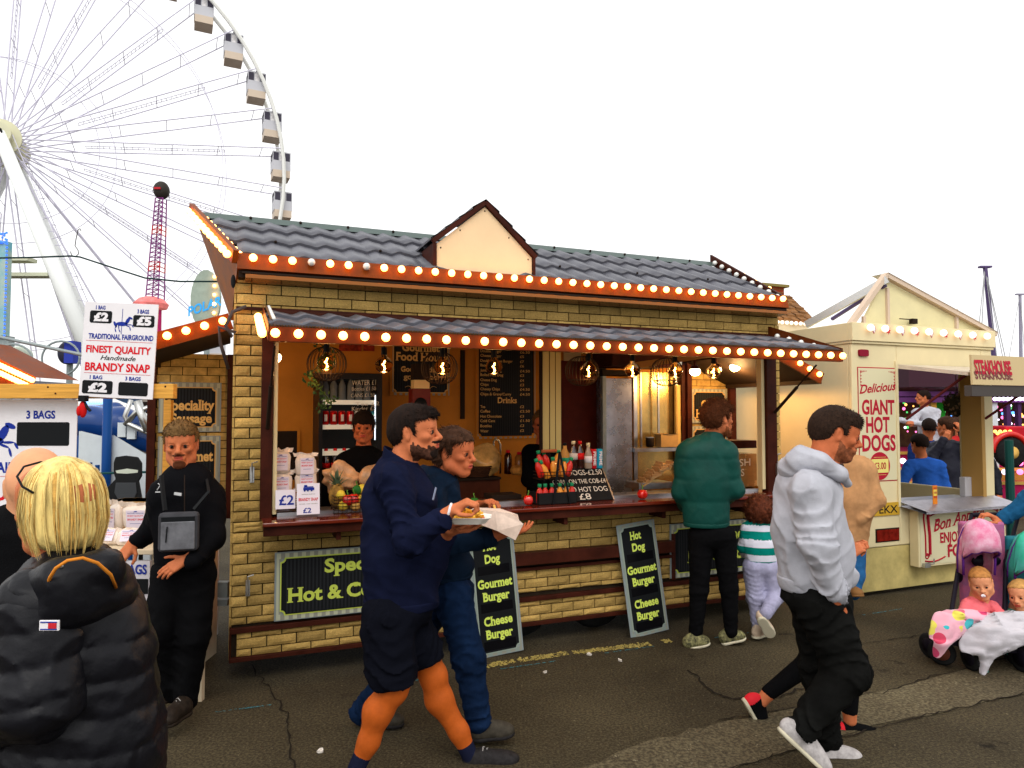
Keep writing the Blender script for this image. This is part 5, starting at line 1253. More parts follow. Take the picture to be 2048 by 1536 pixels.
for k in range(26):
  a = k * 2.4; el = R(88 - k * 2.3); L_ = .10 + .03 * math.sin(k); d = np.array([math.cos(a) * math.cos(el), math.sin(a) * math.cos(el), math.sin(el)]); sd = np.array([-math.sin(a), math.cos(a), 0]) * .011; b0 = np.array([0, 0, .18 - .0012 * k])
  MB()._add([tuple(b0 - sd), tuple(b0 + sd), tuple(b0 + d * L_ * .5 + sd * .9 + [0, 0, .004]), tuple(b0 + d * L_ * .5 - sd * .9 + [0, 0, .004]), tuple(b0 + d * L_ + np.array([d[0], d[1], -.4]) * .02)], [(0, 1, 2, 3), (3, 2, 4)]).build('leaf', mat('pineapple_leaf', (.10, .16, .09), .5), pa)
# coffee machine / sauce tower between the men
o, w_, h_ = boxthing('drinks_dispenser', 'tall dark red drinks dispenser behind the head of the man in navy', 'dispenser', 825, 861, 777, 850, .72, mat('dispenser_red', (.14, .012, .006), .3), .14)
MB().box(-w_ * .86, w_ * .86, -.006, .1, h_, h_ + .07).build('cream_top', mat('clear_hopper', (.75, .5, .2), .2), o); MB().box(-w_ * .9, w_ * .9, .0, .1, h_ + .07, h_ + .2).build('hopper_lid', M_dark, o)
MB().sph((-.01, -.01, h_ * .55), (.055, .03, .06), 12, 8).build('knob_cluster', M_black, o)
# drinks stand
dsx = kp(1107, 1003, -.06)[0]; ds = kthing('drinks_stand', 'two tier black metal drinks stand with a wooden handle on the counter', 'drinks stand', dsx, -.05, CT + .002)
t = MB(); t.box(-.155, .155, -.085, -.082, 0, .085); t.box(-.155, .155, .082, .085, 0, .085); t.box(-.155, -.152, -.085, .085, 0, .085); t.box(.152, .155, -.085, .085, 0, .085); t.box(-.155, .155, -.085, .085, 0, .004); t.build('lower_trough', mat('black_mesh_metal', (.012, .012, .012), .5), ds)
t = MB(); t.beam((-.04, -.095, .0), (.01, -.095, .385), .016, .006, up=(0, 1, 0)); t.beam((.10, -.095, .0), (.01, -.095, .385), .016, .006, up=(0, 1, 0)); t.build('front_frame', M_black, ds)
t = MB(); t.beam((-.04, .095, .0), (.01, .095, .385), .016, .006, up=(0, 1, 0)); t.beam((.10, .095, .0), (.01, .095, .385), .016, .006, up=(0, 1, 0)); t.build('rear_frame', M_black, ds)
MB().cyl((-.09, .0, .385), (.03, 0, .388), .012).build('wooden_handle', mat('handle_wood', (.35, .08, .03), .4), ds)
t = MB()
for z in (.185, .21, .235): t.tube([(-.13, -.075, z), (.13, -.075, z), (.13, .075, z), (-.13, .075, z)], .003, 4, closed=True)
for k in range(11): t.tube([(-.13 + .026 * k, -.075, .235), (-.13 + .026 * k, -.075, .18), (-.13 + .026 * k, .075, .18)], .002, 4)
t.build('upper_basket', M_cage, ds)
M_jr = mat('red_juice', (.55, .02, .01), .12, coat=.4); M_jo = mat('orange_juice', (.75, .28, .03), .12, coat=.4); M_gl = mat('green_fruit_label', (.10, .30, .05), .5)
jp = [(.024, 0), (.027, .008), (.027, .075), (.022, .095), (.012, .112), (.012, .125)]
def kids(lbl, x, y, z, mt, tilt=(0, 0, 0)):
  P = KW(dsx + x, -.05 + y, CT + z); bottle('juice_bottle', lbl, 'bottle', tuple(P), jp, mt, M_capg, None, 'small fruit drink bottles in the two tier stand', tilt=(tilt[0], tilt[1], TH))
  return
for i, (x, mt, nm) in enumerate([(-.13, M_jr, 'red'), (-.085, M_jr, 'red'), (-.03, M_jr, 'red'), (.035, M_jo, 'orange'), (.09, M_jo, 'orange'), (.135, M_jr, 'red')]):
  kids(nm + ' fruit drink bottle with green cap on the bottom tier, ' + ['far left', 'second from left', 'left of the frame leg', 'middle', 'right of the middle', 'far right'][i], x, -.045, .006, mt)
for i, (x, y, z, mt, nm, tl) in enumerate([(-.105, -.03, .20, M_jr, 'red', -.35), (-.055, -.03, .19, M_jo, 'orange', -.45), (.0, -.03, .20, M_jo, 'orange', -.1), (.055, -.03, .195, M_jo, 'orange', .25), (.10, -.03, .20, M_jr, 'red', .3), (-.08, .03, .25, M_jr, 'red', -.2), (.04, .03, .25, M_jo, 'orange', .15), (-.02, .035, .25, M_jr, 'red', -.3)]):
  kids(nm + ' fruit drink bottle with green cap in the top tier, ' + ['far left leaning out', 'leaning left at the front', 'upright front middle', 'front right of the handle', 'front far right', 'back left', 'back right', 'back middle'][i], x, y, z, mt, (0, tl, 0))
# chalkboard and drinks on it
cb0, cb1 = kp(1140, 965, .02)[0], kp(1232, 985, .02)[0]
chb = kthing('price_chalkboard', 'black chalkboard on the counter reading hot dogs, on the cob, jumbo hot dog', 'chalkboard', cb0 + .10, -.06, CT + .004)
M_ = Matrix.Rotation(R(-38), 4, 'X')
def cx(a, b, q): return tuple(M_ @ Vector((a, -q, b)))
t = MB(); t.box(-.25, .235, .0, .008, 0, .30, M_); t.build('slate', M_black, chb)
t = MB(); t.box(.235, .243, -.003, .012, 0, .30, M_); t.box(-.25, .243, -.003, .012, .30, .307, M_); t.build('steel_edge', M_steel, chb)
t = MB(); t.text('HOT DOGS-£2.50', .22, .232, .05, .44, align='r', ax=cx, bold=.0, lift=.001); t.text('CORN ON THE COB-£4', .225, .155, .042, .46, align='r', ax=cx, bold=.0, lift=.001); t.text('JUMBO HOT DOG', .215, .08, .046, .44, align='r', ax=cx, bold=.0, lift=.001); t.text('£8', .0, .012, .055, .10, ax=cx, lift=.001)
t.build('chalk_lettering', mat('chalk_white', (.72, .66, .55), .8), chb)
top = KW(0, 0, 0)
sup = MB(); sup.box(-.25, .24, .19, .24, 0, .226).build('support', M_black, chb)
zc = CT + .232;
def col_y(px): return kp(px, 925, .13)[0]
bottle('cola_bottle', 'diet cola bottle with pale label above the chalkboard, left of two colas', 'bottle', tuple(KW(col_y(1148), .14, zc)), [(.028, 0), (.034, .008), (.034, .12), (.014, .175), (.014, .20)], M_cola, M_capw, (mat('silver_label', (.6, .55, .5), .4), .075, .125))
bottle('cola_bottle', 'cola bottle with red cap and red label above the chalkboard, right of two colas', 'bottle', tuple(KW(col_y(1161), .14, zc)), [(.028, 0), (.034, .008), (.034, .12), (.014, .175), (.014, .20)], M_cola, M_capr, (M_capr, .075, .125))
bottle('water_bottle', 'clear bottle with a white label right of the colas', 'bottle', tuple(KW(col_y(1174), .11, zc)), [(.026, 0), (.031, .008), (.031, .11), (.014, .16), (.014, .185)], mat('clear_drink', (.62, .50, .38), .08, trans=.5), M_capw, (M_white, .05, .10))
bottle('squash_bottle', 'teal labelled orange squash bottle behind the drinks stand handle', 'bottle', tuple(KW(col_y(1133), .16, zc)), [(.030, 0), (.036, .008), (.036, .12), (.016, .165), (.016, .185)], mat('squash_amber', (.5, .25, .06), .2), M_black, (mat('teal_label', (.03, .28, .22), .4), .01, .09))
for px, mt, nm in ((1185, mat('prime_red', (.5, .01, .015), .4), 'red'), (1197, mat('prime_blue', (.02, .35, .55), .4), 'blue')):
  s_ = col_y(px); o = MB().lathe([(.024, 0), (.028, .006), (.028, .15), (.024, .155)], n=12).build('drink_bottle', mt, smooth=True, label=nm + ' wrapped PRIME drink above the right end of the chalkboard', cat='bottle', loc=KW(s_, .12, zc), rz=TH)
  t = MB(); t.text('PRIME', 0, 0, .026, .11, ax=lambda a, b, q: (b - .012, -.0285 - q, .08 - a), bold=.03); t.build('lettering', M_white, o)
# prawns tray
o, w_, h_ = boxthing('food_tray', 'shallow dark food tray behind the red pepper at the counter edge', 'tray', 985, 1043, 990, 1000, .14, M_dark, .2)
# ---------------------------------------------------------------- steakhouse van
VY = .05; V0 = 5.372; V1 = 7.33
def vk(px, py, y=VY): return kp(px, py, y)
van = thing('catering_van', 'cream hot dog and steakhouse catering van with pitched roof and red lettering', 'catering van', tuple(KW(0, 0, 0)), TH)
M_van = mat('cream_van', (.72, .61, .36), .45, var=.06, vs=2.0); M_vlow = mat('mustard_skirt', (.50, .40, .15), .6, var=.25, vs=4)
wz0, wz1 = vk(1890, 1003)[1], 2.155; ws0, ws1 = vk(1796, 850)[0], vk(1966, 850)[0]
VD = 2.3
t = MB(); t.box(V0, ws0, VY, VY + .04, .45, 2.37); t.box(ws1, V1, VY, VY + .04, .45, 2.37); t.box(ws0, ws1, VY, VY + .04, .45, wz0); t.box(ws0, ws1, VY, VY + .04, wz1, 2.37)
t.box(V0, V0 + .03, VY + .04, VY + VD, .45, 2.37); t.box(V1 - .03, V1, VY + .04, VY + .35, .45, 2.37); t.box(V1 - .03, V1, VY + .35, VY + VD, .45, .9)
t.box(V0 + .03, V1 - .03, VY + VD - .04, VY + VD, .45, wz0); t.box(V0 + .03, V1 - .03, VY + VD - .04, VY + VD, wz1 + .0, 2.37); t.box(V0 + .03, ws0, VY + VD - .04, VY + VD, wz0, wz1)
t.build('body', M_van, van, bevel=.01)
t = MB(); t.box(V0 + .005, V1 - .005, VY + .005, VY + .035, .045, .445); t.box(V0 + .005, V0 + .03, VY + .035, VY + VD, .045, .445); t.build('skirt', M_vlow, van)
MB().box(V0 + .03, V1 - .03, VY + .04, VY + VD - .04, .4, .45).build('floor', M_dark, van)
t = MB(); t.box(V0 - .02, V1 + .02, VY - .035, VY + .02, 2.395, 2.565); t.box(V0 - .02, V0 + .02, VY + .02, VY + VD, 2.395, 2.565); t.box(V0 - .01, V1 + .01, VY - .02, VY + VD, 2.370, 2.392); t.build('roof_fascia', M_van, van, bevel=.004)
sa, za = vk(1778, 549)[0], vk(1778, 549)[1]; zl = 2.565
zr = vk(1992, 712)[1] + .1
t = MB(); t.prism([(V0 + .18, zl - .05), (V1, zl - .05), (V1, zl + .0), (sa, za - .05)], lambda s, z: (s, VY + .06, z), lambda s, z: (s, VY + .09, z)); t.build('gable_panel', mat('cream_gable', (.72, .64, .36), .5, var=.05), van)
t = MB(); t.beam((V0 + .02, VY + .04, zl - .03), (sa, VY + .04, za), .06, .045); t.beam((V1 + .12, VY + .04, zl - .02), (sa, VY + .04, za), .06, .05)
for s, zz in ((sa + .03, za - .12), (sa + 1.0, 2.78), (V0 + .22, 2.64)): t.box(s - .015, s + .015, VY + .035, VY + .06, zl, zz)
t.build('roof_frame', mat('pink_cream_frame', (.62, .48, .36), .5), van)
MB()._add([(V1 + .12, VY + .0, zl), (sa, VY + .0, za + .02), (sa, VY + .2, za + .02), (V1 + .12, VY + .2, zl)], [(3, 2, 1, 0)]).build('canvas_roof', mat('white_canvas', (.8, .8, .78), .7), van)
A = Vector((sa - .02, VY + .0, za - .05)); q = kp(1612, 650, VY + .7); t = MB(); t.beam(A, (q[0], VY + .7, q[1]), .05, .07); t.build('stay_arm', mat('silver_arm', (.55, .55, .53), .35, metal=.6), van)
t = MB(); t.beam(A + Vector((0, .02, -.05)), (q[0] + .25, VY + .6, q[1] + .06), .03, .03); t.build('stay_ram', mat('violet_ram', (.12, .09, .2), .4), van)
# fascia lamps with stars and diamonds
M_pink = mat('white_fair_lamp', (1, .9, .85), .4, emit=(1, .62, .5), es=1.5)
me_p = _b.copy(); me_p.materials.clear(); me_p.materials.append(M_pink)
st = MB(); dm = MB()
for i in range(9):
  px = 1728 + i * (1960 - 1728) / 8; s_, z_ = vk(px, 657 + i * 2.1); o = inst(me_p, 'light_bulb', van, (s_, VY - .075, z_), scale=(1.5, 1.3, 1.4))
  if i < 8:
    cs, cz = s_ + .085, z_ - .008
    if i % 2: st.prism([(cs + (.034 if k % 2 == 0 else .016) * math.cos(R(k * 22.5)), cz + (.042 if k % 2 == 0 else .018) * math.sin(R(k * 22.5))) for k in range(16)], lambda u, v: (u, VY - .038, v), lambda u, v: (u, VY - .036, v))
    else:
      dm.cm = 0; dm.prism([(cs - .028, cz), (cs, cz - .045), (cs + .028, cz), (cs, cz + .045)], lambda u, v: (u, VY - .038, v), lambda u, v: (u, VY - .036, v)); dm.cm = 1; dm.prism([(cs - .02, cz), (cs, cz - .034), (cs + .02, cz), (cs, cz + .034)], lambda u, v: (u, VY - .040, v), lambda u, v: (u, VY - .0385, v))
M_mar = mat('maroon_paint', (.42, .01, .03), .45)
st.build('painted_stars', mat('crimson_star', (.62, .0, .03), .5), van); dm.build('painted_diamonds', [M_mar, M_white], van)
t = MB(); s_, z_ = vk(1725, 706); t.prism([(s_ + .06 * math.copysign(abs(math.cos(a)) ** .4, math.cos(a)), z_ + .033 * math.copysign(abs(math.sin(a)) ** .4, math.sin(a))) for a in np.linspace(0, 6.283, 25)[:-1]], lambda u, v: (u, VY - .02, v), lambda u, v: (u, VY, v)); t.build('marker_lamp', mat('dark_red_lens', (.22, .004, .02), .2), van)
s_, z_ = vk(1825, 644, VY + .02); MB().box(s_ - .035, s_ + .035, VY - .01, VY + .03, z_ - .02, z_ + .03).cyl((s_ - .2, VY, z_ + .02), (s_, VY, z_ + .02), .005).build('roof_light', M_dark, van)
# hot dog panel
p0, p1 = vk(1718, 850)[0], vk(1794, 850)[0]; pz0, pz1 = vk(1757, 961)[1], vk(1757, 737)[1]
t = MB(); yq = VY - .004
t.cm = 1; t.box(p0 - .01, p1 + .01, VY - .002, VY - .0008, pz0 - .01, pz1 + .01); t.cm = 0
t.box(p0, p1, VY - .005, VY - .0021, pz0, pz1);
M_pw = mat('panel_cream_white', (.66, .60, .38), .4)
pn = t.build('lettered_panel', [M_pw, M_mar], van)
t = MB(); c_ = (p0 + p1) / 2; Y_ = VY - .0055; pw = p1 - p0
def vz(py): return vk(1757, py)[1]
t.text('Delicious', c_, vz(788), .085, pw * .97, y=Y_, bold=.025, shear=.35, slope=.09)
t.text('GIANT', c_, vz(828), (vz(799) - vz(828)), pw * .86, y=Y_, bold=.035); t.text('HOT', c_ - .01, vz(864), (vz(833) - vz(864)), pw * .62, y=Y_, bold=.035); t.text('DOGS', c_, vz(901), (vz(869) - vz(901)), pw * .88, y=Y_, bold=.035)
for sg, xx in ((1, p0 + .02), (-1, p1 - .02)):
  for k in range(5): t.poly([(xx + sg * k * .018, Y_ - .0004, pz1 - .02), (xx + sg * (k * .018 + .016), Y_ - .0004, pz1 - .03 - .004 * (k % 2)), (xx + sg * (k * .018 + .004), Y_ - .0004, pz1 - .05 + k * .004)]); t.poly([(xx, Y_ - .0006, pz1 - .03 - k * .03), (xx + sg * .02, Y_ - .0006, pz1 - .04 - k * .03), (xx + sg * .004, Y_ - .0006, pz1 - .058 - k * .03)])
t.build('lettering', M_mar, pn)
cz = vz(932); rr = (vz(904) - vz(960)) / 2
t = MB(); t.cm = 0; t.prism([(c_ + rr * math.cos(a), cz + rr * math.sin(a)) for a in np.linspace(0, 6.283, 37)[:-1]], lambda u, v: (u, VY - .009, v), lambda u, v: (u, VY - .006, v)); t.cm = 1; t.box(c_ - rr * .82, c_ + rr * .82, VY - .012, VY - .0095, cz - rr * .48, cz + rr * .5); t.box(c_ - rr * .6, c_ + rr * .6, VY - .0115, VY - .0095, cz + rr * .62, cz + rr * .64); t.box(c_ - rr * .6, c_ + rr * .6, VY - .0115, VY - .0095, cz - rr * .64, cz - rr * .62)
t.cm = 0; t.text('£3.00', c_, cz - rr * .22, rr * .50, rr * 1.15, y=VY - .0125, bold=.02); t.build('price_roundel', [M_mar, mat('pale_yellow_card', (.78, .68, .20), .5)], van)
s0_, z0_ = vk(1712, 1035); s1_, z1_ = vk(1797, 1014); t = MB(); t.cm = 0; t.box(s0_, s1_, VY - .012, VY - .002, z0_ + .0, z0_ + .12); t.cm = 1; t.text('K36 EKX', (s0_ + s1_) / 2, z0_ + .022, .075, (s1_ - s0_) * .9, y=VY - .0125, bold=.01); t.build('number_plate', [mat('amber_plate', (.55, .32, .03), .4), M_black], van)
s0_, z0_ = vk(1753, 1083); s1_, z1_ = vk(1796, 1057); t = MB(); t.cm = 0; t.box(s0_ - .012, s1_ + .012, VY - .004, VY - .001, z0_ - .012, z1_ + .012); t.cm = 1; t.box(s0_, s1_, VY - .012, VY - .005, z0_, z1_); t.build('tail_lamp', [M_dark, mat('tail_red', (.18, .01, .005), .2, var=.4, vs=20)], van)
# flap below the serving hatch
f0, f1 = vk(1818, 1070)[0], vk(1992, 1070)[0]; fz0, fz1 = vk(1822, 1131)[1], vk(1815, 1009)[1]
fl = MB().box(f0, f1, VY - .10, VY - .004, fz0, fz1).build('folded_flap', M_van, van, bevel=.006); MB().box(f0 + .02, f1 - .02, VY - .104, VY - .1005, fz0 + .02, fz1 - .01).build('flap_panel', M_pw, fl)
fw = f1 - f0; fh = fz1 - fz0; Y_ = VY - .106
t = MB(); t.text('Bon Appetit', f0 + fw * .46, fz0 + fh * .56, fh * .20, fw * .60, y=Y_, bold=.02, shear=.3, slope=.16, serif=True); t.text('ENJOY YOUR', f0 + fw * .48, fz0 + fh * .37, fh * .17, fw * .50, y=Y_, bold=.03); t.text('FOOD', f0 + fw * .48, fz0 + fh * .13, fh * .20, fw * .34, y=Y_, bold=.035)
for xs, sg in ((.06, 1), (.90, 1)):
  X = f0 + fw * xs; L_ = [(X, Y_ - .001, fz0 + fh * .90), (X - .01, Y_ - .001, fz0 + fh * .80), (X + .01, Y_ - .001, fz0 + fh * .5), (X + .01, Y_ - .001, fz0 + fh * .2)]; t.tube(L_, .008, 4); t.tube([(p[0] + .055, p[1], p[2] + .0) for p in L_], .016, 4)
  t.tube([(X + .03 + .032 * math.cos(q * .7) * (1 - q * .05), Y_ - .001, fz0 + fh * .17 + .03 * math.sin(q * .7) * (1 - q * .05)) for q in range(14)], .006, 4)
t.tube([(f0 + fw * (.12 + .78 * q / 12), Y_ - .001, fz0 + fh * (.82 + .15 * math.sin(math.pi * q / 12))) for q in range(13)], .007, 4); t.tube([(f0 + fw * (.06 + .22 * q / 6), Y_ - .001, fz0 + fh * (.10 - .04 * math.sin(math.pi * q / 6) + .04 * q / 6)) for q in range(7)], .007, 4)
t.build('lettering', M_mar, fl); MB().box(f0 + .04, f0 + .12, VY - .13, VY - .1, fz0 + .0, fz0 + .04).tube([(f0 + .13, VY - .12, fz0 + .03), (f0 + .16, VY - .13, fz0 + .03), (f0 + .165, VY - .13, fz0 + .08)], .006).build('catch', M_chrome, fl)
# chequer plate shelf
s0_, s1_ = vk(1806, 990)[0], vk(1995, 990)[0]; t = MB(); zt = wz0 + .01
t._add([(ws0 - .01, VY, zt + .02), (ws1 + .14, VY, zt + .02), (ws1 + .2, VY - .24, zt - .05), (ws0 + .05, VY - .24, zt - .05), (ws0 + .05, VY - .24, zt - .075), (ws1 + .2, VY - .24, zt - .075), (ws0 - .01, VY, zt - .02), (ws1 + .14, VY, zt - .02)], [(0, 1, 2, 3), (3, 2, 5, 4), (4, 5, 7, 6)])
t.build('serving_shelf', mat('chequer_plate', (.42, .40, .44), .35, metal=.8, bump=1, bs=90, var=.2), van)
t = MB(); t.box(ws0 + .02, ws1 - .05, VY + .05, VY + .3, wz0 - .02, wz0 + .015); t.build('inner_worktop', M_steel, van)
# window frame, raised awning flap and sign
t = MB(); t.box(ws1 - .05, ws1 + .0, VY - .02, VY + .2, wz0, wz1); t.build('window_post', mat('tan_post', (.42, .24, .07), .5), van)
t = MB(); t.box(ws0 - .03, ws0 + .0, VY - .015, VY + .04, wz0 - .02, wz1 + .06); t.build('window_post', M_van, van)
fzz = kp(1870, 742, VY - .62)[1]; fl2 = MB(); a = (ws0, VY - .01, wz1 + .03)
fl2._add([(ws0, VY - .01, wz1 + .03), (ws1 + .3, VY - .01, wz1 + .03), (ws1 + .3, VY - .62, fzz), (ws0 + .12, VY - .62, fzz), (ws0, VY - .01, wz1 - .01), (ws1 + .3, VY - .01, wz1 - .01), (ws1 + .3, VY - .62, fzz - .03), (ws0 + .12, VY - .62, fzz - .03)], [(0, 1, 2, 3), (7, 6, 5, 4), (3, 2, 6, 7), (0, 3, 7, 4)])
fl2.build('raised_flap', mat('flap_plate', (.62, .55, .45), .35, metal=.3, bump=.8, bs=80, var=.15), van)
SGY = VY - .70; t = MB(); q0, q1 = kp(1950, 745, SGY), kp(2110, 745, SGY); zA, zB = kp(1985, 770, SGY)[1], kp(1985, 710, SGY)[1]
t._add([(q0[0] - .03, SGY, zA), (q1[0], SGY, zA), (q1[0] + .03, SGY + .05, zB), (q0[0] + .03, SGY + .05, zB), (q0[0] - .03, SGY + .02, zA), (q1[0], SGY + .02, zA), (q1[0] + .03, SGY + .07, zB), (q0[0] + .03, SGY + .07, zB)], [(0, 1, 2, 3), (7, 6, 5, 4), (0, 4, 5, 1), (2, 6, 7, 3), (3, 7, 4, 0)])
sgn = t.build('steakhouse_sign', mat('tan_sign', (.50, .38, .20), .5), van)
hh = (zB - zA); t = MB(); t.cm = 0; t.text('STEAKHOUSE', q0[0] + .03, zA + hh * .38, hh * .46, .50, align='l', bold=.045, shear=.15, ax=lambda a, b, q: (a, SGY - .004 + (b - zA) / hh * .05 - q, b)); t.cm = 1; t.text('STEAKHOUSE', q0[0] + .012, zA + hh * .2, hh * .26, .50, align='l', bold=.03, shear=-.15, ax=lambda a, b, q: (a, SGY - .004 + (b - zA) / hh * .05 - q, b))
t.build('lettering', [M_mar, mat('brown_shadow', (.18, .05, .05), .5)], sgn)
MB().box(q0[0] - .03, q1[0], SGY + .01, SGY + .08, zA - .10, zA - .005).build('sign_underside', mat('grey_under', (.07, .06, .055), .6), van)
for s_ in (ws0 + .2, ws1 + .12): MB().cyl((s_ + .1, VY - .55, wz1 - .04), (s_ - .1, VY - .01, wz1 - .50), .013).build('gas_strut', mat('maroon_strut', (.12, .02, .02), .4), van)
MB().box(ws0 + .2, ws1 - .08, VY + 1.9, VY + 1.92, 1.88, 2.14).build('mesh_lining', mat('amber_mesh', (.62, .30, .06), .35, var=.4, vs=18), van)
o = MB().box(-.03, .03, -.005, .0, 0, .19).build('price_flag', mat('orange_flag', (.75, .22, .02), .5), None, label='small orange BACON CHEESE BURGER price flag on the van serving shelf', cat='sign', loc=KW(kp(1869, 975, -.05)[0], -.05, wz0 - .01), rz=TH)
MB().box(-.024, .024, -.007, -.005, .09, .15).build('yellow_patch', mat('yellow_patch', (.8, .6, .1), .5), o); t = MB(); [t.text(x, 0, z, .018, .044, y=-.0075, bold=.03) for x, z in (('BACON', .155), ('CHEESE', .112), ('BURGER', .07))]; t.build('lettering', M_mar, o)
s_, z_ = kp(1937, 975, .15); MB().box(-.05, .05, 0, .06, 0, .2).build('napkin_box', mat('grey_white_box', (.5, .48, .5), .4), None, bevel=.003, label='pale upright napkin box at the right end of the van counter', cat='box', loc=KW(s_, .15, wz0 + .015), rz=TH)
# hanging topiary flower ball
s_, z_ = kp(1913, 808, .35); fb = MB(); r_ = random.Random(2)
for k in range(220):
  v = Vector((r_.gauss(0, 1), r_.gauss(0, 1), r_.gauss(0, 1))).normalized() * r_.uniform(.10, .135); u = Vector((r_.gauss(0, 1), r_.gauss(0, 1), r_.gauss(0, 1))).normalized() * .022; w2 = v.cross(u).normalized() * .018
  fb.cm = 0 if r_.random() < .75 else 1; fb.poly([tuple(v - u), tuple(v + w2 + v * .1), tuple(v + u), tuple(v - w2)])
fb.cm = 0; fb.sph((0, 0, 0), .10, 10, 8); fb.tube([(0, 0, .1), (0, 0, .4)], .004, 4)
fb.build('hanging_flower_ball', [mat('dark_foliage', (.05, .04, .02), .8), mat('dried_rose', (.20, .12, .06), .8)], None, label='round dark flower ball hanging in the van window', cat='hanging plant', loc=KW(s_, .35, z_), rz=TH)

# ---------------------------------------------------------------- tall background: cottage stall, masts
ch = thing('cottage_kiosk', 'small cottage kiosk with red brick chimney and brown tiled roof behind the brick kiosk', 'kiosk', tuple(at(1600, 900, 9.0) * np.array([1, 1, 0])), TH)
def loc_(px, py, Y): q = at(px, py, Y); return q
inv = lambda P: (Matrix.Rotation(-TH, 3, 'Z') @ (Vector(P) - ch.location))
ch_q = np.array(ch.location) - K0; chs, chy = float(ch_q @ KE), float(ch_q @ KN)
def cl_(px, py, ly): a = kp(px, py, chy + ly); return a[0] - chs, a[1]
z_ev = cl_(1600, 640, 0)[1]; x0 = cl_(1480, 640, 0)[0]; x1 = cl_(1629, 640, 0)[0]
MB().box(x0, x1 - .06, .06, 2.0, 0, z_ev).build('wall', mat('cream_render', (.7, .62, .45), .6), ch)
n_ = 7; zt2_ = cl_(1575, 590, .7)[1]; xt = cl_(1575, 590, .7)[0]; t = MB()
for k in range(n_):
  f0, f1 = k / n_, (k + 1) / n_; za_, zb_ = z_ev + (zt2_ - z_ev) * f0, z_ev + (zt2_ - z_ev) * f1; xa, xb = x1 + .04 + (xt - x1) * f0, x1 + .04 + (xt - x1) * f1; ya_, yb_ = .7 * f0, .7 * f1
  m_ = 9
  for q in range(m_):
    u0, u1 = x0 + (xa - x0) * q / m_, x0 + (xa - x0) * (q + .93) / m_; w0_, w1_ = x0 + (xb - x0) * q / m_, x0 + (xb - x0) * (q + .93) / m_; dz_ = .012 * ((q + k) % 3)
    t._add([(u0, ya_, za_ + dz_), (u1, ya_, za_ + dz_), (w1_, yb_ + .02, zb_), (w0_, yb_ + .02, zb_), (u0, ya_, za_ - .035 + dz_), (u1, ya_, za_ - .035 + dz_)], [(0, 1, 2, 3), (0, 4, 5, 1)])
  t._add([(xa, ya_, za_ - .01), (xa, 2.0, za_ - .01), (xb, 2.0, zb_), (xb, yb_, zb_)], [(0, 1, 2, 3)])
t.build('tiled_roof', mat('brown_cottage_tile', (.22, .10, .035), .7, var=.5, vs=9, bump=1, bs=20), ch, kind='stuff')
a0_, a1_ = cl_(1526, 580, .45)[0], cl_(1568, 580, .45)[0]; zt_ = cl_(1550, 574, .45)[1]
chim = MB().box(a0_, a1_, .45, .75, z_ev, zt_).build('chimney', mat('red_brick', (.30, .05, .02), .8, var=.2, vs=12), ch)
t = MB()
for k in range(9): t.box(a0_ - .004, a1_ + .004, .444, .75, zt_ - .03 - k * .045, zt_ - .024 - k * .045)
t.box(a0_ - .05, a1_ + .05, .4, .8, zt_, zt_ + .035); t.build('chimney_cap', mat('green_cap_tile', (.20, .16, .05), .7), chim)
t = MB()
for k in range(16): t.sph((x0 + (x1 - x0) * (k + .5) / 16, -.03, z_ev - .05), .024, 7, 5)
t.build('eaves_lamp', M_pink, ch, kind='stuff')
for (px0, py0, px1, py1, Y, r0_, c_, guys, lb) in ((1970, 533, 2004, 800, 30, .11, (.10, .07, .16), ((1942, 690), (1955, 700), (2030, 720), (2044, 745), (2010, 720)), 'violet grey ship mast with stay wires above the van roof, left of two'), (2040, 588, 2044, 800, 42, .10, (.30, .28, .36), ((2000, 700), (2060, 720)), 'paler ship mast with stay wires at the right edge, right of two')):
  A, B = at(px0, py0, Y), at(px1, py1 + 60, Y); o = thing('ship_mast', lb, 'mast', (B[0], B[1], 0)); L0 = Vector((B[0], B[1], 0))
  MB().cyl(Vector((B[0] + (B[0] - A[0]) * .1, B[1], 0)) - L0, Vector(A) - L0, r0_ * 1.15, r0_ * .8, 8).box(A[0] - B[0] - .25, A[0] - B[0] + .25, -.1, .1, A[2] - .06, A[2] + .02).build('pole', mat('mast_paint' + str(px0), c_, .5), o)
  t = MB()
  for gx, gy in guys: t.cyl(Vector(A) - L0, Vector(at(gx, gy + 120, Y - 1)) - L0, .018, n=4)
  t.build('stay_wire', mat('stay_grey', (.32, .32, .33), .6), o)

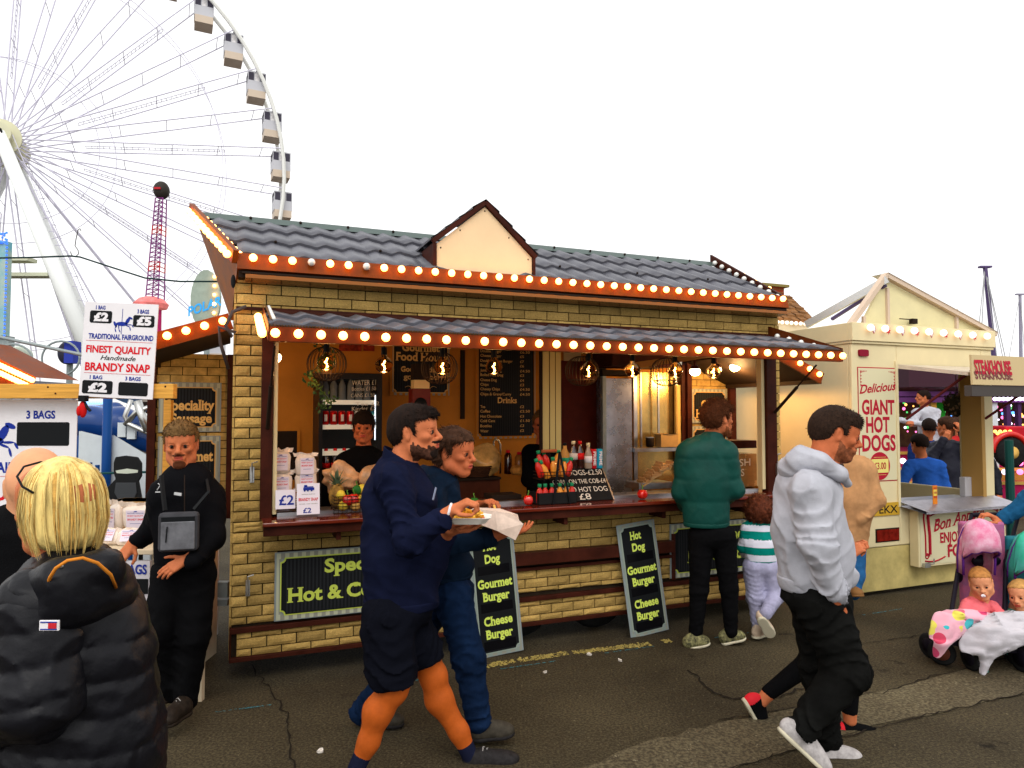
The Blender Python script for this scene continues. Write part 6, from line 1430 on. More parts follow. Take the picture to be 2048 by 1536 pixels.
# ---------------------------------------------------------------- big wheel
HUB = at(12, 290, 50.0); PH = R(26); WA = Vector((math.cos(PH), math.sin(PH), 0)); WN = Vector((math.sin(PH), -math.cos(PH), 0)); RW = 19.22
wheel = thing('ferris_wheel', 'huge pale grey ferris wheel with white gondolas against the white sky', 'ferris wheel', (HUB[0], HUB[1], 0))
H = Vector((0, 0, HUB[2]))
def wp(a, r, d): return H + WA * (r * math.cos(a)) + Vector((0, 0, r * math.sin(a))) + WN * d
M_wheel = mat('wheel_white_steel', (.70, .70, .66), .5); M_whl2 = mat('wheel_lilac_steel', (.60, .58, .68), .5)
TD = 1.05
for k in range(36):
  a = R(7.75 + k * 10)
  if k % 1 == 0:
    t = MB()
    for d in (-TD, TD): t.cyl(wp(a, 1.0, d * 1.2), wp(a, RW, d), .058, .052, 5, False)
    for r_ in np.linspace(4.2, RW - 1.6, 5): t.cyl(wp(a, r_, -TD), wp(a, r_, TD), .028, n=4)
    if k % 2 == 0:
      t.cyl(wp(a, 5, .25), wp(a, RW * .77, .25), .03, n=4); t.cyl(wp(a, 5, -.25), wp(a, RW * .77, -.25), .03, n=4)
      for r_ in np.linspace(5, RW * .77, 26): t.cyl(wp(a, r_, -.25), wp(a, r_, .25), .02, n=4, caps=False)
    t.build('spoke', M_whl2, wheel)
def ring(r_, d, rad, n=72): return MB().tube([wp(2 * math.pi * i / n, r_, d) for i in range(n)], rad, 6, closed=True)
for d in (-TD, TD): ring(RW, d, .16).build('rim', M_wheel, wheel)
for r_ in (RW * .31, RW * .36, RW * .755, RW * .775): ring(r_, TD * (1 if r_ in (RW * .31, RW * .755) else -1), .03).build('ring', M_whl2, wheel)
t = MB(); t.cyl(H - WN * 2.4, H + WN * 2.6, .75, n=20); t.cyl(H + WN * 1.6, H + WN * 1.8, 1.25, n=24); t.cyl(H - WN * 1.8, H - WN * 1.6, 1.25, n=24); t.build('hub', mat('hub_cream', (.62, .60, .42), .5), wheel)
MB().cyl(H + WN * 2.6, H + WN * 2.9, .3).build('hub_cap', M_black, wheel)
for d, sg, px, py in ((2.5, 1, 172, 605), (-2.5, 1, 210, 640), (2.5, -1, -150, 600), (-2.5, -1, -100, 600)):
  top_ = H + WN * d; b_ = H + WA * (sg * 8.2) + WN * (d * 2.0); b_.z = 0
  MB().cyl(b_, top_, .62, .42, 14).build('leg', mat('leg_white', (.80, .82, .80), .5), wheel, smooth=True)
  t = MB()
  for k in range(22):
    f = k / 22; q = b_ * (1 - f) + top_ * f + WA * (sg * .62); t.cyl(q, q + WA * (sg * .35), .03, n=4)
  t.cyl(b_ + WA * (sg * .95), top_ + WA * (sg * .8), .03, n=4); t.build('ladder', M_whl2, wheel)
MB().box(-.1, 3.6, -2.6, -1.6, H.z - 9.0, H.z - 8.75).box(1.0, 4.6, -2.0, -1.0, H.z - 9.95, H.z - 9.7).build('gantry', mat('gantry_olive', (.55, .57, .42), .6), wheel)
for k in range(36):
  a = R(7.75 + k * 10 + 360); a = (a + math.pi) % (2 * math.pi) - math.pi
  if abs(a) > R(75): continue
  P = wp(a, RW + .0, 0); g = empty('gondola', (0, 0, 0), parent=wheel); g.location = P; g.rotation_euler = (0, 0, PH)
  M_g = mat('gondola_white', (.50, .50, .53), .4); w_ = .72
  MB().box(-w_, w_, -.75, .75, -1.75, -.95).box(-w_, w_, -.75, .75, -.28, -.18).box(-w_, -w_ + .06, -.75, -.68, -.95, -.25).box(w_ - .06, w_, -.75, -.68, -.95, -.25).box(-.24, -.18, -.76, -.68, -.95, -.25).box(.18, .24, -.76, -.68, -.95, -.25).box(-w_, -w_ + .06, .68, .75, -.95, -.25).box(w_ - .06, w_, .68, .75, -.95, -.25).build('cabin', M_g, g)
  MB().box(-w_ + .04, w_ - .04, -.80, .80, -2.35, -1.76).build('cabin_base', mat('gondola_cream', (.56, .46, .36), .5), g)
  MB().box(-w_ + .06, -.24, -.74, .74, -.94, -.29).box(.24, w_ - .06, -.74, .74, -.94, -.29).build('window', mat('gondola_glass', (.055, .05, .07), .15), g)
  MB().box(-.17, .17, -.745, .7, -1.7, -.3).build('door', mat('gondola_door', (.62, .60, .60), .4, var=.3, vs=4), g)
  MB().cyl((0, -.9, -.1), (0, .9, -.1), .08).box(-.3, .3, -.5, .5, -.2, -.1).box(-.45, -.1, -.78, -.76, -1.83, -1.78).box(.1, .45, -.78, -.76, -1.83, -1.78).build('hanger', M_black, g)

# ---------------------------------------------------------------- booster tower
BT = at(312, 900, 34); bt = thing('thrill_ride_tower', 'lattice booster ride tower with dark capsule on top in front of the big wheel', 'ride tower', (BT[0], BT[1], 0))
top_ = Vector(at(322, 398, 34)) - bt.location; bot = Vector((-.2, 0, Vector(at(308, 600, 34)).z)); M_lat = mat('lattice_magenta', (.22, .05, .20), .5); M_lat2 = mat('lattice_red', (.45, .02, .03), .5)
t = MB()
for k in range(22):
  f0, f1 = k / 22, (k + 1) / 22; w0 = .30 - .12 * f0; t.cm = 1 if (k // 2) % 4 == 3 else 0
  p, q = bot * (1 - f0) + top_ * f0, bot * (1 - f1) + top_ * f1
  for sx, sy in ((-1, -1), (1, -1), (1, 1), (-1, 1)): t.cyl(p + Vector((sx * w0, sy * w0, 0)), q + Vector((sx * w0, sy * w0, 0)), .035, n=4, caps=False)
  t.cyl(p + Vector((-w0, -w0, 0)), q + Vector((w0, -w0, 0)), .022, n=4); t.cyl(q + Vector((-w0, -w0, 0)), q + Vector((w0, -w0, 0)), .022, n=4); t.cyl(p + Vector((w0, w0, 0)), q + Vector((-w0, w0, 0)), .022, n=4)
t.build('lattice_mast', [M_lat, M_lat2], bt)
c_ = Vector(at(323, 381, 34)) - bt.location
MB().sph(tuple(c_), (.38, .38, .45), 12, 8).build('capsule', mat('dark_olive_capsule', (.035, .03, .025), .5), bt, smooth=True); MB().box(c_.x - .16, c_.x + .14, c_.y - .42, c_.y - .34, c_.z - .06, c_.z + .04).build('red_band', M_lat2, bt)
b2 = Vector(at(302, 608, 34)) - bt.location; MB().lathe([(.2, -.3), (.72, -.22), (.80, 0), (.55, .25), (.28, .34)], c=tuple(b2), n=14).build('lamp_collar', mat('pink_collar', (.55, .12, .12), .5, emit=(1, .3, .25), es=.35, var=.5, vs=3), bt)
MB().cyl(b2 + Vector((.3, 0, -.3)), (b2.x + .35, 0, 0), .22, n=8).build('column', mat('magenta_column', (.45, .02, .12), .5), bt)
# pale disc sign of the ride behind, with blue letters
q = at(412, 600, 20); ps = thing('ride_disc_sign', 'pale green scalloped disc sign with blue POLAR lettering left of the kiosk gable', 'ride sign', (q[0], q[1], 0)); z0 = q[2]
rw, rh = .42, .95
MB().prism([(rw * math.cos(a) * (1 + .02 * (i % 2)), z0 + rh * .9 * math.sin(a) * (1 + .02 * (i % 2))) for i, a in enumerate(np.linspace(0, 2 * math.pi, 49)[:-1])], lambda u, v: (u, -.05, v), lambda u, v: (u, .05, v)).build('disc', mat('disc_green', (.30, .36, .30), .5, var=.15, vs=3), ps)
MB().text('POLAR', 0, z0 - .48, .28, .95, y=-.06, bold=.03, slope=.35).build('lettering', mat('polar_blue', (.03, .28, .62), .4, emit=(.05, .4, .9), es=.35), ps)
MB().cyl((0, .1, 0), (0, .1, z0 + .4), .08).build('post', M_silver, ps)
t = MB()
for k in range(5): t.sph((.28, -.1, z0 + .65 - k * .26), .05, 8, 6)
t.build('lamp', M_bulb, ps)
# left edge: blue lit ride arch
q = at(12, 560, 16); ar = thing('lit_ride_arch', 'pale ride column edged with blue fairy lights at the left edge', 'ride sign', (q[0], q[1], 0))
zt_, zb_ = at(12, 475, 16)[2], at(12, 672, 16)[2]
MB().box(-1.0, .05, -.1, .1, zb_, zt_ - .1).build('column_panel', mat('rainbow_panel', (.45, .50, .38), .5, c2=(.1, .4, .5), vs=1.5), ar); MB().box(-1.0, .1, 0, .2, 0, zb_).build('post', M_silver, ar)
t = MB(); r_ = random.Random(5)
for k in range(26): t.sph((.10, -.14, zb_ + (zt_ - zb_) * k / 26), .025, 6, 4)
for k in range(40): t.sph((r_.uniform(-.5, .1), -.14, zt_ - r_.uniform(-.08, .16)), .028, 6, 4)
t.build('fairy_lights', mat('blue_fairy_light', (.05, .15, .9), .4, emit=(.04, .16, 1), es=1.3), ar, kind='stuff')
# cable across with its hook
MB().tube([tuple(at(x, y, 7.0)) for x, y in ((-60, 512), (0, 516), (60, 515), (140, 512), (160, 514), (215, 532), (290, 556), (360, 563), (436, 563))], .0085, 6).build('overhead_cable', mat('dark_cable', (.01, .03, .03), .6), None, smooth=True, label='thin dark cable slung across the sky left of the kiosk', cat='cable')
MB().tube([tuple(at(x, y, 7.0)) for x, y in ((162, 462), (160, 457), (156, 460), (152, 478), (150, 492), (156, 500), (157, 508), (150, 514), (143, 510), (141, 503))], .005, 5).build('wire_hook', mat('hook_grey', (.12, .12, .12), .5), None, smooth=True, label='bent wire hook standing on the overhead cable', cat='hook')
# ================================================================= the people
def joint(Y):
  return lambda x, y, dy=0.: at(x, y, Y + dy)
def put_arm(S, sh, el, wr, r=(.062, .050, .040), k=.035, fold=None): S.chain([sh, el, wr], list(r), k, fold); return S
NAVY = cloth((.006, .008, .024), 'navy_fleece', sheen=.5); NAVYD = cloth((.004, .0045, .008), 'near_black_shorts'); HAIRD = mat('dark_hair', (.012, .006, .004), .85, var=.5, vs=60, bump=.8, bs=200, stretch=(1, 1, .25), spec=.12)
HAIRB = mat('brown_hair', (.045, .018, .008), .8, var=.5, vs=60, bump=.8, bs=200, spec=.15); DENIM = cloth((.005, .014, .040), 'dark_denim', var=.35, bs=400); SOLEW = mat('pale_sole', (.55, .50, .36), .6); SHOED = mat('charcoal_shoe', (.018, .016, .016), .6, var=.4, vs=40, bump=.5)
LACE = mat('grey_lace', (.3, .28, .26), .7); BLK = cloth((.004, .004, .0045), 'black_cloth'); BLKP = mat('black_nylon', (.014, .013, .016), .42, var=.2, vs=9, bump=.4, bs=60, spec=.4)

# ---- man in navy sweatshirt and shorts, walking right with a tray of chips
J = joint(3.42); h = Human('bearded man in a navy quarter-zip and black shorts walking with a tray of chips', J(810, 1540) * np.array([1, 1, 0]))
hc = J(829, 866, 0.0); nb = J(801, 940, .0)
h.head(hc, -9, 2, sc_=1.08, neck=nb, nr=.060, nose=.75, jaw=1.05); h.nh = len(h.skin.p) - 1
rw, rel, rsh = J(903, 1021, -.26), J(820, 1080, -.26), J(786, 965, -.17)
lw, lel, lsh = J(905, 1060, -.06), J(862, 1100, .16), J(818, 965, .17)
h.skin.cap(J(880, 1040, -.26), rw, .030, .027, .02); hand(h.skin, rw, J(940, 1003, -.28) - rw, (.35, .2, -1), side=-1, s=.98, curl=(1.25, 1.3, 1.35, 1.4), thumb=.7)
h.skin.cap(J(880, 1075, .02), lw, .030, .028, .02); hand(h.skin, lw, J(975, 1052, -.10) - lw, (0.05, -.1, 1), side=1, s=.98, curl=(.35, .45, .5, .6), thumb=.1, spread=.10)
# bare legs
hipR, knR, anR = J(775, 1235, -.09), J(785, 1380, -.12), J(724, 1512, -.14); hipL, knL, anL = J(815, 1235, .08), J(866, 1352, .10), J(932, 1494, .12)
def leg(S, kn, an, dirf):
  m1 = kn * .68 + an * .32 - np.array(dirf) * .022; S.chain([kn + (kn - an) * .25, kn, m1, kn * .22 + an * .78, an], [.070, .060, .064, .045, .037], .04); S.ell(kn + np.array(dirf) * .022, (.040, .045, .050), None, .03)
leg(h.skin, knR, anR, (1, 0, 0)); leg(h.skin, knL, anL, (1, 0, .1))
Lr = (np.minimum(knR, anR) - .11, np.maximum(knR, anR) + .12, .008); Ll = (np.minimum(knL, anL) - .11, np.maximum(knL, anL) + .12, .008)
hb = lambda p, r=.125: (p - r, p + r, .0042)
h.finish([hb(rw + .03), hb(J(930, 1056, -.08)), Lr, Ll], SK, stub=True, legz=.75);
S = Sdf(); wf = wrinkle(11, .009, (7, 7, 14), 5)
S.chain([J(795, 948, 0), J(797, 1000, 0), J(802, 1100, 0), J(803, 1190, 0)], [.100, .150, .168, .165], .06, flat=(np.array([1., .1, 0]), 1.08)); S.chain([rsh, lsh], [.078, .078], .06); S.ell(J(850, 1110, 0), (.10, .13, .14), None, .06)
S.cap(J(798, 925, 0), J(800, 950, 0), .070, .085, .03)
fo = sleeve_fold(3, .012, .06)
S.chain([rsh, rel], [.080, .062], .04, fo); S.chain([rel, J(886, 1037, -.26)], [.064, .046], .03, fo); S.chain([lsh, lel], [.078, .060], .04, fo); S.chain([lel, J(890, 1072, .0)], [.060, .046], .03, fo)
hemz = J(800, 1213)[2]; collar = J(800, 905)[2]
S.ell(J(802, 1215, 0), (.15, .15, .04), None, .02)
def cutN(F_, X, Y, Z):
  F_ = np.maximum(F_, -(Z - hemz)); inner = np.sqrt((X - nb[0] - (Z - nb[2]) * .3) ** 2 + (Y - nb[1]) ** 2) - .066
  return np.where(Z > nb[2] - .02, np.maximum(F_, -inner), F_)
h.mk('sweatshirt', [S.mesh(.0085, disp=wf, cut=cutN)], NAVY)
band(h, S, 'hem', NAVY, lambda X, Y, Z: np.minimum(Z - hemz + .002, hemz + .045 - Z), .004, .0, disp=wf); cuff(h, S, rel, J(886, 1037, -.26), NAVY)
cl = MB();
for k, (rz, dz) in enumerate(((.075, 0), (.072, .035))): pass
ring_ = [(math.cos(a) * .074 - .0, math.sin(a) * .072) for a in np.linspace(0, 2 * math.pi, 25)[:-1]]
rows = []
for q, (dz, sc2) in enumerate(((-.03, 1.18), (.0, 1.05), (.035, 1.0), (.042, .96), (.036, .90), (0, .93))):
  rows.append([tuple(J(797, 925) + np.array([x * sc2 + .02 * dz, y * sc2, dz - x * .55]) - h.o) for x, y in ring_] + [tuple(J(797, 925) + np.array([ring_[0][0] * sc2, 0, dz - ring_[0][0] * .55]) - h.o)])
cl.grid(rows); cl.build('collar', NAVY, h.root, smooth=True)
MB().beam(tuple(J(872, 975, -.10) - h.o), tuple(J(866, 1000, -.13) - h.o), .006, .008).build('chest_logo', mat('grey_thread', (.2, .22, .3), .6), h.root)
MB().tube([tuple(J(899, 1023, -.26) + np.array([.0 + .02 * math.sin(a) * .4, .032 * math.cos(a), .034 * math.sin(a)]) - h.o) for a in np.linspace(0, 6.28, 15)[:-1]], .006, 5, closed=True).build('wristband', M_white, h.root)
S = Sdf(); f2 = sleeve_fold(5, .010, .08)
S.ell(J(800, 1215, 0), (.165, .16, .10), None, .04); S.chain([hipR, J(783, 1345, -.11)], [.120, .118], .05, f2); S.chain([hipL, J(850, 1318, .09)], [.112, .100], .05, f2); S.ell(J(768, 1250, -.05), (.10, .12, .10), None, .04)
def cutS(F_, X, Y, Z):
  mR = knR + (knR - anR) * -.02; zr = J(783, 1352)[2] + .12 * (X - J(783, 1352)[0]); zl = J(860, 1335)[2] + .35 * (X - J(860, 1335)[0])
  return np.maximum(F_, -(Z - np.where(X < J(826, 1)[0], zr, zl)))
h.mk('shorts', [S.mesh(.0085, disp=wrinkle(12, .005, (12, 12, 20), 5), cut=cutS)], NAVYD)
SOCK = cloth((.010, .012, .030), 'navy_sock')
for an, kn, hl, toe, up_ in ((anR, knR, J(700, 1585, -.14), J(755, 1640, -.14), (.45, 0, .9)), (anL, knL, J(932, 1546, .12), J(1038, 1528, .12), (-.15, 0, 1))):
  S = Sdf(); d = nrm(kn - an); S.cap(an + d * .065, an - d * .06, .044, .040, .02); h.mk('sock', [S.mesh(.007)], SOCK)
  shoe('shoe', h.root, h.o, hl, toe, SHOED, SHOED, up=up_, laces=LACE)
h.hair(HAIRD, .011, region=lambda x, y, z: np.minimum(z - np.where(x > .025, .052 + .22 * (x - .025), np.where(x > -.03, -.012 + .0 * x, -.062)), .12 - x), noise=.004, fz=5200, fl=.020, seed=5, jit=.18,  extra=lambda S, P, k, B: (S.ell(P(.035, 0, .095), np.array((.062, .062, .026)) * k, B, .02), S.ell(P(.086, 0, .078), np.array((.022, .050, .016)) * k, B, .015)), dirf=lambda p, n_: n_ * .2 + np.array([.5, 0, -.5]) * (p[:, 2:3] < hc[2] + .08) + np.array([1.2, 0, -.05]) * (p[:, 2:3] >= hc[2] + .08))
h.stubz = -.063; h.stubm = mat('dark_stubble_beard', (.060, .024, .014), .8, var=.6, vs=70, bump=.8, bs=300); h.beard(HAIRD, False, 500, .005); h.brows(HAIRD, .0044)
# tray of chips
tr = thing('chip_tray', 'white polystyrene tray piled with chips held by the man in navy', 'food tray', tuple(J(935, 1036, -.13))); w_, d_ = .108, .075
t = MB()
def rr_(w, d, z, c=.03): return [(x, y, z) for x, y in ((-w + c, -d), (w - c, -d), (w, -d + c), (w, d - c), (w - c, d), (-w + c, d), (-w, d - c), (-w, -d + c))]
rws = [rr_(w_ * .78, d_ * .74, -.022), rr_(w_ * .9, d_ * .88, -.006), rr_(w_, d_, .008), rr_(w_ * 1.04, d_ * 1.05, .010), rr_(w_ * 1.04, d_ * 1.05, .006), rr_(w_ * .93, d_ * .9, .0), rr_(w_ * .8, d_ * .76, -.016)]
t.grid([r + [r[0]] for r in rws]); t.poly(rws[0][::-1]); t.poly(rws[-1]); t.build('tray', mat('polystyrene', (.85, .80, .72), .5), tr)
CHIP = [mat('chip_gold', (.78, .42, .05), .6, var=.2, vs=30), mat('chip_amber', (.65, .28, .02), .6)]; r_ = random.Random(3); t = MB()
for k in range(70):
  f = r_.random(); x = -.09 + .15 * r_.random(); y = r_.uniform(-.055, .055); z = -.01 + .055 * (1 - (x + .02) ** 2 / .012) * (1 - (y / .08) ** 2) * r_.uniform(.3, 1); z = max(z, -.006)
  t.cm = k % 3 == 0; a = Vector((r_.gauss(0, 1), r_.gauss(0, 1), r_.gauss(0, .35))).normalized() * .022; t.beam(Vector((x, y, z)) - a, Vector((x, y, z)) + a, .010, .010)
t.build('chips', CHIP, tr, kind='stuff')
fk_ = thing('wooden_fork', 'small wooden chip fork pinched over the tray by the man in navy', 'fork', tuple(J(927, 1012, -.25))); MB().beam((0, 0, .02), (.006, .02, -.025), .006, .002).build('handle', M_pine, fk_)

# ---- man in blue hoody and jeans, just behind
J = joint(3.80); h = Human('dark-haired man in a blue hoody and jeans eating from a paper tray', J(900, 1480) * np.array([1, 1, 0]))
hc = J(909, 905); nb = J(880, 955, .02)
h.head(hc, -26, -6, sc_=1.02, neck=nb, nr=.058, nose=1.1, jaw=1.12, open_=.003); h.nh = len(h.skin.p) - 1
rw, lw = J(1001, 1068, -.22), J(956, 1010, .08)
h.skin.cap(J(960, 1078, -.22), rw, .032, .028, .02); hand(h.skin, rw, J(1050, 1062, -.22) - rw, (-.25, .1, 1), side=1, s=.98, curl=(.35, .4, .5, .5), thumb=-.2, spread=.04)
h.skin.cap(J(930, 1040, .12), lw, .030, .027, .02); hand(h.skin, lw, J(993, 1000, .0) - lw, (.2, -.15, -1), side=1, s=.95, curl=(.85, .9, 1.0, 1.1), thumb=.8)
h.finish([hb(J(1018, 1066, -.22)), hb(J(975, 1004, .04))], SK2)
HOOD = cloth((.005, .012, .026), 'teal_navy_hoody', sheen=.4)
S = Sdf(); rsh, lsh = J(855, 990, -.15), J(885, 985, .17); S.chain([J(873, 975), J(872, 1040), J(882, 1130)], [.120, .148, .150], .06); S.chain([rsh, lsh], [.082, .082], .06)
fo = sleeve_fold(8, .011, .055); S.chain([rsh, J(890, 1085, -.24)], [.085, .066], .04, fo); S.chain([J(890, 1085, -.24), J(980, 1074, -.22)], [.064, .050], .03, fo); S.chain([lsh, J(915, 1075, .2)], [.08, .062], .04, fo); S.chain([J(915, 1075, .2), J(945, 1030, .1)], [.060, .045], .03, fo)
S.chain([J(850, 950, .02), J(878, 970, -.1), J(905, 985, -.06)], [.045, .045, .035], .03); S.chain([J(850, 950, .04), J(885, 960, .15)], [.045, .04], .03); S.ell(J(900, 1135, 0), (.125, .14, .09), None, .05)
hz2 = J(900, 1165)[2]
h.mk('hoody', [S.mesh(.009, disp=wrinkle(21, .006, (8, 8, 15)), cut=lambda F_, X, Y, Z: np.maximum(F_, -(Z - hz2)))], HOOD)
cuff(h, S, J(890, 1085, -.24), J(980, 1074, -.22), HOOD); band(h, S, 'hem', HOOD, lambda X, Y, Z: np.minimum(Z - hz2 + .002, hz2 + .05 - Z), .004, .0015)
S = Sdf(); f2 = sleeve_fold(15, .009, .06)
S.ell(J(893, 1180), (.150, .14, .10), None, .05); S.chain([J(905, 1190, -.08), J(938, 1320, -.10), J(958, 1445, -.10)], [.103, .080, .060], .04, f2); S.chain([J(880, 1190, .08), J(800, 1330, .10), J(722, 1425, .10)], [.105, .080, .060], .04, f2)
h.mk('jeans', [S.mesh(.009, disp=wrinkle(22, .004, (14, 14, 22)))], DENIM)
OL = mat('olive_grey_shoe', (.045, .038, .028), .7, var=.3, vs=30)
shoe('shoe', h.root, h.o, J(945, 1482, -.10), J(1028, 1470, -.10), OL, SHOED, up=(-.02, 0, 1), laces=LACE); shoe('shoe', h.root, h.o, J(712, 1447, .10), J(806, 1452, .10), OL, SHOED, laces=None)
h.hair(HAIRB, .014, region=lambda x, y, z: z - np.where(x > .028, .050 + .35 * (x - .028), np.where(x > -.02, -.012, -.07)), noise=.009, fz=5200, fl=.045, seed=9, curl=.4, extra=lambda S, P, k, B: (S.ell(P(-.04, -.06, -.02), np.array((.04, .03, .05)) * k, B, .03), S.ell(P(-.05, .05, -.02), np.array((.04, .03, .05)) * k, B, .03)))
h.brows(HAIRD)
pt = thing('paper_tray', 'folded greasy white paper tray held by the man in jeans', 'food tray', tuple(J(1000, 1045, -.28)))
def pr(px, py, dy=-.28): return tuple(J(px, py, dy) - J(1000, 1045, -.28))
PAP = mat('greasy_paper', (.68, .52, .42), .6, var=.15, vs=20)
t = MB(); t._add([pr(940, 1017, -.30), pr(990, 1023, -.34), pr(1022, 1028, -.34), pr(1046, 1048, -.34), pr(1030, 1080, -.34), pr(995, 1062, -.36), pr(950, 1045, -.32), pr(950, 1016, -.08), pr(1000, 1018, -.08), pr(1035, 1030, -.10), pr(1040, 1052, -.18)],
  [(0, 1, 5, 6), (1, 2, 3, 5), (5, 3, 4), (0, 7, 8, 1), (1, 8, 9, 2), (2, 9, 10, 3), (7, 0, 6), (3, 10, 4)]); o = t.build('paper_sheet', PAP, pt)
sm = o.modifiers.new('s', 'SOLIDIFY'); sm.thickness = .003
MB().beam(pr(988, 1010, -.1), pr(992, 1024, -.14), .012, .003).build('fork', M_pine, pt)

# ---- man in green puffer at the counter (from behind)
J = joint(5.25); h = Human('bearded man in a dark green puffer and black jeans standing at the counter', J(1425, 1292) * np.array([1, 1, 0]))
hc = J(1436, 838); nb = J(1424, 875, .02); h.head(hc, 26, 2, sc_=1.06, neck=nb, nr=.056, nose=1.1); h.nh = len(h.skin.p) - 1
h.finish([], SK)
GRN = mat('green_puffer', (.005, .052, .041), .5, var=.15, vs=9, bump=.3, bs=70, spec=.12)
def tq(X, Y, Z): return .009 * (np.abs(np.sin((Z - 1.22) * math.pi / .158)) ** .3 - .75) + wrinkle(31, .004, (16, 16, 12))(X, Y, Z)
S = Sdf(); S.chain([J(1410, 912), J(1411, 960), J(1412, 1035)], [.165, .180, .172], .07, flat=(np.array([0., 1, 0]), .74)); S.chain([J(1382, 908), J(1448, 908)], [.105, .105], .06)
q_ = quilt(.15, .010)
S.chain([J(1376, 918, -.0), J(1364, 985, .02), J(1372, 1010, .22)], [.092, .075, .06], .03, q_); S.chain([J(1450, 918, -.0), J(1466, 978, -.0), J(1440, 1000, .25)], [.092, .078, .058], .03, q_)
S.cap(J(1425, 878), J(1420, 896), .080, .105, .02)
zb_ = J(1400, 1052)[2]; ztc = J(1400, 862)[2]
h.mk('puffer_jacket', [S.mesh(.010, disp=tq, cut=lambda F_, X, Y, Z: np.maximum(np.maximum(F_, -(Z - zb_)), Z - ztc))], GRN)
band(h, S, 'hem', GRN, lambda X, Y, Z: np.minimum(Z - zb_ + .002, zb_ + .03 - Z), .004, .0, disp=tq)
S = Sdf(); S.ell(J(1422, 1068), (.155, .12, .12), None, .05); f2 = sleeve_fold(35, .004, .05)
S.chain([J(1402, 1075), J(1398, 1180), J(1391, 1272)], [.095, .066, .048], .03, f2); S.chain([J(1447, 1075), J(1458, 1175), J(1462, 1262)], [.095, .066, .048], .03, f2); h.mk('jeans', [S.mesh(.010, disp=wrinkle(33, .003, (14, 14, 25)))], BLK)
FL = mat('floral_canvas', (.01, .01, .01), .6, c2=(.30, .28, .12), vs=38)
shoe('shoe', h.root, h.o, J(1372, 1300, -.02), J(1420, 1288, -.03), FL, SOLEW, up=(0, 0, 1), h=.06, laces=M_black); shoe('shoe', h.root, h.o, J(1445, 1290, .03), J(1492, 1278, .0), FL, SOLEW, h=.06, laces=M_black)
h.hair(mat('auburn_hair', (.07, .022, .008), .85, var=.5, vs=60, bump=.8, bs=200), .018, region=lambda x, y, z: z - np.where(x > .03, .048, np.where(x > -.025, -.005, -.060)), noise=.009, fz=2600, fl=.04, seed=13, curl=.3, jit=.6, dirf=lambda p, n_: n_ * .6 + np.array([.3, 0, .25]), extra=lambda S, P, k, B: S.ell(P(-.0, 0, .105), np.array((.075, .065, .035)) * k, B, .02))
h.beard(mat('ginger_beard', (.20, .06, .02), .6), True, 1200, .025)

# ---- curly child in a green and white striped jumper
J = joint(5.40); h = Human('curly-haired small child in a green and white striped jumper and lilac joggers walking away', J(1525, 1275) * np.array([1, 1, 0]), cat='child', name='child')
hc = J(1519, 1025); h.head(hc, 80, -5, sc_=.86, neck=J(1520, 1048), nr=.048); h.nh = len(h.skin.p) - 1; h.finish([], SK, eye=False)
S = Sdf(); S.chain([J(1522, 1062), J(1521, 1090), J(1522, 1112)], [.105, .122, .120], .04, flat=(np.array([0., 1, 0]), .8)); S.chain([J(1500, 1055), J(1545, 1055)], [.05, .05], .04)
S.chain([J(1495, 1058), J(1487, 1095, .03), J(1492, 1115, .1)], [.052, .044, .035], .02, sleeve_fold(4, .003, .03)); S.chain([J(1550, 1058), J(1562, 1092, .02), J(1558, 1112, .1)], [.052, .046, .036], .02, sleeve_fold(5, .003, .03))
zb_ = J(1520, 1122)[2]; zt_ = J(1520, 1045)[2]
STR = [mat('stripe_white', (.66, .66, .74), .8, var=.06), mat('stripe_green', (.0, .19, .15), .8, var=.1)]
h.mk('striped_jumper', [S.mesh(.007, disp=wrinkle(41, .003, (16, 16, 20)), cut=lambda F_, X, Y, Z: np.maximum(F_, -(Z - zb_)))], STR, lambda C: (((zt_ - C[:, 2]) / .0585).astype(int) % 2 == 1) | (C[:, 2] > zt_ - .012) | (C[:, 2] < zb_ + .012))
S = Sdf(); f2 = sleeve_fold(45, .004, .04); S.ell(J(1522, 1132), (.125, .10, .085), None, .04); S.chain([J(1508, 1135), J(1510, 1195), J(1516, 1252)], [.085, .060, .044], .03, f2); S.chain([J(1540, 1135), J(1552, 1190, -.02), J(1532, 1226, -.16)], [.085, .062, .046], .03, f2)
h.mk('joggers', [S.mesh(.007, disp=wrinkle(42, .003, (18, 18, 22)))], cloth((.34, .33, .46), 'lilac_grey_jersey'))
CR = mat('cream_shoe', (.55, .42, .30), .6, var=.2)
shoe('shoe', h.root, h.o, J(1508, 1278, -.06), J(1535, 1268, .08), CR, SOLEW, h=.05, wdt=.038); shoe('shoe', h.root, h.o, J(1521, 1238, -.20), J(1545, 1276, -.12), CR, SOLEW, h=.05, wdt=.038, up=(.3, 1, .2))
CURL = mat('auburn_curls', (.11, .028, .012), .55, var=.6, vs=40, bump=.8, bs=120)
rr = np.random.default_rng(3)
def curls(S, P, k, B):
  for i in range(150):
    v = nrm(rr.normal(0, 1, 3));
    if v[2] < -.75 or (v[0] > .55 and v[2] < .3): continue
    S.ell(P(-.008 + v[0] * .122, v[1] * .112, .02 + v[2] * .118), .020 * rr.uniform(.7, 1.2), None, .006)
h.hair(CURL, .028, ear_=False, region=lambda x, y, z: z + .13 + 0 * x, noise=.006, nf=(80, 80, 80), fz=2400, fl=.035, seed=15, curl=.7, jit=.9, extra=curls, dirf=lambda p, n_: n_)

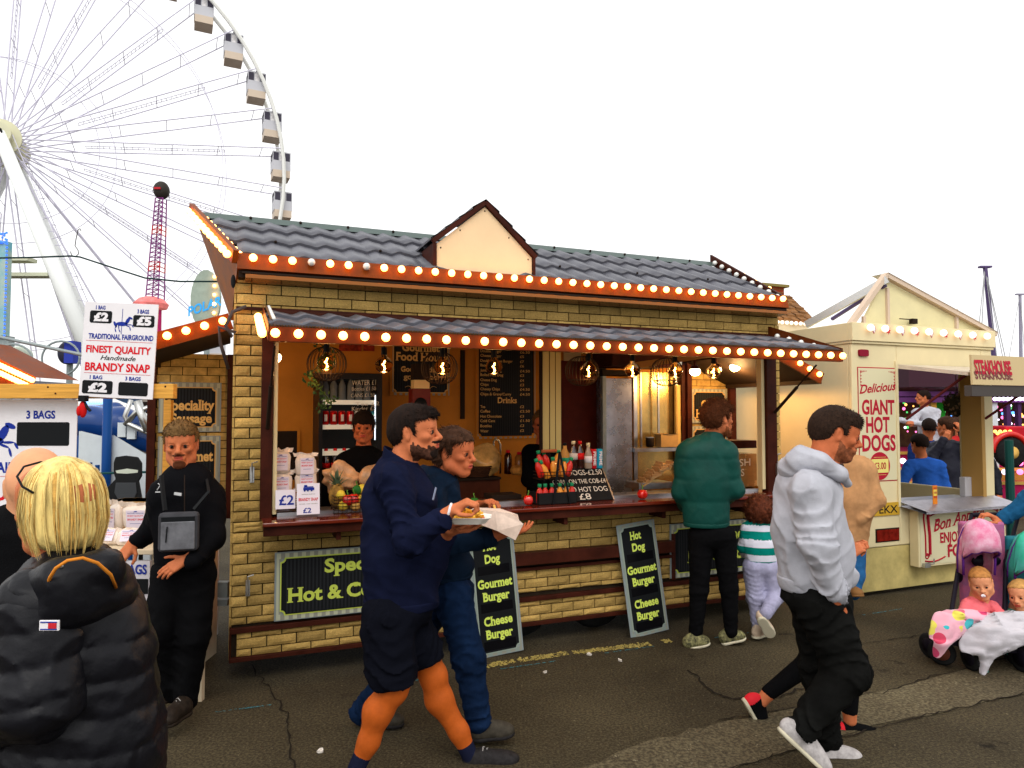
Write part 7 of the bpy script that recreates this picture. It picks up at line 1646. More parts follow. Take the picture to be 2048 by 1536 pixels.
# ---- man in the pale grey hoodie, walking right in the foreground
J = joint(3.50); h = Human('man with short dark hair in a pale grey hoodie and black joggers walking right', J(1650, 1535) * np.array([1, 1, 0]))
hc = J(1670, 868); nb = J(1642, 945, -.0); h.head(hc, -6, -15, sc_=1.06, neck=nb, nr=.062, nose=1.2, jaw=1.0); h.nh = len(h.skin.p) - 1
rw = J(1672, 1198, -.18); hand(h.skin, rw, J(1684, 1240, -.16) - rw, (-.2, 1, 0), side=-1, s=.95, curl=(.3, .3, .3, .3)); h.skin.cap(J(1668, 1185, -.18), rw, .03, .028)
h.finish([hb(rw + [0, 0, -.03])], SK2, stub=True)
GRY = cloth((.43, .43, .47), 'grey_marl', var=.10, bs=300, bump=.5)
rsh, lsh = J(1622, 985, -.16), J(1640, 985, .17)
S = Sdf(); S.chain([J(1615, 985), J(1618, 1060), J(1624, 1150)], [.150, .168, .160], .06, flat=(np.array([1., 0, 0]), 1.0)); S.chain([rsh, lsh], [.09, .08], .06); fo = sleeve_fold(18, .013, .06)
S.chain([rsh, J(1636, 1095, -.22), J(1668, 1185, -.19)], [.090, .072, .050], .035, fo); S.chain([lsh, J(1672, 1090, .2), J(1690, 1150, .12)], [.080, .064, .048], .035, fo); S.ell(J(1660, 1105, 0), (.09, .13, .13), None, .06)
S.ell(J(1630, 1165), (.155, .14, .05), None, .03)
hz3 = J(1620, 1184)[2]
h.mk('hoodie', [S.mesh(.0085, disp=wrinkle(51, .009, (8, 8, 13)), cut=lambda F_, X, Y, Z: np.maximum(F_, -(Z - (hz3 - .10 * (X - J(1620, 1190)[0])))))], GRY)
gz_ = lambda X: hz3 - .10 * (X - J(1620, 1190)[0])
band(h, S, 'waistband', GRY, lambda X, Y, Z: np.minimum(Z - gz_(X) + .002, gz_(X) + .065 - Z), .004, .002); cuff(h, S, J(1636, 1095, -.22), J(1668, 1185, -.19), GRY, .07)
S = Sdf(); S.chain([J(1585, 935, .0), J(1600, 920, -.08), J(1640, 925, -.115), J(1678, 948, -.10), J(1695, 968, -.03)], [.055, .055, .045, .032, .022], .03); S.chain([J(1585, 935, .0), J(1610, 915, .08), J(1650, 925, .12), J(1690, 960, .06)], [.055, .05, .04, .025], .03); S.ell(J(1590, 938, 0), (.075, .10, .055), basis((.9, 0, .5)), .03); S.chain([J(1600, 903, -.02), J(1630, 915, -.09)], [.03, .03], .03)
h.mk('hood', [S.mesh(.0085, disp=wrinkle(52, .005, (14, 14, 20)), cut=lambda F_, X, Y, Z: np.maximum(F_, -(np.sqrt((X - J(1652, 930)[0]) ** 2 + (Y - 3.5) ** 2) - .078)))], GRY)
JOG = cloth((.006, .006, .0055), 'black_joggers', var=.3); S = Sdf(); f2 = sleeve_fold(55, .011, .07)
S.ell(J(1632, 1190), (.165, .14, .10), None, .04); S.chain([J(1640, 1205, -.08), J(1694, 1340, -.10), J(1605, 1455, -.12)], [.125, .098, .066], .045, f2); S.chain([J(1630, 1205, .08), J(1640, 1345, .10), J(1652, 1478, .10)], [.118, .085, .062], .045, f2)
h.mk('joggers', [S.mesh(.009, disp=wrinkle(53, .006, (10, 10, 20)))], JOG)
GS = mat('grey_trainer', (.40, .37, .36), .7, var=.25, vs=30)
shoe('shoe', h.root, h.o, J(1556, 1462, -.12), J(1650, 1548, -.12), GS, SOLEW, up=(.75, 0, .65), wdt=.05, laces=LACE); shoe('shoe', h.root, h.o, J(1628, 1530, .10), J(1722, 1524, .10), GS, SOLEW, wdt=.048, laces=LACE)
HAIRM = mat('short_brown_hair', (.024, .012, .007), .85, var=.5, vs=70, bump=.8, bs=220, spec=.12)
h.hair(HAIRM, .009, region=lambda x, y, z: z - np.where(x > .03, .050, np.where(x > -.02, -.002, -.055)), noise=.002, fz=4500, fl=.015, seed=19, extra=lambda S, P, k, B: (S.ell(P(.04, 0, .088), np.array((.062, .060, .030)) * k, B, .02)), dirf=lambda p, n_: n_ * .3 + np.array([.8, 0, -.2]))
h.brows(HAIRD)

# ---- woman behind him in leggings and red-black trainers
J = joint(3.95); h = Human('woman in cropped black leggings and red-heeled trainers behind the grey hoodie man', J(1640, 1480) * np.array([1, 1, 0]))
h.head(J(1650, 952), 8, -8, sc_=.92, neck=J(1640, 985), nr=.046); h.nh = len(h.skin.p) - 1
lw = J(1690, 1100, -.02); h.skin.cap(J(1660, 1115, .05), lw, .027, .024); hand(h.skin, lw, J(1730, 1102, -.05) - lw, (-.2, .1, 1), side=-1, s=.92, curl=(1.2, 1.2, 1.3, 1.3), thumb=.6)
hand(h.skin, J(1696, 1112, -.10), J(1728, 1088, -.08) - J(1696, 1112, -.10), (-.3, .5, -1), side=1, s=.92, curl=(1.1, 1.2, 1.2, 1.3), thumb=.5); h.skin.cap(J(1660, 1130, -.12), J(1696, 1112, -.10), .027, .024)
h.skin.chain([J(1545, 1378, .08), J(1522, 1404, .08)], [.036, .034]); h.skin.chain([J(1698, 1410, -.06), J(1700, 1440, -.06)], [.036, .034])
h.finish([hb(J(1708, 1100, -.06), .13), hb(J(1532, 1392, .08), .09), hb(J(1700, 1426, -.06), .09)], SK)
S = Sdf(); S.chain([J(1640, 1000), J(1640, 1080), J(1645, 1170)], [.10, .125, .13], .05); S.chain([J(1625, 1010, -.13), J(1640, 1085, -.16), J(1668, 1125, -.12)], [.055, .045, .036], .03); S.chain([J(1640, 1010, .13), J(1650, 1085, .14), J(1672, 1112, .05)], [.055, .045, .036], .03); h.mk('maroon_top', [S.mesh(.011)], cloth((.05, .006, .015), 'maroon_knit'))
S = Sdf(); S.ell(J(1640, 1180), (.14, .13, .10), None, .04); S.chain([J(1650, 1190, -.06), J(1700, 1310, -.06), J(1699, 1420, -.06)], [.095, .062, .042], .04); S.chain([J(1630, 1190, .06), J(1625, 1320, .08), J(1538, 1385, .08)], [.095, .062, .042], .04); h.mk('leggings', [S.mesh(.010)], BLK)
REDM = mat('scarlet_heel', (.65, .02, .03), .5)
for hl, toe, up_ in ((J(1484, 1400, .08), J(1520, 1464, .08), (.85, 0, .45)), (J(1672, 1484, -.06), J(1766, 1482, -.06), (0, 0, 1))):
  o = shoe('shoe', h.root, h.o, hl, toe, [BLK, REDM], SOLEW, up=up_, wdt=.042); hl_ = np.array(hl); f_ = nrm(np.array(toe) - hl_); L_ = np.linalg.norm(np.array(toe) - hl_)
  mi = [int((np.array(p.center) + h.o - hl_) @ f_ < L_ * .16) for p in o.data.polygons]; o.data.polygons.foreach_set('material_index', mi)
h.hair(HAIRB, .012, fz=0)

# ---- person in the tan sweater by the van
J = joint(6.05); h = Human('person in a camel tan sweater and blue jeans standing by the hot dog van', J(1705, 1192) * np.array([1, 1, 0]))
h.head(J(1682, 880), 70, 0, sc_=.98, neck=J(1684, 915)); h.nh = len(h.skin.p) - 1; h.finish([], SK, eye=False)
S = Sdf(); S.chain([J(1705, 950), J(1700, 1000), J(1692, 1075)], [.18, .20, .18], .06, flat=(np.array([0., 1, 0]), .75)); S.chain([J(1665, 940), J(1728, 940)], [.10, .10], .05); fo = sleeve_fold(61, .007, .06)
S.chain([J(1728, 945), J(1750, 1000, -.05), J(1722, 1038, -.12)], [.092, .078, .05], .03, fo); S.chain([J(1664, 945), J(1655, 1000, .1), J(1680, 1030, .25)], [.09, .07, .05], .03, fo); zb_ = J(1700, 1092)[2]
h.mk('sweater', [S.mesh(.008, disp=wrinkle(61, .004, (10, 10, 16)), cut=lambda F_, X, Y, Z: np.maximum(F_, -(Z - zb_)))], cloth((.46, .24, .105), 'camel_sweatshirt'))
S = Sdf(); S.ell(J(1693, 1092), (.15, .12, .10), None, .04); S.chain([J(1708, 1100), J(1712, 1150), J(1706, 1186)], [.095, .07, .058], .03); S.chain([J(1675, 1100), J(1672, 1150), J(1672, 1186)], [.095, .07, .058], .03); h.mk('jeans', [S.mesh(.011, disp=wrinkle(62, .003, (14, 14, 22)))], cloth((.03, .14, .34), 'mid_blue_denim', var=.3))
for x in (1672, 1704): shoe('shoe', h.root, h.o, J(x - 8, 1194, .05), J(x + 18, 1194, -.15), mat('tan_shoe', (.25, .12, .04), .6), None)
h.hair(HAIRD, .014, fz=600, seed=23)

# ---- man in black leaning on the brandy snap stall
J = joint(3.92); h = Human('young man in black with a moustache and grey crossbody bag leaning on the stall', J(350, 1440) * np.array([1, 1, 0]))
hc = J(362, 890); nb = J(368, 948, .03); h.head(hc, -72, -4, roll=2, sc_=1.04, neck=nb, nr=.060, jaw=.95); h.nh = len(h.skin.p) - 1
lw = J(266, 1086, -.02); h.skin.cap(J(285, 1072, -.0), lw, .032, .028); hand(h.skin, lw, J(246, 1112, -.05) - lw, (.2, 1, -.3), side=1, s=.95, curl=(.7, .8, .9, .9), thumb=.3)
hand(h.skin, J(372, 1118, -.16), J(350, 1132, -.18) - J(372, 1118, -.16), (.1, 1, -.3), side=-1, s=.9, curl=(.3, .3, .4, .4), thumb=-.3)
h.finish([hb(J(258, 1098, -.03)), hb(J(360, 1124, -.17), .11)], SK)
JK = cloth((.004, .004, .005), 'black_softshell', rough=.7, bump=.15)
S = Sdf(); S.chain([J(374, 972), J(374, 1030), J(370, 1110)], [.145, .165, .158], .06, flat=(np.array([.4, -.917, 0]), .72)); rsh, lsh = J(328, 992, -.05), J(420, 992, .08); S.chain([rsh, lsh], [.075, .075], .06); S.cap(J(369, 950), J(369, 966), .074, .09, .03)
fo = sleeve_fold(71, .006, .06); S.chain([rsh, J(312, 1050, .02), J(278, 1080, .0)], [.082, .064, .046], .035, fo); S.chain([lsh, J(425, 1075, -.02), J(388, 1120, -.15)], [.075, .066, .050], .035, fo)
zb_ = J(370, 1140)[2]
def cutJ(F_, X, Y, Z):
  inner = np.sqrt((X - J(368, 940)[0]) ** 2 + (Y - nb[1] + .01) ** 2) - .066; F_ = np.maximum(F_, -(Z - zb_)); return np.where(Z > J(1, 948)[2], np.maximum(F_, -inner), F_)
h.mk('softshell_jacket', [S.mesh(.0085, disp=wrinkle(71, .005, (9, 9, 15)), cut=cutJ)], JK)
MB().beam(tuple(J(349, 987, -.16) - h.o), tuple(J(363, 989, -.165) - h.o), .008, .014).build('chest_logo', mat('pale_thread', (.5, .5, .5), .6), h.root)
MB().tube([tuple(J(316, 967, -.135) - h.o), tuple(J(320, 970, -.14) - h.o), tuple(J(317, 976, -.142) - h.o), tuple(J(314, 980, -.14) - h.o)], .003, 4).beam(tuple(J(311, 984, -.14) - h.o), tuple(J(321, 984, -.145) - h.o), .004, .006).build('sleeve_logo', mat('pale_thread', (.5, .5, .5), .6), h.root)
MB().tube([tuple(J(369, 950 + k * 22, -.135 - .016 * min(k, 2)) - h.o) for k in range(8)], .003, 4).build('zip', M_dark, h.root)
S = Sdf(); f2 = sleeve_fold(75, .005, .06); S.ell(J(368, 1145), (.165, .125, .11), None, .04); S.chain([J(345, 1155, -.03), J(316, 1255, -.10), J(345, 1385, .06)], [.108, .080, .058], .04, f2); S.chain([J(392, 1155, -.0), J(388, 1270, -.03), J(372, 1400, .0)], [.105, .080, .060], .04, f2)
h.mk('jeans', [S.mesh(.009, disp=wrinkle(72, .004, (12, 12, 20)))], BLK)
BS = mat('black_brown_shoe', (.020, .014, .010), .5, var=.4, vs=30)
o = shoe('shoe', h.root, h.o, J(378, 1425, -.02), J(322, 1458, -.20), BS, BS, laces=LACE, wdt=.05); shoe('shoe', h.root, h.o, J(352, 1398, .16), J(312, 1408, .0), BS, BS, wdt=.048)
FAIR = mat('dirty_fair_hair', (.14, .075, .026), .6, var=.45, vs=60, bump=.8, bs=200)
h.hair(FAIR, .012, region=lambda x, y, z: z - np.where(x > .03, .058, np.where(x > -.01, .012, -.04)), noise=.003, fz=2000, fl=.015, seed=25, jit=.3, dirf=lambda p, n_: n_ * .5 + np.array([.2, -.5, .2]), extra=lambda S, P, k, B: S.ell(P(.035, 0, .092), np.array((.060, .060, .030)) * k, B, .02))
h.beard(mat('ginger_brown_beard', (.10, .03, .012), .6), False, 500, .006, goatee=True); h.brows(HAIRB)
bg_ = thing('crossbody_bag', 'grey and black crossbody bag on the chest of the man in black', 'bag', tuple(J(358, 1062, -.20)), R(16))
MB().box(-.098, .098, -.03, .03, -.105, .10).build('body', mat('charcoal_nylon', (.045, .045, .05), .6, var=.3), bg_, bevel=.02)
MB().box(-.082, .082, -.038, -.029, -.092, .055).build('front_pocket', mat('clear_grey_pvc', (.13, .13, .14), .18, var=.4, vs=7, coat=.5), bg_, bevel=.008); MB().box(-.08, .08, -.036, -.028, .05, .078).tube([(-.05, -.042, .03), (-.055, -.042, -.05)], .004, 4).build('zip_flap', M_black, bg_)
MB().tube([tuple(np.array(p) - J(358, 1062, -.20)) for p in (J(334, 1020, -.19), J(333, 985, -.165), J(334, 950, -.13))], .012, 4).tube([tuple(np.array(p) - J(358, 1062, -.20)) for p in (J(386, 1020, -.19), J(420, 985, -.14), J(428, 955, -.02))], .010, 4).build('strap', M_black, bg_)

# ---- blonde woman in black puffer coat, foreground
J = joint(1.86); h = Human('blonde bobbed woman in a shiny black quilted coat in the foreground, seen from behind', J(150, 1536) * np.array([1, 1, 0]))
hc = J(116, 1013, .0); h.head(hc, 168, -4, ear=False, sc_=1.0, neck=J(128, 1130, .02), nr=.055, jaw=.9); h.nh = len(h.skin.p) - 1; h.finish([], SK, eye=False)
COAT = mat('black_quilted_coat', (.005, .005, .007), .40, var=.2, vs=10, bump=.4, bs=45, spec=.16)
def cq(X, Y, Z): return .011 * (np.abs(np.sin((Z + .16 * (X + 1.2) - 1.0) * math.pi / .085)) ** .35 - .7) + wrinkle(81, .004, (22, 22, 30))(X, Y, Z)
S = Sdf(); S.chain([J(145, 1195, .02), J(150, 1300, .03), J(155, 1480, .04), J(158, 1750, .04)], [.150, .192, .215, .225], .08, flat=(np.array([.5, .86, 0]), .86)); rsh = J(85, 1215, -.12); S.chain([rsh, J(205, 1200, .16)], [.10, .09], .07)
h.mk('quilted_coat', [S.mesh(.009, disp=cq, lo=np.array([-3, 0, .55]))], COAT)
S = Sdf()
def cqs(X, Y, Z): return .011 * (np.abs(np.sin((Z - .12 * (X + 1.2) - .96) * math.pi / .080)) ** .35 - .7) + wrinkle(82, .004, (22, 22, 30))(X, Y, Z)
S.chain([rsh, J(80, 1400, -.17), J(-45, 1440, -.10)], [.100, .086, .07], .03)
h.mk('sleeve', [S.mesh(.0085, disp=cqs)], COAT)
S = Sdf(); S.chain([J(20, 1215, -.06), J(60, 1185, -.13), J(130, 1160, -.16), J(205, 1140, -.10), J(235, 1150, .02)], [.035, .045, .05, .045, .035], .03); S.chain([J(60, 1250, -.18), J(150, 1205, -.14), J(235, 1185, .0)], [.04, .05, .045], .04); S.ell(J(165, 1190, -.06), (.115, .10, .05), None, .04)
h.mk('hood', [S.mesh(.008, disp=wrinkle(83, .004, (14, 14, 18)))], COAT)
MB().tube([tuple(J(*p) - h.o) for p in ((92, 1178, -.19), (100, 1155, -.228), (112, 1136, -.238), (135, 1121, -.235), (165, 1116, -.22), (195, 1126, -.19), (222, 1150, -.16), (232, 1175, -.11))], .0040, 6).build('orange_cord', mat('orange_cord', (.60, .20, .02), .5), h.root, smooth=True)
lg = MB(); a_ = J(84, 1250, -.285) - h.o; lg.cm = 0; lg.box(a_[0] - .003, a_[0] + .040, a_[1] - .005, a_[1] + .0, a_[2] - .011, a_[2] + .011); lg.cm = 1; lg.box(a_[0] + .018, a_[0] + .036, a_[1] - .0075, a_[1] - .005, a_[2] - .006, a_[2] + .006); lg.cm = 2; lg.box(a_[0] - .000, a_[0] + .037, a_[1] - .007, a_[1] - .0055, a_[2] + .0065, a_[2] + .009); lg.box(a_[0] - .000, a_[0] + .037, a_[1] - .007, a_[1] - .0055, a_[2] - .009, a_[2] - .0065); lg.build('arm_badge', [M_white, mat('badge_red', (.5, .02, .03), .5), M_blue], h.root, bevel=.0005)
MB().sph(tuple(J(122, 1132, -.20) - h.o), .006, 8, 6).build('snap_stud', M_chrome, h.root)
BL = mat('blonde_hair', (.78, .58, .20), .45, var=.28, vs=70, bump=.6, bs=220, stretch=(1, 1, .15)); BLD = mat('blonde_lowlight', (.60, .34, .08), .5, var=.3, vs=50)
S = Sdf(); B = h.B
def P(x, y, z): return hc + B @ np.array([x, y, z])
S.ell(P(-.014, 0, .036), (.103, .084, .095), B, .02); S.ell(P(-.03, .0, -.03), (.090, .086, .082), B, .03); S.ell(P(-.03, .0, -.07), (.080, .074, .045), B, .03)
def cutH(F_, X, Y, Z):
  x, y, z = X - hc[0], Y - hc[1], Z - hc[2]; u = x * B[0, 0] + y * B[1, 0] + z * B[2, 0]; w_ = x * B[0, 2] + y * B[1, 2] + z * B[2, 2]
  return np.maximum(F_, -(w_ + .125 - .3 * np.clip(u, -1, .2) - .02)) if False else np.maximum(F_, u - (.085 + 0 * w_) + np.clip(-w_ - .02, 0, .2) * .5)
V, Q = S.mesh(.006, disp=wrinkle(84, .004, (60, 60, 6), 6, False), cut=cutH); ho = h.mk('hair', [(V, Q)], BL)
r = np.random.default_rng(7); t = MB();
crown = P(-.01, .0, .132)
nclump = 130; cl_a = r.uniform(0, 2 * math.pi, nclump); cl_t = r.normal(0, 1, (nclump, 3))
for i in range(3600):       # long fine locks falling from the crown over the bob, gathered into clumps at the tips
  k_ = i % nclump; a0_ = cl_a[k_] + r.normal(0, .05); a1_ = cl_a[k_] + .10 * cl_t[k_, 0]; fr0 = math.cos(a0_)
  if fr0 > .82: continue
  t.cm = int(cl_t[k_, 1] > .35) if r.random() < .75 else int(r.random() < .5); pts = []; L_ = (1 - .20 * max(0, fr0 - .1)) * (1 + .05 * cl_t[k_, 2] * .6 + r.normal(0, .02)); off = r.normal(0, .004)
  for j in range(8):
    q = j / 7; th = q * L_ * 2.05; a = a0_ * (1 - q) + a1_ * q + (1 - q) * r.normal(0, .01); rad = .091 + off * (1 - .5 * q)
    if th < 1.45: x = math.sin(th) * rad; z = math.cos(th) * (rad + .004) + .024
    else: x = rad * math.sin(1.45) + .012 * math.sin((th - 1.45) * 3.6) - .045 * max(0, th - 1.66); z = .024 + math.cos(1.45) * rad - (th - 1.45) * .225
    pts.append(np.array(P(-.018 + math.cos(a) * x * 1.10, math.sin(a) * x * .97, z) - h.o))
  w0 = r.uniform(.0007, .0017); sd = nrm(np.cross(pts[4] - pts[3], pts[4] + h.o - hc)); n_v = len(t.v)
  for j, p_ in enumerate(pts):
    w1 = w0 * (1 if j < 6 else .7 if j == 6 else .15); t.v += [tuple(p_ - sd * w1), tuple(p_ + sd * w1)]
  t.f += [(n_v + 2 * j, n_v + 2 * j + 1, n_v + 2 * j + 3, n_v + 2 * j + 2) for j in range(7)]; t.m += [t.cm] * 7
t.build('hair_lock', [BL, BLD], ho, smooth=True, kind='stuff')
gl = MB(); gl.tube([tuple(P(*p) - h.o) for p in ((-.02, .092, .045), (.01, .094, .062), (.035, .085, .088), (.050, .05, .112), (.052, 0, .120), (.050, -.05, .112), (.035, -.085, .088), (.01, -.094, .062))], .0030, 5)
o = gl.build('sunglasses', M_black, None, smooth=True, label='dark sunglasses pushed up in the blonde hair', cat='sunglasses'); o.location = tuple(h.o)

S = Sdf(); S.ell(J(160, 1750, .04), (.19, .19, .14), None, .04); S.chain([J(120, 1800, 0), np.array([J(120, 1800)[0], 1.86, .10])], [.10, .06], .04); S.chain([J(200, 1800, .1), np.array([J(200, 1800)[0], 1.96, .10])], [.10, .06], .04); h.mk('leggings', [S.mesh(.012)], BLK)
for x_, y_ in ((J(120, 1800)[0], 1.86), (J(200, 1800)[0], 1.96)): shoe('shoe', h.root, h.o, (x_ + .07, y_ - .03, 0), (x_ - .17, y_ + .04, 0), SHOED, None)
# ---- bald man beyond her
J = joint(2.35); h = Human('bald man in a black jacket partly hidden behind the blonde woman', J(60, 1536) * np.array([1, 1, 0]))
h.head(J(72, 972), 118, 2, sc_=1.04, neck=J(60, 1055)); h.nh = len(h.skin.p) - 1; h.finish([], mat('skin_scalp', (.72, .33, .17), .42, var=.10, vs=12), eye=False)
STB = mat('grey_stubble', (.36, .19, .11), .7, var=.2, vs=60);
S = Sdf(); S.chain([J(40, 1110), J(45, 1200), J(50, 1400)], [.17, .20, .20], .06, flat=(np.array([0., 1, 0]), .8)); S.chain([J(-20, 1120), J(105, 1120)], [.09, .09], .05); S.chain([J(-25, 1125), J(-40, 1260)], [.095, .08], .04); S.cap(J(60, 1062), J(60, 1085), .085, .11, .03); h.mk('jacket', [S.mesh(.012, disp=wrinkle(91, .006, (9, 9, 15)))], BLK)
S = Sdf(); xb = J(50, 1400)[0]; S.ell((xb, 2.35, .84), (.18, .15, .14), None, .04); S.chain([(xb - .09, 2.33, .8), (xb - .1, 2.33, .10)], [.10, .06], .04); S.chain([(xb + .09, 2.37, .8), (xb + .1, 2.37, .10)], [.10, .06], .04); h.mk('trousers', [S.mesh(.013)], BLK)
for x_ in (xb - .1, xb + .1): shoe('shoe', h.root, h.o, (x_ + .03, 2.28, 0), (x_ - .03, 2.54, 0), SHOED, None)

# ---- woman serving, and the second worker half hidden
J = joint(5.55); h = Human('dark-haired woman in a black polo serving behind the counter', tuple(at(727, 900, 5.55) * np.array([1, 1, 0]) + [0, 0, .34]))
hc = J(727, 855); h.head(hc, -80, -4, sc_=.98, neck=J(727, 895, .02), nr=.050, jaw=.98); h.nh = len(h.skin.p) - 1; h.finish([], SK2)
S = Sdf(); S.chain([J(727, 930), J(727, 960), J(727, 1010)], [.165, .17, .17], .06, flat=(np.array([0., 1, 0]), .7)); S.chain([J(692, 925), J(762, 925)], [.085, .085], .05); S.chain([J(692, 930), J(682, 990, -.1)], [.08, .06], .04); S.chain([J(762, 930), J(772, 990, -.1)], [.08, .06], .04);
cz_ = J(1, 905)[2]
h.mk('polo_shirt', [S.mesh(.010, cut=lambda F_, X, Y, Z: np.maximum(F_, -(np.sqrt((X - hc[0]) ** 2 + (Y - hc[1] + .03) ** 2) - .058 - .9 * (cz_ - .06 - Z)) * (Z > cz_ - .09) - 1e9 * (Z <= cz_ - .09)))], BLK)
S = Sdf(); S.chain([J(727, 1000), J(727, 1090)], [.17, .16], .05); h.mk('apron', [S.mesh(.02)], BLK)
h.hair(HAIRD, .014, region=lambda x, y, z: z - np.where(x > .045, .030, np.where(x > -.01, -.03, -.07)), noise=.005, fz=1200, fl=.03, seed=33, extra=lambda S, P, k, B: S.ell(P(-.03, 0, .112), np.array((.04, .04, .025)) * k, B, .02)); h.brows(HAIRD)
J = joint(6.38); h = Human('fair-haired worker in black half hidden behind the cream partition', tuple(at(1075, 900, 6.38) * np.array([1, 1, 0]) + [0, 0, .34]))
hc = J(1084, 848); h.head(hc, -95, -8, sc_=.98, neck=J(1086, 885, .02), nr=.05); h.nh = len(h.skin.p) - 1; h.finish([], SK2)
S = Sdf(); S.chain([J(1090, 925), J(1090, 1000)], [.16, .17], .06, flat=(np.array([0., 1, 0]), .7)); S.chain([J(1062, 905), J(1120, 905)], [.075, .075], .05); S.chain([J(1060, 908), J(1056, 960, -.05), J(1072, 975, -.2)], [.075, .055, .045], .04); h.mk('black_top', [S.mesh(.011)], BLK)
h.hair(FAIR, .010, fz=400, seed=36, extra=lambda S, P, k, B: S.ell(P(-.01, 0, .12), np.array((.026, .026, .022)) * k, B, .01)); h.brows(HAIRB)
# ================================================================= brandy snap stall at the left
SY = 4.19       # depth of the stall's face
st_ = thing('brandy_snap_stall', 'white fronted brandy snap stall with a raw timber beam at the left', 'market stall', (-3.0, SY, 0))
OS = np.array([-3.0, SY, 0])
def sp(px, py, dy=0.): return at(px, py, SY + dy) - OS
x1 = sp(300, 1100)[0]; zt_ = sp(200, 1098)[2]
def sbox(px0, px1, py0, py1, dy, th): a, b = sp(px0, py1, dy), sp(px1, py0, dy); return (a[0], b[0], dy, dy + th, a[2], b[2])
M_pl = mat('stall_white', (.60, .56, .58), .5, var=.05)
b = sbox(-300, 300, 1122, 1400, 0, .03); MB().box(*b).build('front_panel', M_pl, st_)
M_cr2 = mat('stall_cream', (.62, .50, .34), .6, var=.08)
t = MB(); t.box(x1 + .002, x1 + .30, .05, .09, .0, sp(300, 1240)[2]); t.box(x1, x1 + .03, .03, .9, 0, zt_ - .03); t.build('side_panel', M_cr2, st_)
MB().box(-3.2, x1 + .03, -.02, 1.0, zt_ - .03, zt_).build('counter', M_cr2, st_, bevel=.004)
t = MB(); Y_ = -.002; t.cm = 0
def stx(t, s, px, py, hpx, wpx, dy, c, **k):
  q = sp(px, py, dy); t.cm = c; sc_ = (SY + dy) / F; t.text(s, q[0], q[2], hpx * sc_, wpx * sc_ if wpx else None, y=dy, **k)
for tx, px, py, hh, ww, c in (('3 BAGS', 262, 1148, 19, 62, 0), ('TRADITIONAL FAIRGROUND', 190, 1228, 22, 205, 0), ('FINEST QUALITY', 180, 1263, 24, 190, 1), ('BRANDY SNAP', 196, 1318, 28, 198, 1)): stx(t, tx, px, py, hh, ww, -.003, c, bold=.03)
for y_ in (1234, 1327): a = sbox(90, 293, y_, y_ + 3, -.003, .001); t.cm = 1; t.box(*a)
for a in ((225, 296, 1158, 1188), (236, 294, 1346, 1384)): t.cm = 2; t.box(*sbox(a[0], a[1], a[2], a[3], -.004, .003))
t.build('lettering', [M_blue, M_red, M_black], st_)
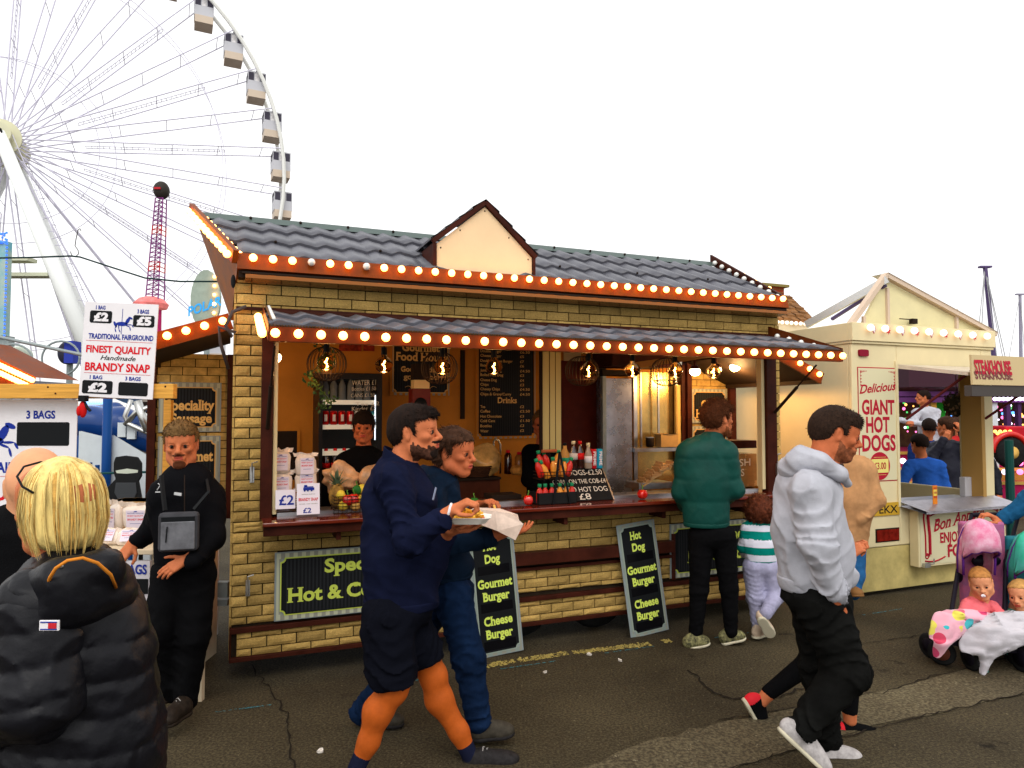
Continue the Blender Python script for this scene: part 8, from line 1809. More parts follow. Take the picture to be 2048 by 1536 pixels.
# beam and its price posters
bm1 = sp(0, 797, -.05); bm0 = sp(350, 768, -.05)
MB().box(-3.4, bm0[0], -.07, -.02, bm1[2], bm0[2]).build('timber_beam', M_pine, st_, bevel=.003)
t = MB()
for px, py in ((110, 787), (95, 774), (330, 773)): q = sp(px, py, -.075); t.lathe([(.001, 0), (.006, .0005)], n=8, M=Matrix.Translation((q[0], -.0712, q[2])) @ Matrix.Rotation(R(90), 4, 'X'))
t.build('knot', M_brown, st_)
t = MB();
for px in (-60, 222): q = sp(px, 1000, .3); t.box(q[0] - .02, q[0] + .02, .28, .32, 0, 2.2) if px < 0 else None
t.build('stall_post', M_pine, st_) if t.v else None
def poster(label, px0, px1, py0, py1, dy, blank=False):
  a, b = at(px0, py1, SY + dy), at(px1, py0, SY + dy); w_, h_ = b[0] - a[0], b[2] - a[2]
  o = thing('price_poster', label, 'sign', ((a[0] + b[0]) / 2, SY + dy, a[2])); MB().box(-w_ / 2, w_ / 2, 0, .006, 0, h_).build('board', M_white, o, bevel=.001)
  t = MB(); X = lambda u: (u - .5) * w_; Z = lambda v: (1 - v) * h_
  def tx(s, u, v, hv, wu, c): t.cm = c; t.text(s, X(u), Z(v), hv * h_, wu * w_, y=-.001, bold=.035)
  def rr(u0, u1, v0, v1): t.cm = 2; t.prism([(X(u0) + .008, Z(v1)), (X(u1) - .008, Z(v1)), (X(u1), Z(v1) + .008), (X(u1), Z(v0) - .008), (X(u1) - .008, Z(v0)), (X(u0) + .008, Z(v0)), (X(u0), Z(v0) - .008), (X(u0), Z(v1) + .008)], lambda u, v: (u, -.0015, v), lambda u, v: (u, -.0005, v))
  tx('1 BAG', .22, .075, .04, .13, 0); tx('3 BAGS', .80, .10, .042, .16, 0); rr(.08, .38, .09, .22); rr(.67, .96, .12, .245)
  tx('TRADITIONAL FAIRGROUND', .52, .385, .055, .88, 0); tx('FINEST QUALITY', .50, .53, .075, .88, 1); tx('BRANDY SNAP', .50, .72, .085, .88, 1)
  t.cm = 2; t.text('Handmade', X(.5), Z(.605), .05 * h_, .48 * w_, y=-.001, shear=.35, bold=.01)
  for v in (.405, .745): t.cm = 1; t.box(X(.05), X(.95), -.0014, -.0006, Z(v) - .002, Z(v))
  tx('1 BAG', .22, .81, .04, .17, 0); tx('3 BAGS', .72, .81, .04, .21, 0); rr(.04, .45, .825, .965); rr(.53, .93, .83, .97)
  t.cm = 3
  for s, u, v, hv, wu in () if blank else (('£2', .235, .195, .085, .20), ('£5', .82, .22, .085, .20), ('£2', .25, .94, .09, .26)): t.text(s, X(u), Z(v), hv * h_, wu * w_, y=-.002, bold=.06)
  # galloping carousel horse drawing on its pole
  cx, cz, k = X(.52), Z(.22), w_ * .145
  t.cm = 0; t.box(cx - .0015, cx + .0015, -.0012, -.0004, Z(.33), Z(.06))
  def E(u, v, ru, rv, ang=0, c=0):
    t.cm = c; ca, sa_ = math.cos(ang), math.sin(ang); t.prism([(cx + k * (u + ru * math.cos(a) * ca - rv * math.sin(a) * sa_), cz + k * (v + ru * math.cos(a) * sa_ + rv * math.sin(a) * ca)) for a in np.linspace(0, 6.283, 13)[:-1]], lambda u_, v_: (u_, -.0016 - .0002 * c, v_), lambda u_, v_: (u_, -.0006, v_))
  E(0, 0, .55, .20); E(.52, .30, .16, .34, -.5); E(.78, .58, .22, .10, -.4); E(-.62, -.05, .12, .30, .5)
  for (u0, v0, u1, v1, u2, v2) in ((-.45, -.1, -.62, -.45, -.5, -.8), (-.3, -.1, -.25, -.5, -.1, -.8), (.35, -.1, .75, -.25, .85, -.6), (.45, -.05, .95, -.05, 1.1, -.3)):
    for (a0, b0, a1, b1) in ((u0, v0, u1, v1), (u1, v1, u2, v2)):
      L_ = math.hypot(a1 - a0, b1 - b0); E((a0 + a1) / 2, (b0 + b1) / 2, L_ / 2, .05, math.atan2(b1 - b0, a1 - a0))
  t.build('lettering', [M_blue, M_red, M_black, M_white], o)
  return o
o = poster('white brandy snap price poster propped on the timber beam against the sky', 157, 309, 606, 796, -.09); o.rotation_euler[1] = R(2.5)
poster('large brandy snap poster with a blacked-out price, hanging under the beam at the left edge', -220, 155, 799, 1180, .02, True)
# bags heaped on the stall counter, the crate, the chair, clips
def stall_bag(lb, px, py, dy, w_=.17, h_=.15, seed=0, rz=0., tilt=0.):
  q = at(px, py, SY + dy); return snap_bag(lb, (q[0], SY + dy, max(q[2], zt_ + .002)), rz, w_, h_, seed, tilt=tilt)
stall_bag('big white brandy snap bag at the right of the heap on the stall counter', 277, 1062, .30, .20, .17, 60, .1, .1); stall_bag('brandy snap bag turned sideways behind the blonde hair on the stall counter', 232, 1060, .34, .15, .17, 61, -.5)
stall_bag('brandy snap bag lying low at the counter edge by the hand resting there', 262, 1098, .1, .20, .10, 62, .15, -.5); stall_bag('brandy snap bag lying low at the left of the hand of the man in black', 214, 1100, .12, .18, .10, 63, -.1, -.5)
stall_bag('brandy snap bag half hidden at the left edge of the stall', 12, 1080, .2, .20, .18, 64, .1); stall_bag('upper brandy snap bag at the left edge of the stall', 20, 1035, .35, .17, .15, 65, -.1)
a = sp(222, 1040, .5); cb = thing('cardboard_box', 'plain brown cardboard box behind the stall bags under the black chair', 'box', (at(254, 1040, SY + .5)[0], SY + .5, zt_)); MB().box(-.13, .13, 0, .2, 0, at(254, 1003, SY + .5)[2] - zt_).build('body', M_card, cb); MB().box(-.132, .132, -.003, .203, at(254, 1003, SY + .5)[2] - zt_ - .012, at(254, 1003, SY + .5)[2] - zt_).build('flap', M_card, cb)
# acrylic tray front
q0, q1 = sp(265, 1110, .06), sp(305, 1055, .06)
# black plastic chair stacked on something behind
CY = 6.2; q = at(252, 1000, CY); chr_ = thing('plastic_chair', 'black moulded plastic chair back behind the stall', 'chair', (q[0], CY, 0)); M_pc = mat('black_plastic', (.012, .013, .014), .35)
def cpx(px, py): v = at(px, py, CY); return (v[0] - q[0], v[2])
S = Sdf();
out_ = [cpx(*p) for p in ((228, 925), (232, 914), (252, 911), (276, 914), (284, 926), (284, 952), (278, 962), (285, 1000), (290, 1040), (214, 1040), (206, 1000), (215, 975), (232, 958), (228, 945))]
t = MB(); zc = [p[1] for p in out_]
n = len(out_)
t.prism(out_, lambda u, v: (u, -.012 - .12 * (1 - (u / .18) ** 2) * 0, v), lambda u, v: (u, .012, v))
fr_ = t.build('backrest', M_pc, chr_, bevel=.006)
t = MB(); t.prism([cpx(*p) for p in ((234, 965), (274, 965), (276, 985), (270, 998), (238, 998), (231, 985))], lambda u, v: (u, -.02, v), lambda u, v: (u, -.013, v)); t.build('raised_panel', mat('grey_plastic', (.05, .055, .06), .4), chr_, bevel=.004)
t = MB(); t.prism([cpx(*p) for p in ((233, 941), (256, 937), (278, 940), (277, 945), (256, 947), (235, 946))], lambda u, v: (u, -.0145, v), lambda u, v: (u, -.013, v))
t.build('slot', mat('slot_light', (.55, .6, .5), .6), chr_)
a = cpx(214, 1040); b = cpx(290, 1040); t = MB(); t.box(a[0], b[0], -.4, .02, a[1] - .05, a[1]); t.build('seat', M_pc, chr_, bevel=.01)
for x in (a[0] + .03, b[0] - .03):
  for y in (-.37, 0): MB().cyl((x, y, 0), (x, y, a[1] - .04), .018).build('leg', M_pc, chr_)
# blue railing with panels behind
RY_ = 7.4
rail = thing('blue_ride_fence', 'blue posted ride fence with white panels behind the black chair', 'fence', (0, RY_, 0))
def rp(px, py, dy=0.): v = at(px, py, RY_ + dy); return (v[0], dy, v[2])
M_rb = mat('ride_blue', (.005, .05, .20), .45); M_rw = mat('ride_white', (.55, .60, .62), .5, var=.05)
for (a, b) in ((rp(158, 862), rp(215, 1090)), (rp(224, 870), rp(300, 1090))):
  MB()._add([(a[0], 0, a[2]), (b[0], 0, a[2] - (.08 if a[0] < rp(200, 1)[0] else .25)), (b[0], 0, 0), (a[0], 0, 0)], [(3, 2, 1, 0)])._add([(a[0], .03, a[2]), (b[0], .03, a[2] - (.08 if a[0] < rp(200, 1)[0] else .25)), (b[0], .03, 0), (a[0], .03, 0)], [(0, 1, 2, 3)]).build('white_panel', M_rw, rail)
c = rp(222, 760); MB().cyl((c[0], -.05, 0), (c[0] + .0, -.05, c[2]), .045, n=12).build('post', M_rb, rail, smooth=True)
for px, py in ((195, 930), (243, 927), (265, 927), (180, 925)):
  c = rp(px, py, -.3); MB().cyl((c[0], -.3, 0), (c[0], -.3, c[2]), .022, n=8).build('picket', M_rb, rail)
a, b = rp(158, 948, -.3), rp(300, 944, -.3); MB().cyl((a[0], -.3, a[2]), (b[0], -.3, b[2]), .012).build('rail', mat('dark_teal_rail', (.01, .06, .06), .5), rail)
# blue ride car body sweeping behind the beam
ride = thing('ride_car', 'blue and white fairground ride car with chrome lap bars seen under the price poster', 'ride car', (0, 9.0, 0))
def dp(px, py, dy=0.): v = at(px, py, 9.0 + dy); return (v[0], dy, v[2])
S = Sdf(); P_ = lambda px, py, dy=0.: np.array([dp(px, py, dy)[0], dp(px, py, dy)[1], dp(px, py, dy)[2]])
S.chain([P_(120, 865), P_(180, 845), P_(240, 850), P_(330, 885)], [.16, .20, .22, .20], .08); S.chain([P_(140, 838, .2), P_(230, 822, .2)], [.10, .12], .08); mk('blue_hull', [S.mesh(.03)], mat('hull_blue', (.004, .035, .16), .22, coat=.4), ride)
S = Sdf(); S.chain([P_(120, 822, .4), P_(200, 808, .4), P_(260, 830, .4), P_(330, 862, .3)], [.10, .14, .12, .09], .08); mk('white_shell', [S.mesh(.03)], mat('shell_white', (.68, .68, .66), .35), ride)
t = MB(); t.tube([P_(262, 800, -.3), P_(250, 832, -.3), P_(256, 848, -.3), P_(300, 868, -.3), P_(330, 876, -.3)], .03, 8); t.tube([P_(275, 802, -.32), P_(285, 835, -.32), P_(296, 862, -.32)], .05, 8); t.tube([P_(250, 850, -.3), P_(275, 822, -.3), P_(300, 815, -.3)], .035, 6); t.build('lap_bar', M_chrome, ride, smooth=True)
for px, py in ((243, 858), (262, 862)): c = P_(px, py, -.25); MB().box(c[0] - .05, c[0] + .05, c[1], c[1] + .04, c[2] - .1, c[2] + .08).build('buckle', M_rw, ride)
t = MB(); r_ = random.Random(1)
for k in range(60): c = P_(168 + (k % 30) * 1.7 + r_.uniform(-1, 1), 806 + 9 * (k // 30), .1); t.sph(tuple(c), .018, 6, 4)
t.build('light_string', mat('ice_blue_light', (.3, .6, 1), .4, emit=(.25, .55, 1), es=1.6), ride, kind='stuff')
MB().cyl((dp(200, 900)[0], 0, 0), (dp(200, 870)[0], 0, dp(200, 870)[2]), .3).build('pedestal', M_rb, ride)
# seats and hoops against the sky over the beam
for i, (px, py, w_, h_, c_) in enumerate(((38, 712, 56, 40, (.45, .50, .42)), (133, 706, 34, 46, (.03, .03, .05)))):
  q = at(px, py, 12); o = thing('ride_pod', ['pale grey ride seat with a round hoop above the timber beam, at the left edge', 'dark blue backed ride seat with a round hoop left of the price poster'][i], 'ride seat', (q[0], 12, 0)); k = 12 / F
  S = Sdf(); S.ell((0, 0, q[2]), (w_ / 2 * k, .10, h_ / 2 * k), None, .01); o2 = mk('seat_back', [S.mesh(.02)], mat('ride_seat%d' % i, c_, .4), o)
  MB().tube([(44 * k * math.cos(a) * (.85 if i else .9), -.15, q[2] - 12 * k + 34 * k * math.sin(a)) for a in np.linspace(0, 6.283, 25)[:-1]], .018, 6, closed=True).build('hoop', M_silver, o)
  if i: MB().box(.02 * 1, w_ / 2 * k + .03, -.1, .12, q[2] - .18, q[2] + .2).build('blue_pad', mat('violet_blue_pad', (.03, .05, .35), .5), o)
  MB().cyl((0, .1, 0), (0, .1, q[2]), .05).build('stem', M_silver, o)
q = at(70, 690, 11); MB().cyl(tuple(at(-30, 668, 11)), tuple(at(175, 712, 11)), .028).cyl(tuple(at(175, 712, 11)), (at(175, 712, 11)[0], 11.1, 0), .03).build('ride_sweep_arm', M_silver, None, label='thin silver sweep arm of the ride crossing above the beam', cat='ride arm')
# glowing canopy edge, far left
cn = thing('lit_canopy', 'canopy edge crowded with glowing orange bulbs at the far left above the beam', 'canopy', (0, 10, 0)); a, b = at(-80, 685, 10), at(72, 755, 10)
MB()._add([(a[0], 0, a[2] + .05), (b[0], 0, b[2]), (b[0] - .1, 0, b[2] - .22), (a[0], 0, a[2] - .5), (a[0], 1, a[2] + .05), (b[0], 1, b[2])], [(0, 3, 2, 1), (0, 1, 5, 4)]).build('fascia', M_fascia, cn)
t = MB();
for k in range(26):
  f = k / 25
  for rr_i in (0, 1): q = a * (1 - f) + b * f; t.sph((q[0], -.08, q[2] - .04 - rr_i * .11), .038, 7, 5)
t.build('canopy_bulbs', M_bulb, cn, kind='stuff'); MB().box(a[0], a[0] + .1, 0, .1, 0, a[2]).build('post', M_silver, cn)
# toy clipped on the beam
q = at(166, 815, SY - .12); o = thing('clip_fan', 'small red and black clip hanging from the timber beam', 'clip', tuple(q)); MB().sph((0, 0, -.01), (.024, .016, .05), 10, 8).sph((-.018, -.01, -.02), (.014, .012, .03), 8, 6).build('red_body', mat('toy_red', (.55, .01, .01), .4), o, smooth=True); MB().box(-.018, .02, -.02, .02, .035, .07).tube([(.01, 0, .03), (.03, -.01, .0), (.05, -.01, -.02)], .008).build('clip', M_black, o)
# upright sheet of wood beside the kiosk door
a = at(338, 1005, 5.2); b = at(322, 800, 5.2); MB().box(b[0] + .02, a[0] + .0, 0, .04, .0, b[2] - .0).build('timber_upright', M_pine, None, loc=(0, 5.2, 0), label='raw pine upright behind the head of the man in black', cat='timber')
a = at(395, 1080, 5.5); ww = .26
o = thing('price_poster', 'brandy snap poster standing low behind the legs of the man in black', 'sign', (at(400, 1180, 5.5)[0], 5.5, at(400, 1272, 5.5)[2])); h_ = at(400, 1095, 5.5)[2] - at(400, 1272, 5.5)[2]; MB().box(-.16, .14, 0, .01, 0, h_).build('board', M_white, o); t = MB(); t.cm = 1; t.text('BRANDY', -.01, h_ * .80, .07, .27, y=-.002, bold=.03); t.text('SNAP', .04, h_ * .55, .07, .2, y=-.002, bold=.03); t.cm = 0; t.box(-.1, .1, -.002, 0, h_ * .05, h_ * .25); t.cm = 2; t.text('£5', .03, h_ * .07, .09, .12, y=-.003, bold=.05); t.build('lettering', [M_black, M_red, M_white], o)
MB().box(at(385, 1170, 5.2)[0], at(455, 1170, 5.2)[0], 0, .06, at(420, 1195, 5.2)[2], at(420, 1165, 5.2)[2]).box(at(385, 1170, 5.2)[0], at(455, 1170, 5.2)[0], 0, .06, at(420, 1212, 5.2)[2], at(420, 1200, 5.2)[2]).build('drawbar', M_silver, None, loc=(0, 5.2, 0), label='grey trailer drawbar between the man in black and the kiosk corner', cat='drawbar')
t = MB(); t.box(-.03, .02, 0, .06, .0, 1.1); t.build('kiosk_door_edge', M_card, kiosk, loc=(-.035, -.02, .12)) if False else None

# ================================================================= fairground beyond the van
def fp(px, py, Y): return at(px, py, Y)
FY = 13.0
pf = thing('ride_platform', 'stepped fairground ride platform with magenta risers and gold edges beyond the van', 'ride platform', (0, FY, 0))
M_mag = mat('magenta_riser', (.40, .01, .08), .4); M_gd = mat('gold_edge', (.60, .35, .08), .35); M_or = mat('ochre_panel', (.38, .20, .03), .5)
for i, (y0, y1) in enumerate(((905, 935), (938, 962), (965, 1000))):
  a, b = fp(1800, y1, FY - .35 * i), fp(2200, y0, FY - .35 * i)
  MB().box(a[0], b[0] + 2, -.35 * i, 3 - .3 * i, max(0, a[2]) if i < 2 else 0, b[2]).build('step', [M_mag, M_or, M_mag][i], pf); MB().box(a[0], b[0] + 2, -.35 * i - .03, -.35 * i, b[2] - .035, b[2] + .02).build('gold_edge', M_gd, pf)
WL = mat('cool_fair_light', (.9, .8, 1), .4, emit=(.9, .75, 1), es=4); PL = mat('pink_fair_light', (1, .2, .5), .4, emit=(1, .15, .4), es=3); BLL = mat('blue_fair_spot', (.1, .3, 1), .4, emit=(.1, .35, 1), es=3)
for px, py, m_ in ((1806, 922, WL), (2010, 926, WL), (2040, 926, PL), (2010, 944, WL), (2040, 944, PL), (2075, 926, WL), (2075, 944, WL)):
  q = fp(px, py, FY - .5); MB().sph((q[0], -.5, q[2]), .05, 10, 8).build('step_light', m_, pf)
cano = thing('ride_canopy', 'ride canopy lined with violet white lamps at the right edge', 'ride canopy', (0, FY, 0))
for k, py in enumerate((788, 798)):
  t = MB(); a, b = fp(1990, py, FY - .2), fp(2200, py - 5, FY - .2); t.box(a[0] - 3.2, b[0] + 1, -.15, 0, a[2] - .06, a[2] + .05); t.build('rafter', mat('purple_rafter', (.10, .03, .12), .5), cano)
  for i in range(26): f = i / 25; MB().sph((a[0] - 3.0 * 0 + (b[0] - a[0]) * f, -.2, a[2]), .035, 7, 5).build('lamp', WL, cano)
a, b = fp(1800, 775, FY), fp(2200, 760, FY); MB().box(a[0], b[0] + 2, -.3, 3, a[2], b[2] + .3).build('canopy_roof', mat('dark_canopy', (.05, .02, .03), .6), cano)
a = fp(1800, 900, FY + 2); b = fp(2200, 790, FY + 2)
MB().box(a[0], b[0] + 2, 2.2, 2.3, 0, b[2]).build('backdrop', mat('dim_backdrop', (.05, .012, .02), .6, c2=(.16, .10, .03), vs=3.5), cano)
for px, m_, w_ in ((2020, mat('violet_post', (.06, .02, .08), .5), 4), (2042, mat('violet_post', (.06, .02, .08), .5), 3), (1992, M_rw, 5), (1870, M_or, 5)):
  q = fp(px, 900, FY - .1); MB().box(q[0] - w_ * .01, q[0] + w_ * .01, -.1, 0, 0, fp(px, 790, FY)[2]).build('post', m_, cano)
r_ = random.Random(12); fz_ = [WL, PL, BLL, mat('amber_fair_light', (1, .5, .1), .4, emit=(1, .45, .1), es=3), mat('green_fair_light', (.1, .8, .2), .4, emit=(.1, .7, .15), es=1)]
t = MB()
for k in range(150):
  px, py = (r_.uniform(1806, 1960), r_.uniform(786, 870)) if k < 90 else (r_.uniform(1985, 2100), r_.uniform(810, 850)); q = fp(px, py, FY + r_.uniform(.2, 1.8)); t.cm = k % 5; t.sph((q[0], q[1] - FY, q[2]), r_.uniform(.015, .035), 6, 4)
t.build('sparkling_lights', fz_, cano, kind='stuff')
q = fp(1880, 830, FY + .5); MB().box(-.22, .1, 0, .3, -.35, .25).build('green_prize_box', mat('bright_green', (.02, .45, .03), .5), None, loc=tuple(q), label='bright green board among the ride lights behind the van window', cat='board')
# red vintage toy truck ride
tk = thing('toy_truck', 'red vintage truck ride car with gold bulbs on the platform right of the van', 'ride truck', tuple(fp(2030, 918, 11.8))); M_rt = mat('truck_red', (.55, .015, .01), .2, coat=.6)
def tp(px, py, dy=0.): return np.array(fp(px, py, 11.8 + dy)) - np.array(fp(2030, 918, 11.8))
a, b = tp(1985, 912), tp(2032, 872); c = tp(2080, 890)
MB().box(a[0], b[0], -.3, .5, a[2], b[2]).build('cab_body', M_rt, tk, bevel=.05); a2, b2 = tp(2030, 912), tp(2090, 888); MB().box(a2[0], b2[0], -.25, .45, a2[2], b2[2]).build('bonnet', M_rt, tk, bevel=.06); a3, b3 = tp(1988, 876), tp(2034, 852); MB().box(a3[0], b3[0], -.28, .48, a3[2], b3[2]).build('load_box', mat('truck_crimson', (.42, .01, .02), .3), tk, bevel=.03)
w0 = tp(2020, 905, -.35); MB().lathe([(.10, -.06), (.21, -.07), (.25, -.03), (.25, .03), (.21, .07), (.10, .06)], n=20, M=Matrix.Translation((w0[0], -.34, w0[2])) @ Matrix.Rotation(R(90), 4, 'X')).build('wheel', M_rubber, tk, smooth=True); MB().lathe([(.0, -.05), (.10, -.04), (.10, .04), (0, .05)], n=14, M=Matrix.Translation((w0[0], -.38, w0[2])) @ Matrix.Rotation(R(90), 4, 'X')).build('hub', M_gd, tk, smooth=True)
MB().tube([(w0[0] + .30 * math.cos(a), -.36, w0[2] + .30 * math.sin(a)) for a in np.linspace(.0, 3.14, 14)], .05, 6).build('mudguard', M_rt, tk, smooth=True)
for k in range(8): q = tp(1992 + k * 5, 863 + (k % 2) * 4, -.35); MB().sph((q[0], -.33, q[2]), .028, 7, 5).build('gold_bulb', fz_[3], tk)
# green posts by the platform
o = MB().cyl((0, 0, 0), (0, 0, fp(2018, 880, 9)[2]), .05, n=10).build('barrier_post', mat('dark_green_post', (.01, .06, .05), .5), None, loc=tuple(fp(2018, 900, 9) * np.array([1, 1, 0])), label='dark green barrier post in front of the red truck ride', cat='post')
far = MB();
r_ = random.Random(3)
# distant showground stands between wheel and kiosk
for i, (px0, px1, py, Y, c_, lb) in enumerate(((-400, 60, 770, 24, (.28, .30, .34), 'pale grey ride platform hut under the wheel at the far left'), (60, 200, 790, 22, (.08, .16, .32), 'low blue ride station left of the price poster'), (200, 330, 775, 26, (.35, .30, .25), 'low cream ride booth behind the price poster'), (1600, 1700, 800, 20, (.3, .3, .25), 'low cream booth behind the van'))):
  a, b = at(px0, 820, Y), at(px1, py, Y); o = thing('ride_station', lb, 'building', (0, Y, 0)); MB().box(a[0], b[0], 0, 2.5, 0, b[2]).build('wall', mat('station%d' % i, c_, .6, var=.15), o); MB().box(a[0] - .2, b[0] + .2, -.3, 2.8, b[2], b[2] + .14).build('roof', mat('station_roof%d' % i, tuple(x * .6 for x in c_), .5), o)
  for k in range(4): x = a[0] + (b[0] - a[0]) * (k + .5) / 4; MB().box(x - .3, x + .3, -.02, .0, .5, b[2] * .8).build('window', M_dark, o)
# ================================================================= people beyond the van window, stroller, babies
def bust(label, px, py, Y, yaw, sweater, hairm, hs=1.0, sh=42, arms=None, hair_kw=None, pitch=0., skin=None, hsz=1.0, tilt=0, quil=False):
  J = joint(Y); h = Human(label, at(px, 900, Y) * np.array([1, 1, 0])); hc = J(px, py); k = Y / F
  def D(dx, dz, dy=0.): return hc + np.array([dx, dy, dz])
  h.head(hc, yaw, pitch, sc_=hs, neck=D(.0 + tilt * .3, -.15, .02), nr=.055, h=.006); h.nh = len(h.skin.p) - 1
  S = Sdf(); S.chain([D(tilt * .6, -.30, .02), D(tilt, -.55, .02), D(tilt, -.80, .02)], [.15, .17, .17], .06, flat=(np.array([0., 1, 0]), .75)); S.chain([D(tilt * .5 - .13, -.27, 0), D(tilt * .5 + .13, -.27, 0)], [.085, .085], .05)
  for sg, A in zip((-1, 1), arms or (((-.27, -.52, -.05), (-.20, -.75, -.2)), ((.27, -.52, -.05), (.20, -.75, -.2)))):
    S.chain([D(tilt * .5 + sg * .18, -.28), D(*A[0]), D(*A[1])], [.078, .062, .045], .035, quilt(.05, .006) if quil else sleeve_fold(int(px) + sg, .006, .06))
    w_ = D(*A[1]); dd = w_ - D(*A[0]); hand(h.skin, w_, dd, (0, 1, -.2), side=sg, s=.95, curl=(.8, .9, 1, 1))
  lo, hi = S.bounds(); legs = Sdf(); legs.ell(D(tilt, -.82, .02), (.16, .12, .10), None, .04)
  for sg in (-1, 1): legs.chain([D(tilt + sg * .08, -.86, .02), D(tilt + sg * .09, -1.22, .02), np.array([D(tilt + sg * .09, 0)[0], Y + .02, .06])], [.095, .07, .055], .03); hand  # trousers
  hs_ = [ (p - .12, p + .12, .008) for p in (h.skin.p[-1][1], h.skin.p[len(h.skin.p) // 2][1]) ]
  h.finish([(D(*(arms[i][1] if arms else ((-.20, -.75, -.2), (.20, -.75, -.2))[i])) - .13, D(*(arms[i][1] if arms else ((-.20, -.75, -.2), (.20, -.75, -.2))[i])) + .13, .006) for i in (0, 1)], skin or SK)
  h.mk('top', [S.mesh(.013, disp=wrinkle(int(px), .005, (12, 12, 18)))], sweater); h.mk('trousers', [legs.mesh(.016)], BLK)
  for sg in (-1, 1): q = D(tilt + sg * .09, 0); shoe('shoe', h.root, h.o, (q[0], Y + .06, 0), (q[0] + .03, Y - .2, 0), SHOED, None)
  if hairm: h.hair(hairm, .012, fz=500, **(hair_kw or {}))
  if hs >= .9: h.brows(HAIRD)
  return h
bust('server in a pale grey T-shirt reaching left at a stall seen through the van window', 1846, 795, 12.6, 165, cloth((.42, .42, .46), 'pale_grey_tee'), HAIRD, 1.0, arms=(((-.22, -.45, -.10), (-.50, -.40, -.12)), ((.10, -.50, -.15), (-.28, -.46, -.2))), tilt=.10)
bust('boy with dark hair in a bright blue sweatshirt beyond the van counter', 1838, 888, 8.6, 100, cloth((.02, .09, .38), 'royal_blue_sweat'), HAIRD, .95, tilt=.12)
bust('person in a dark navy coat behind the boy in bright blue beyond the van', 1858, 856, 9.6, 70, cloth((.01, .03, .14), 'navy_wool'), HAIRD, 1.0, tilt=-.05)
bust('person in a black ribbed puffer with raised hands beyond the van', 1893, 853, 9.0, 120, mat('black_ribbed_puffer', (.02, .02, .03), .45, bump=.4, bs=60), HAIRB, 1.0, arms=(((-.26, -.40, -.1), (-.14, -.16, -.16)), ((.26, -.38, -.1), (.10, -.06, -.14))), quil=True)
bust('grey-haired older man in a black coat looking across beyond the van', 1942, 868, 9.2, -35, mat('black_wax_coat', (.012, .014, .02), .6), mat('silver_hair', (.55, .50, .42), .6, var=.3, vs=40), 1.08)
bust('person with brown hair glimpsed behind the raised arms beyond the van', 1922, 850, 10.6, -20, cloth((.40, .02, .02), 'scarlet_top'), HAIRB, 1.0)
# ---- arm of the person pushing the stroller, body just outside the right edge
J = joint(5.35); h = Human('adult in a blue denim sleeve reaching in from the right edge to hold the stroller', J(2135, 1300) * np.array([1, 1, 0]))
h.head(J(2140, 870), 190, -15, sc_=1.0, neck=J(2140, 930)); h.nh = len(h.skin.p) - 1; rw = J(1998, 1042, -.1)
hand(h.skin, rw, J(1962, 1022, -.1) - rw, (0, .2, -1), side=1, s=1.05, curl=(1.0, 1.0, 1.1, 1.1), thumb=.6); h.skin.cap(J(2012, 1032, -.1), rw, .034, .03)
h.finish([hb(J(1980, 1032, -.1))], SK)
DN = cloth((.012, .085, .19), 'light_denim_sleeve', var=.3, bs=200); S = Sdf(); S.chain([J(2135, 960), J(2135, 1050), J(2135, 1120)], [.15, .18, .18], .06); fo = sleeve_fold(91, .008, .06); S.chain([J(2110, 950, -.1), J(2062, 1000, -.12), J(2008, 1036, -.10)], [.085, .070, .050], .04, fo); h.mk('denim_jacket', [S.mesh(.010, disp=wrinkle(95, .005, (12, 12, 18)))], DN)
S = Sdf(); S.ell(J(2135, 1130), (.16, .14, .10), None, .04); S.chain([J(2115, 1140), J(2110, 1220), J(2112, 1290)], [.1, .07, .055], .03); S.chain([J(2155, 1140), J(2165, 1220), J(2165, 1290)], [.1, .07, .055], .03); h.mk('trousers', [S.mesh(.014)], BLK); h.hair(HAIRB, .014, fz=0)
for x in (2108, 2165): shoe('shoe', h.root, h.o, J(x, 1297), J(x - 30, 1300, -.1), SHOED, None)
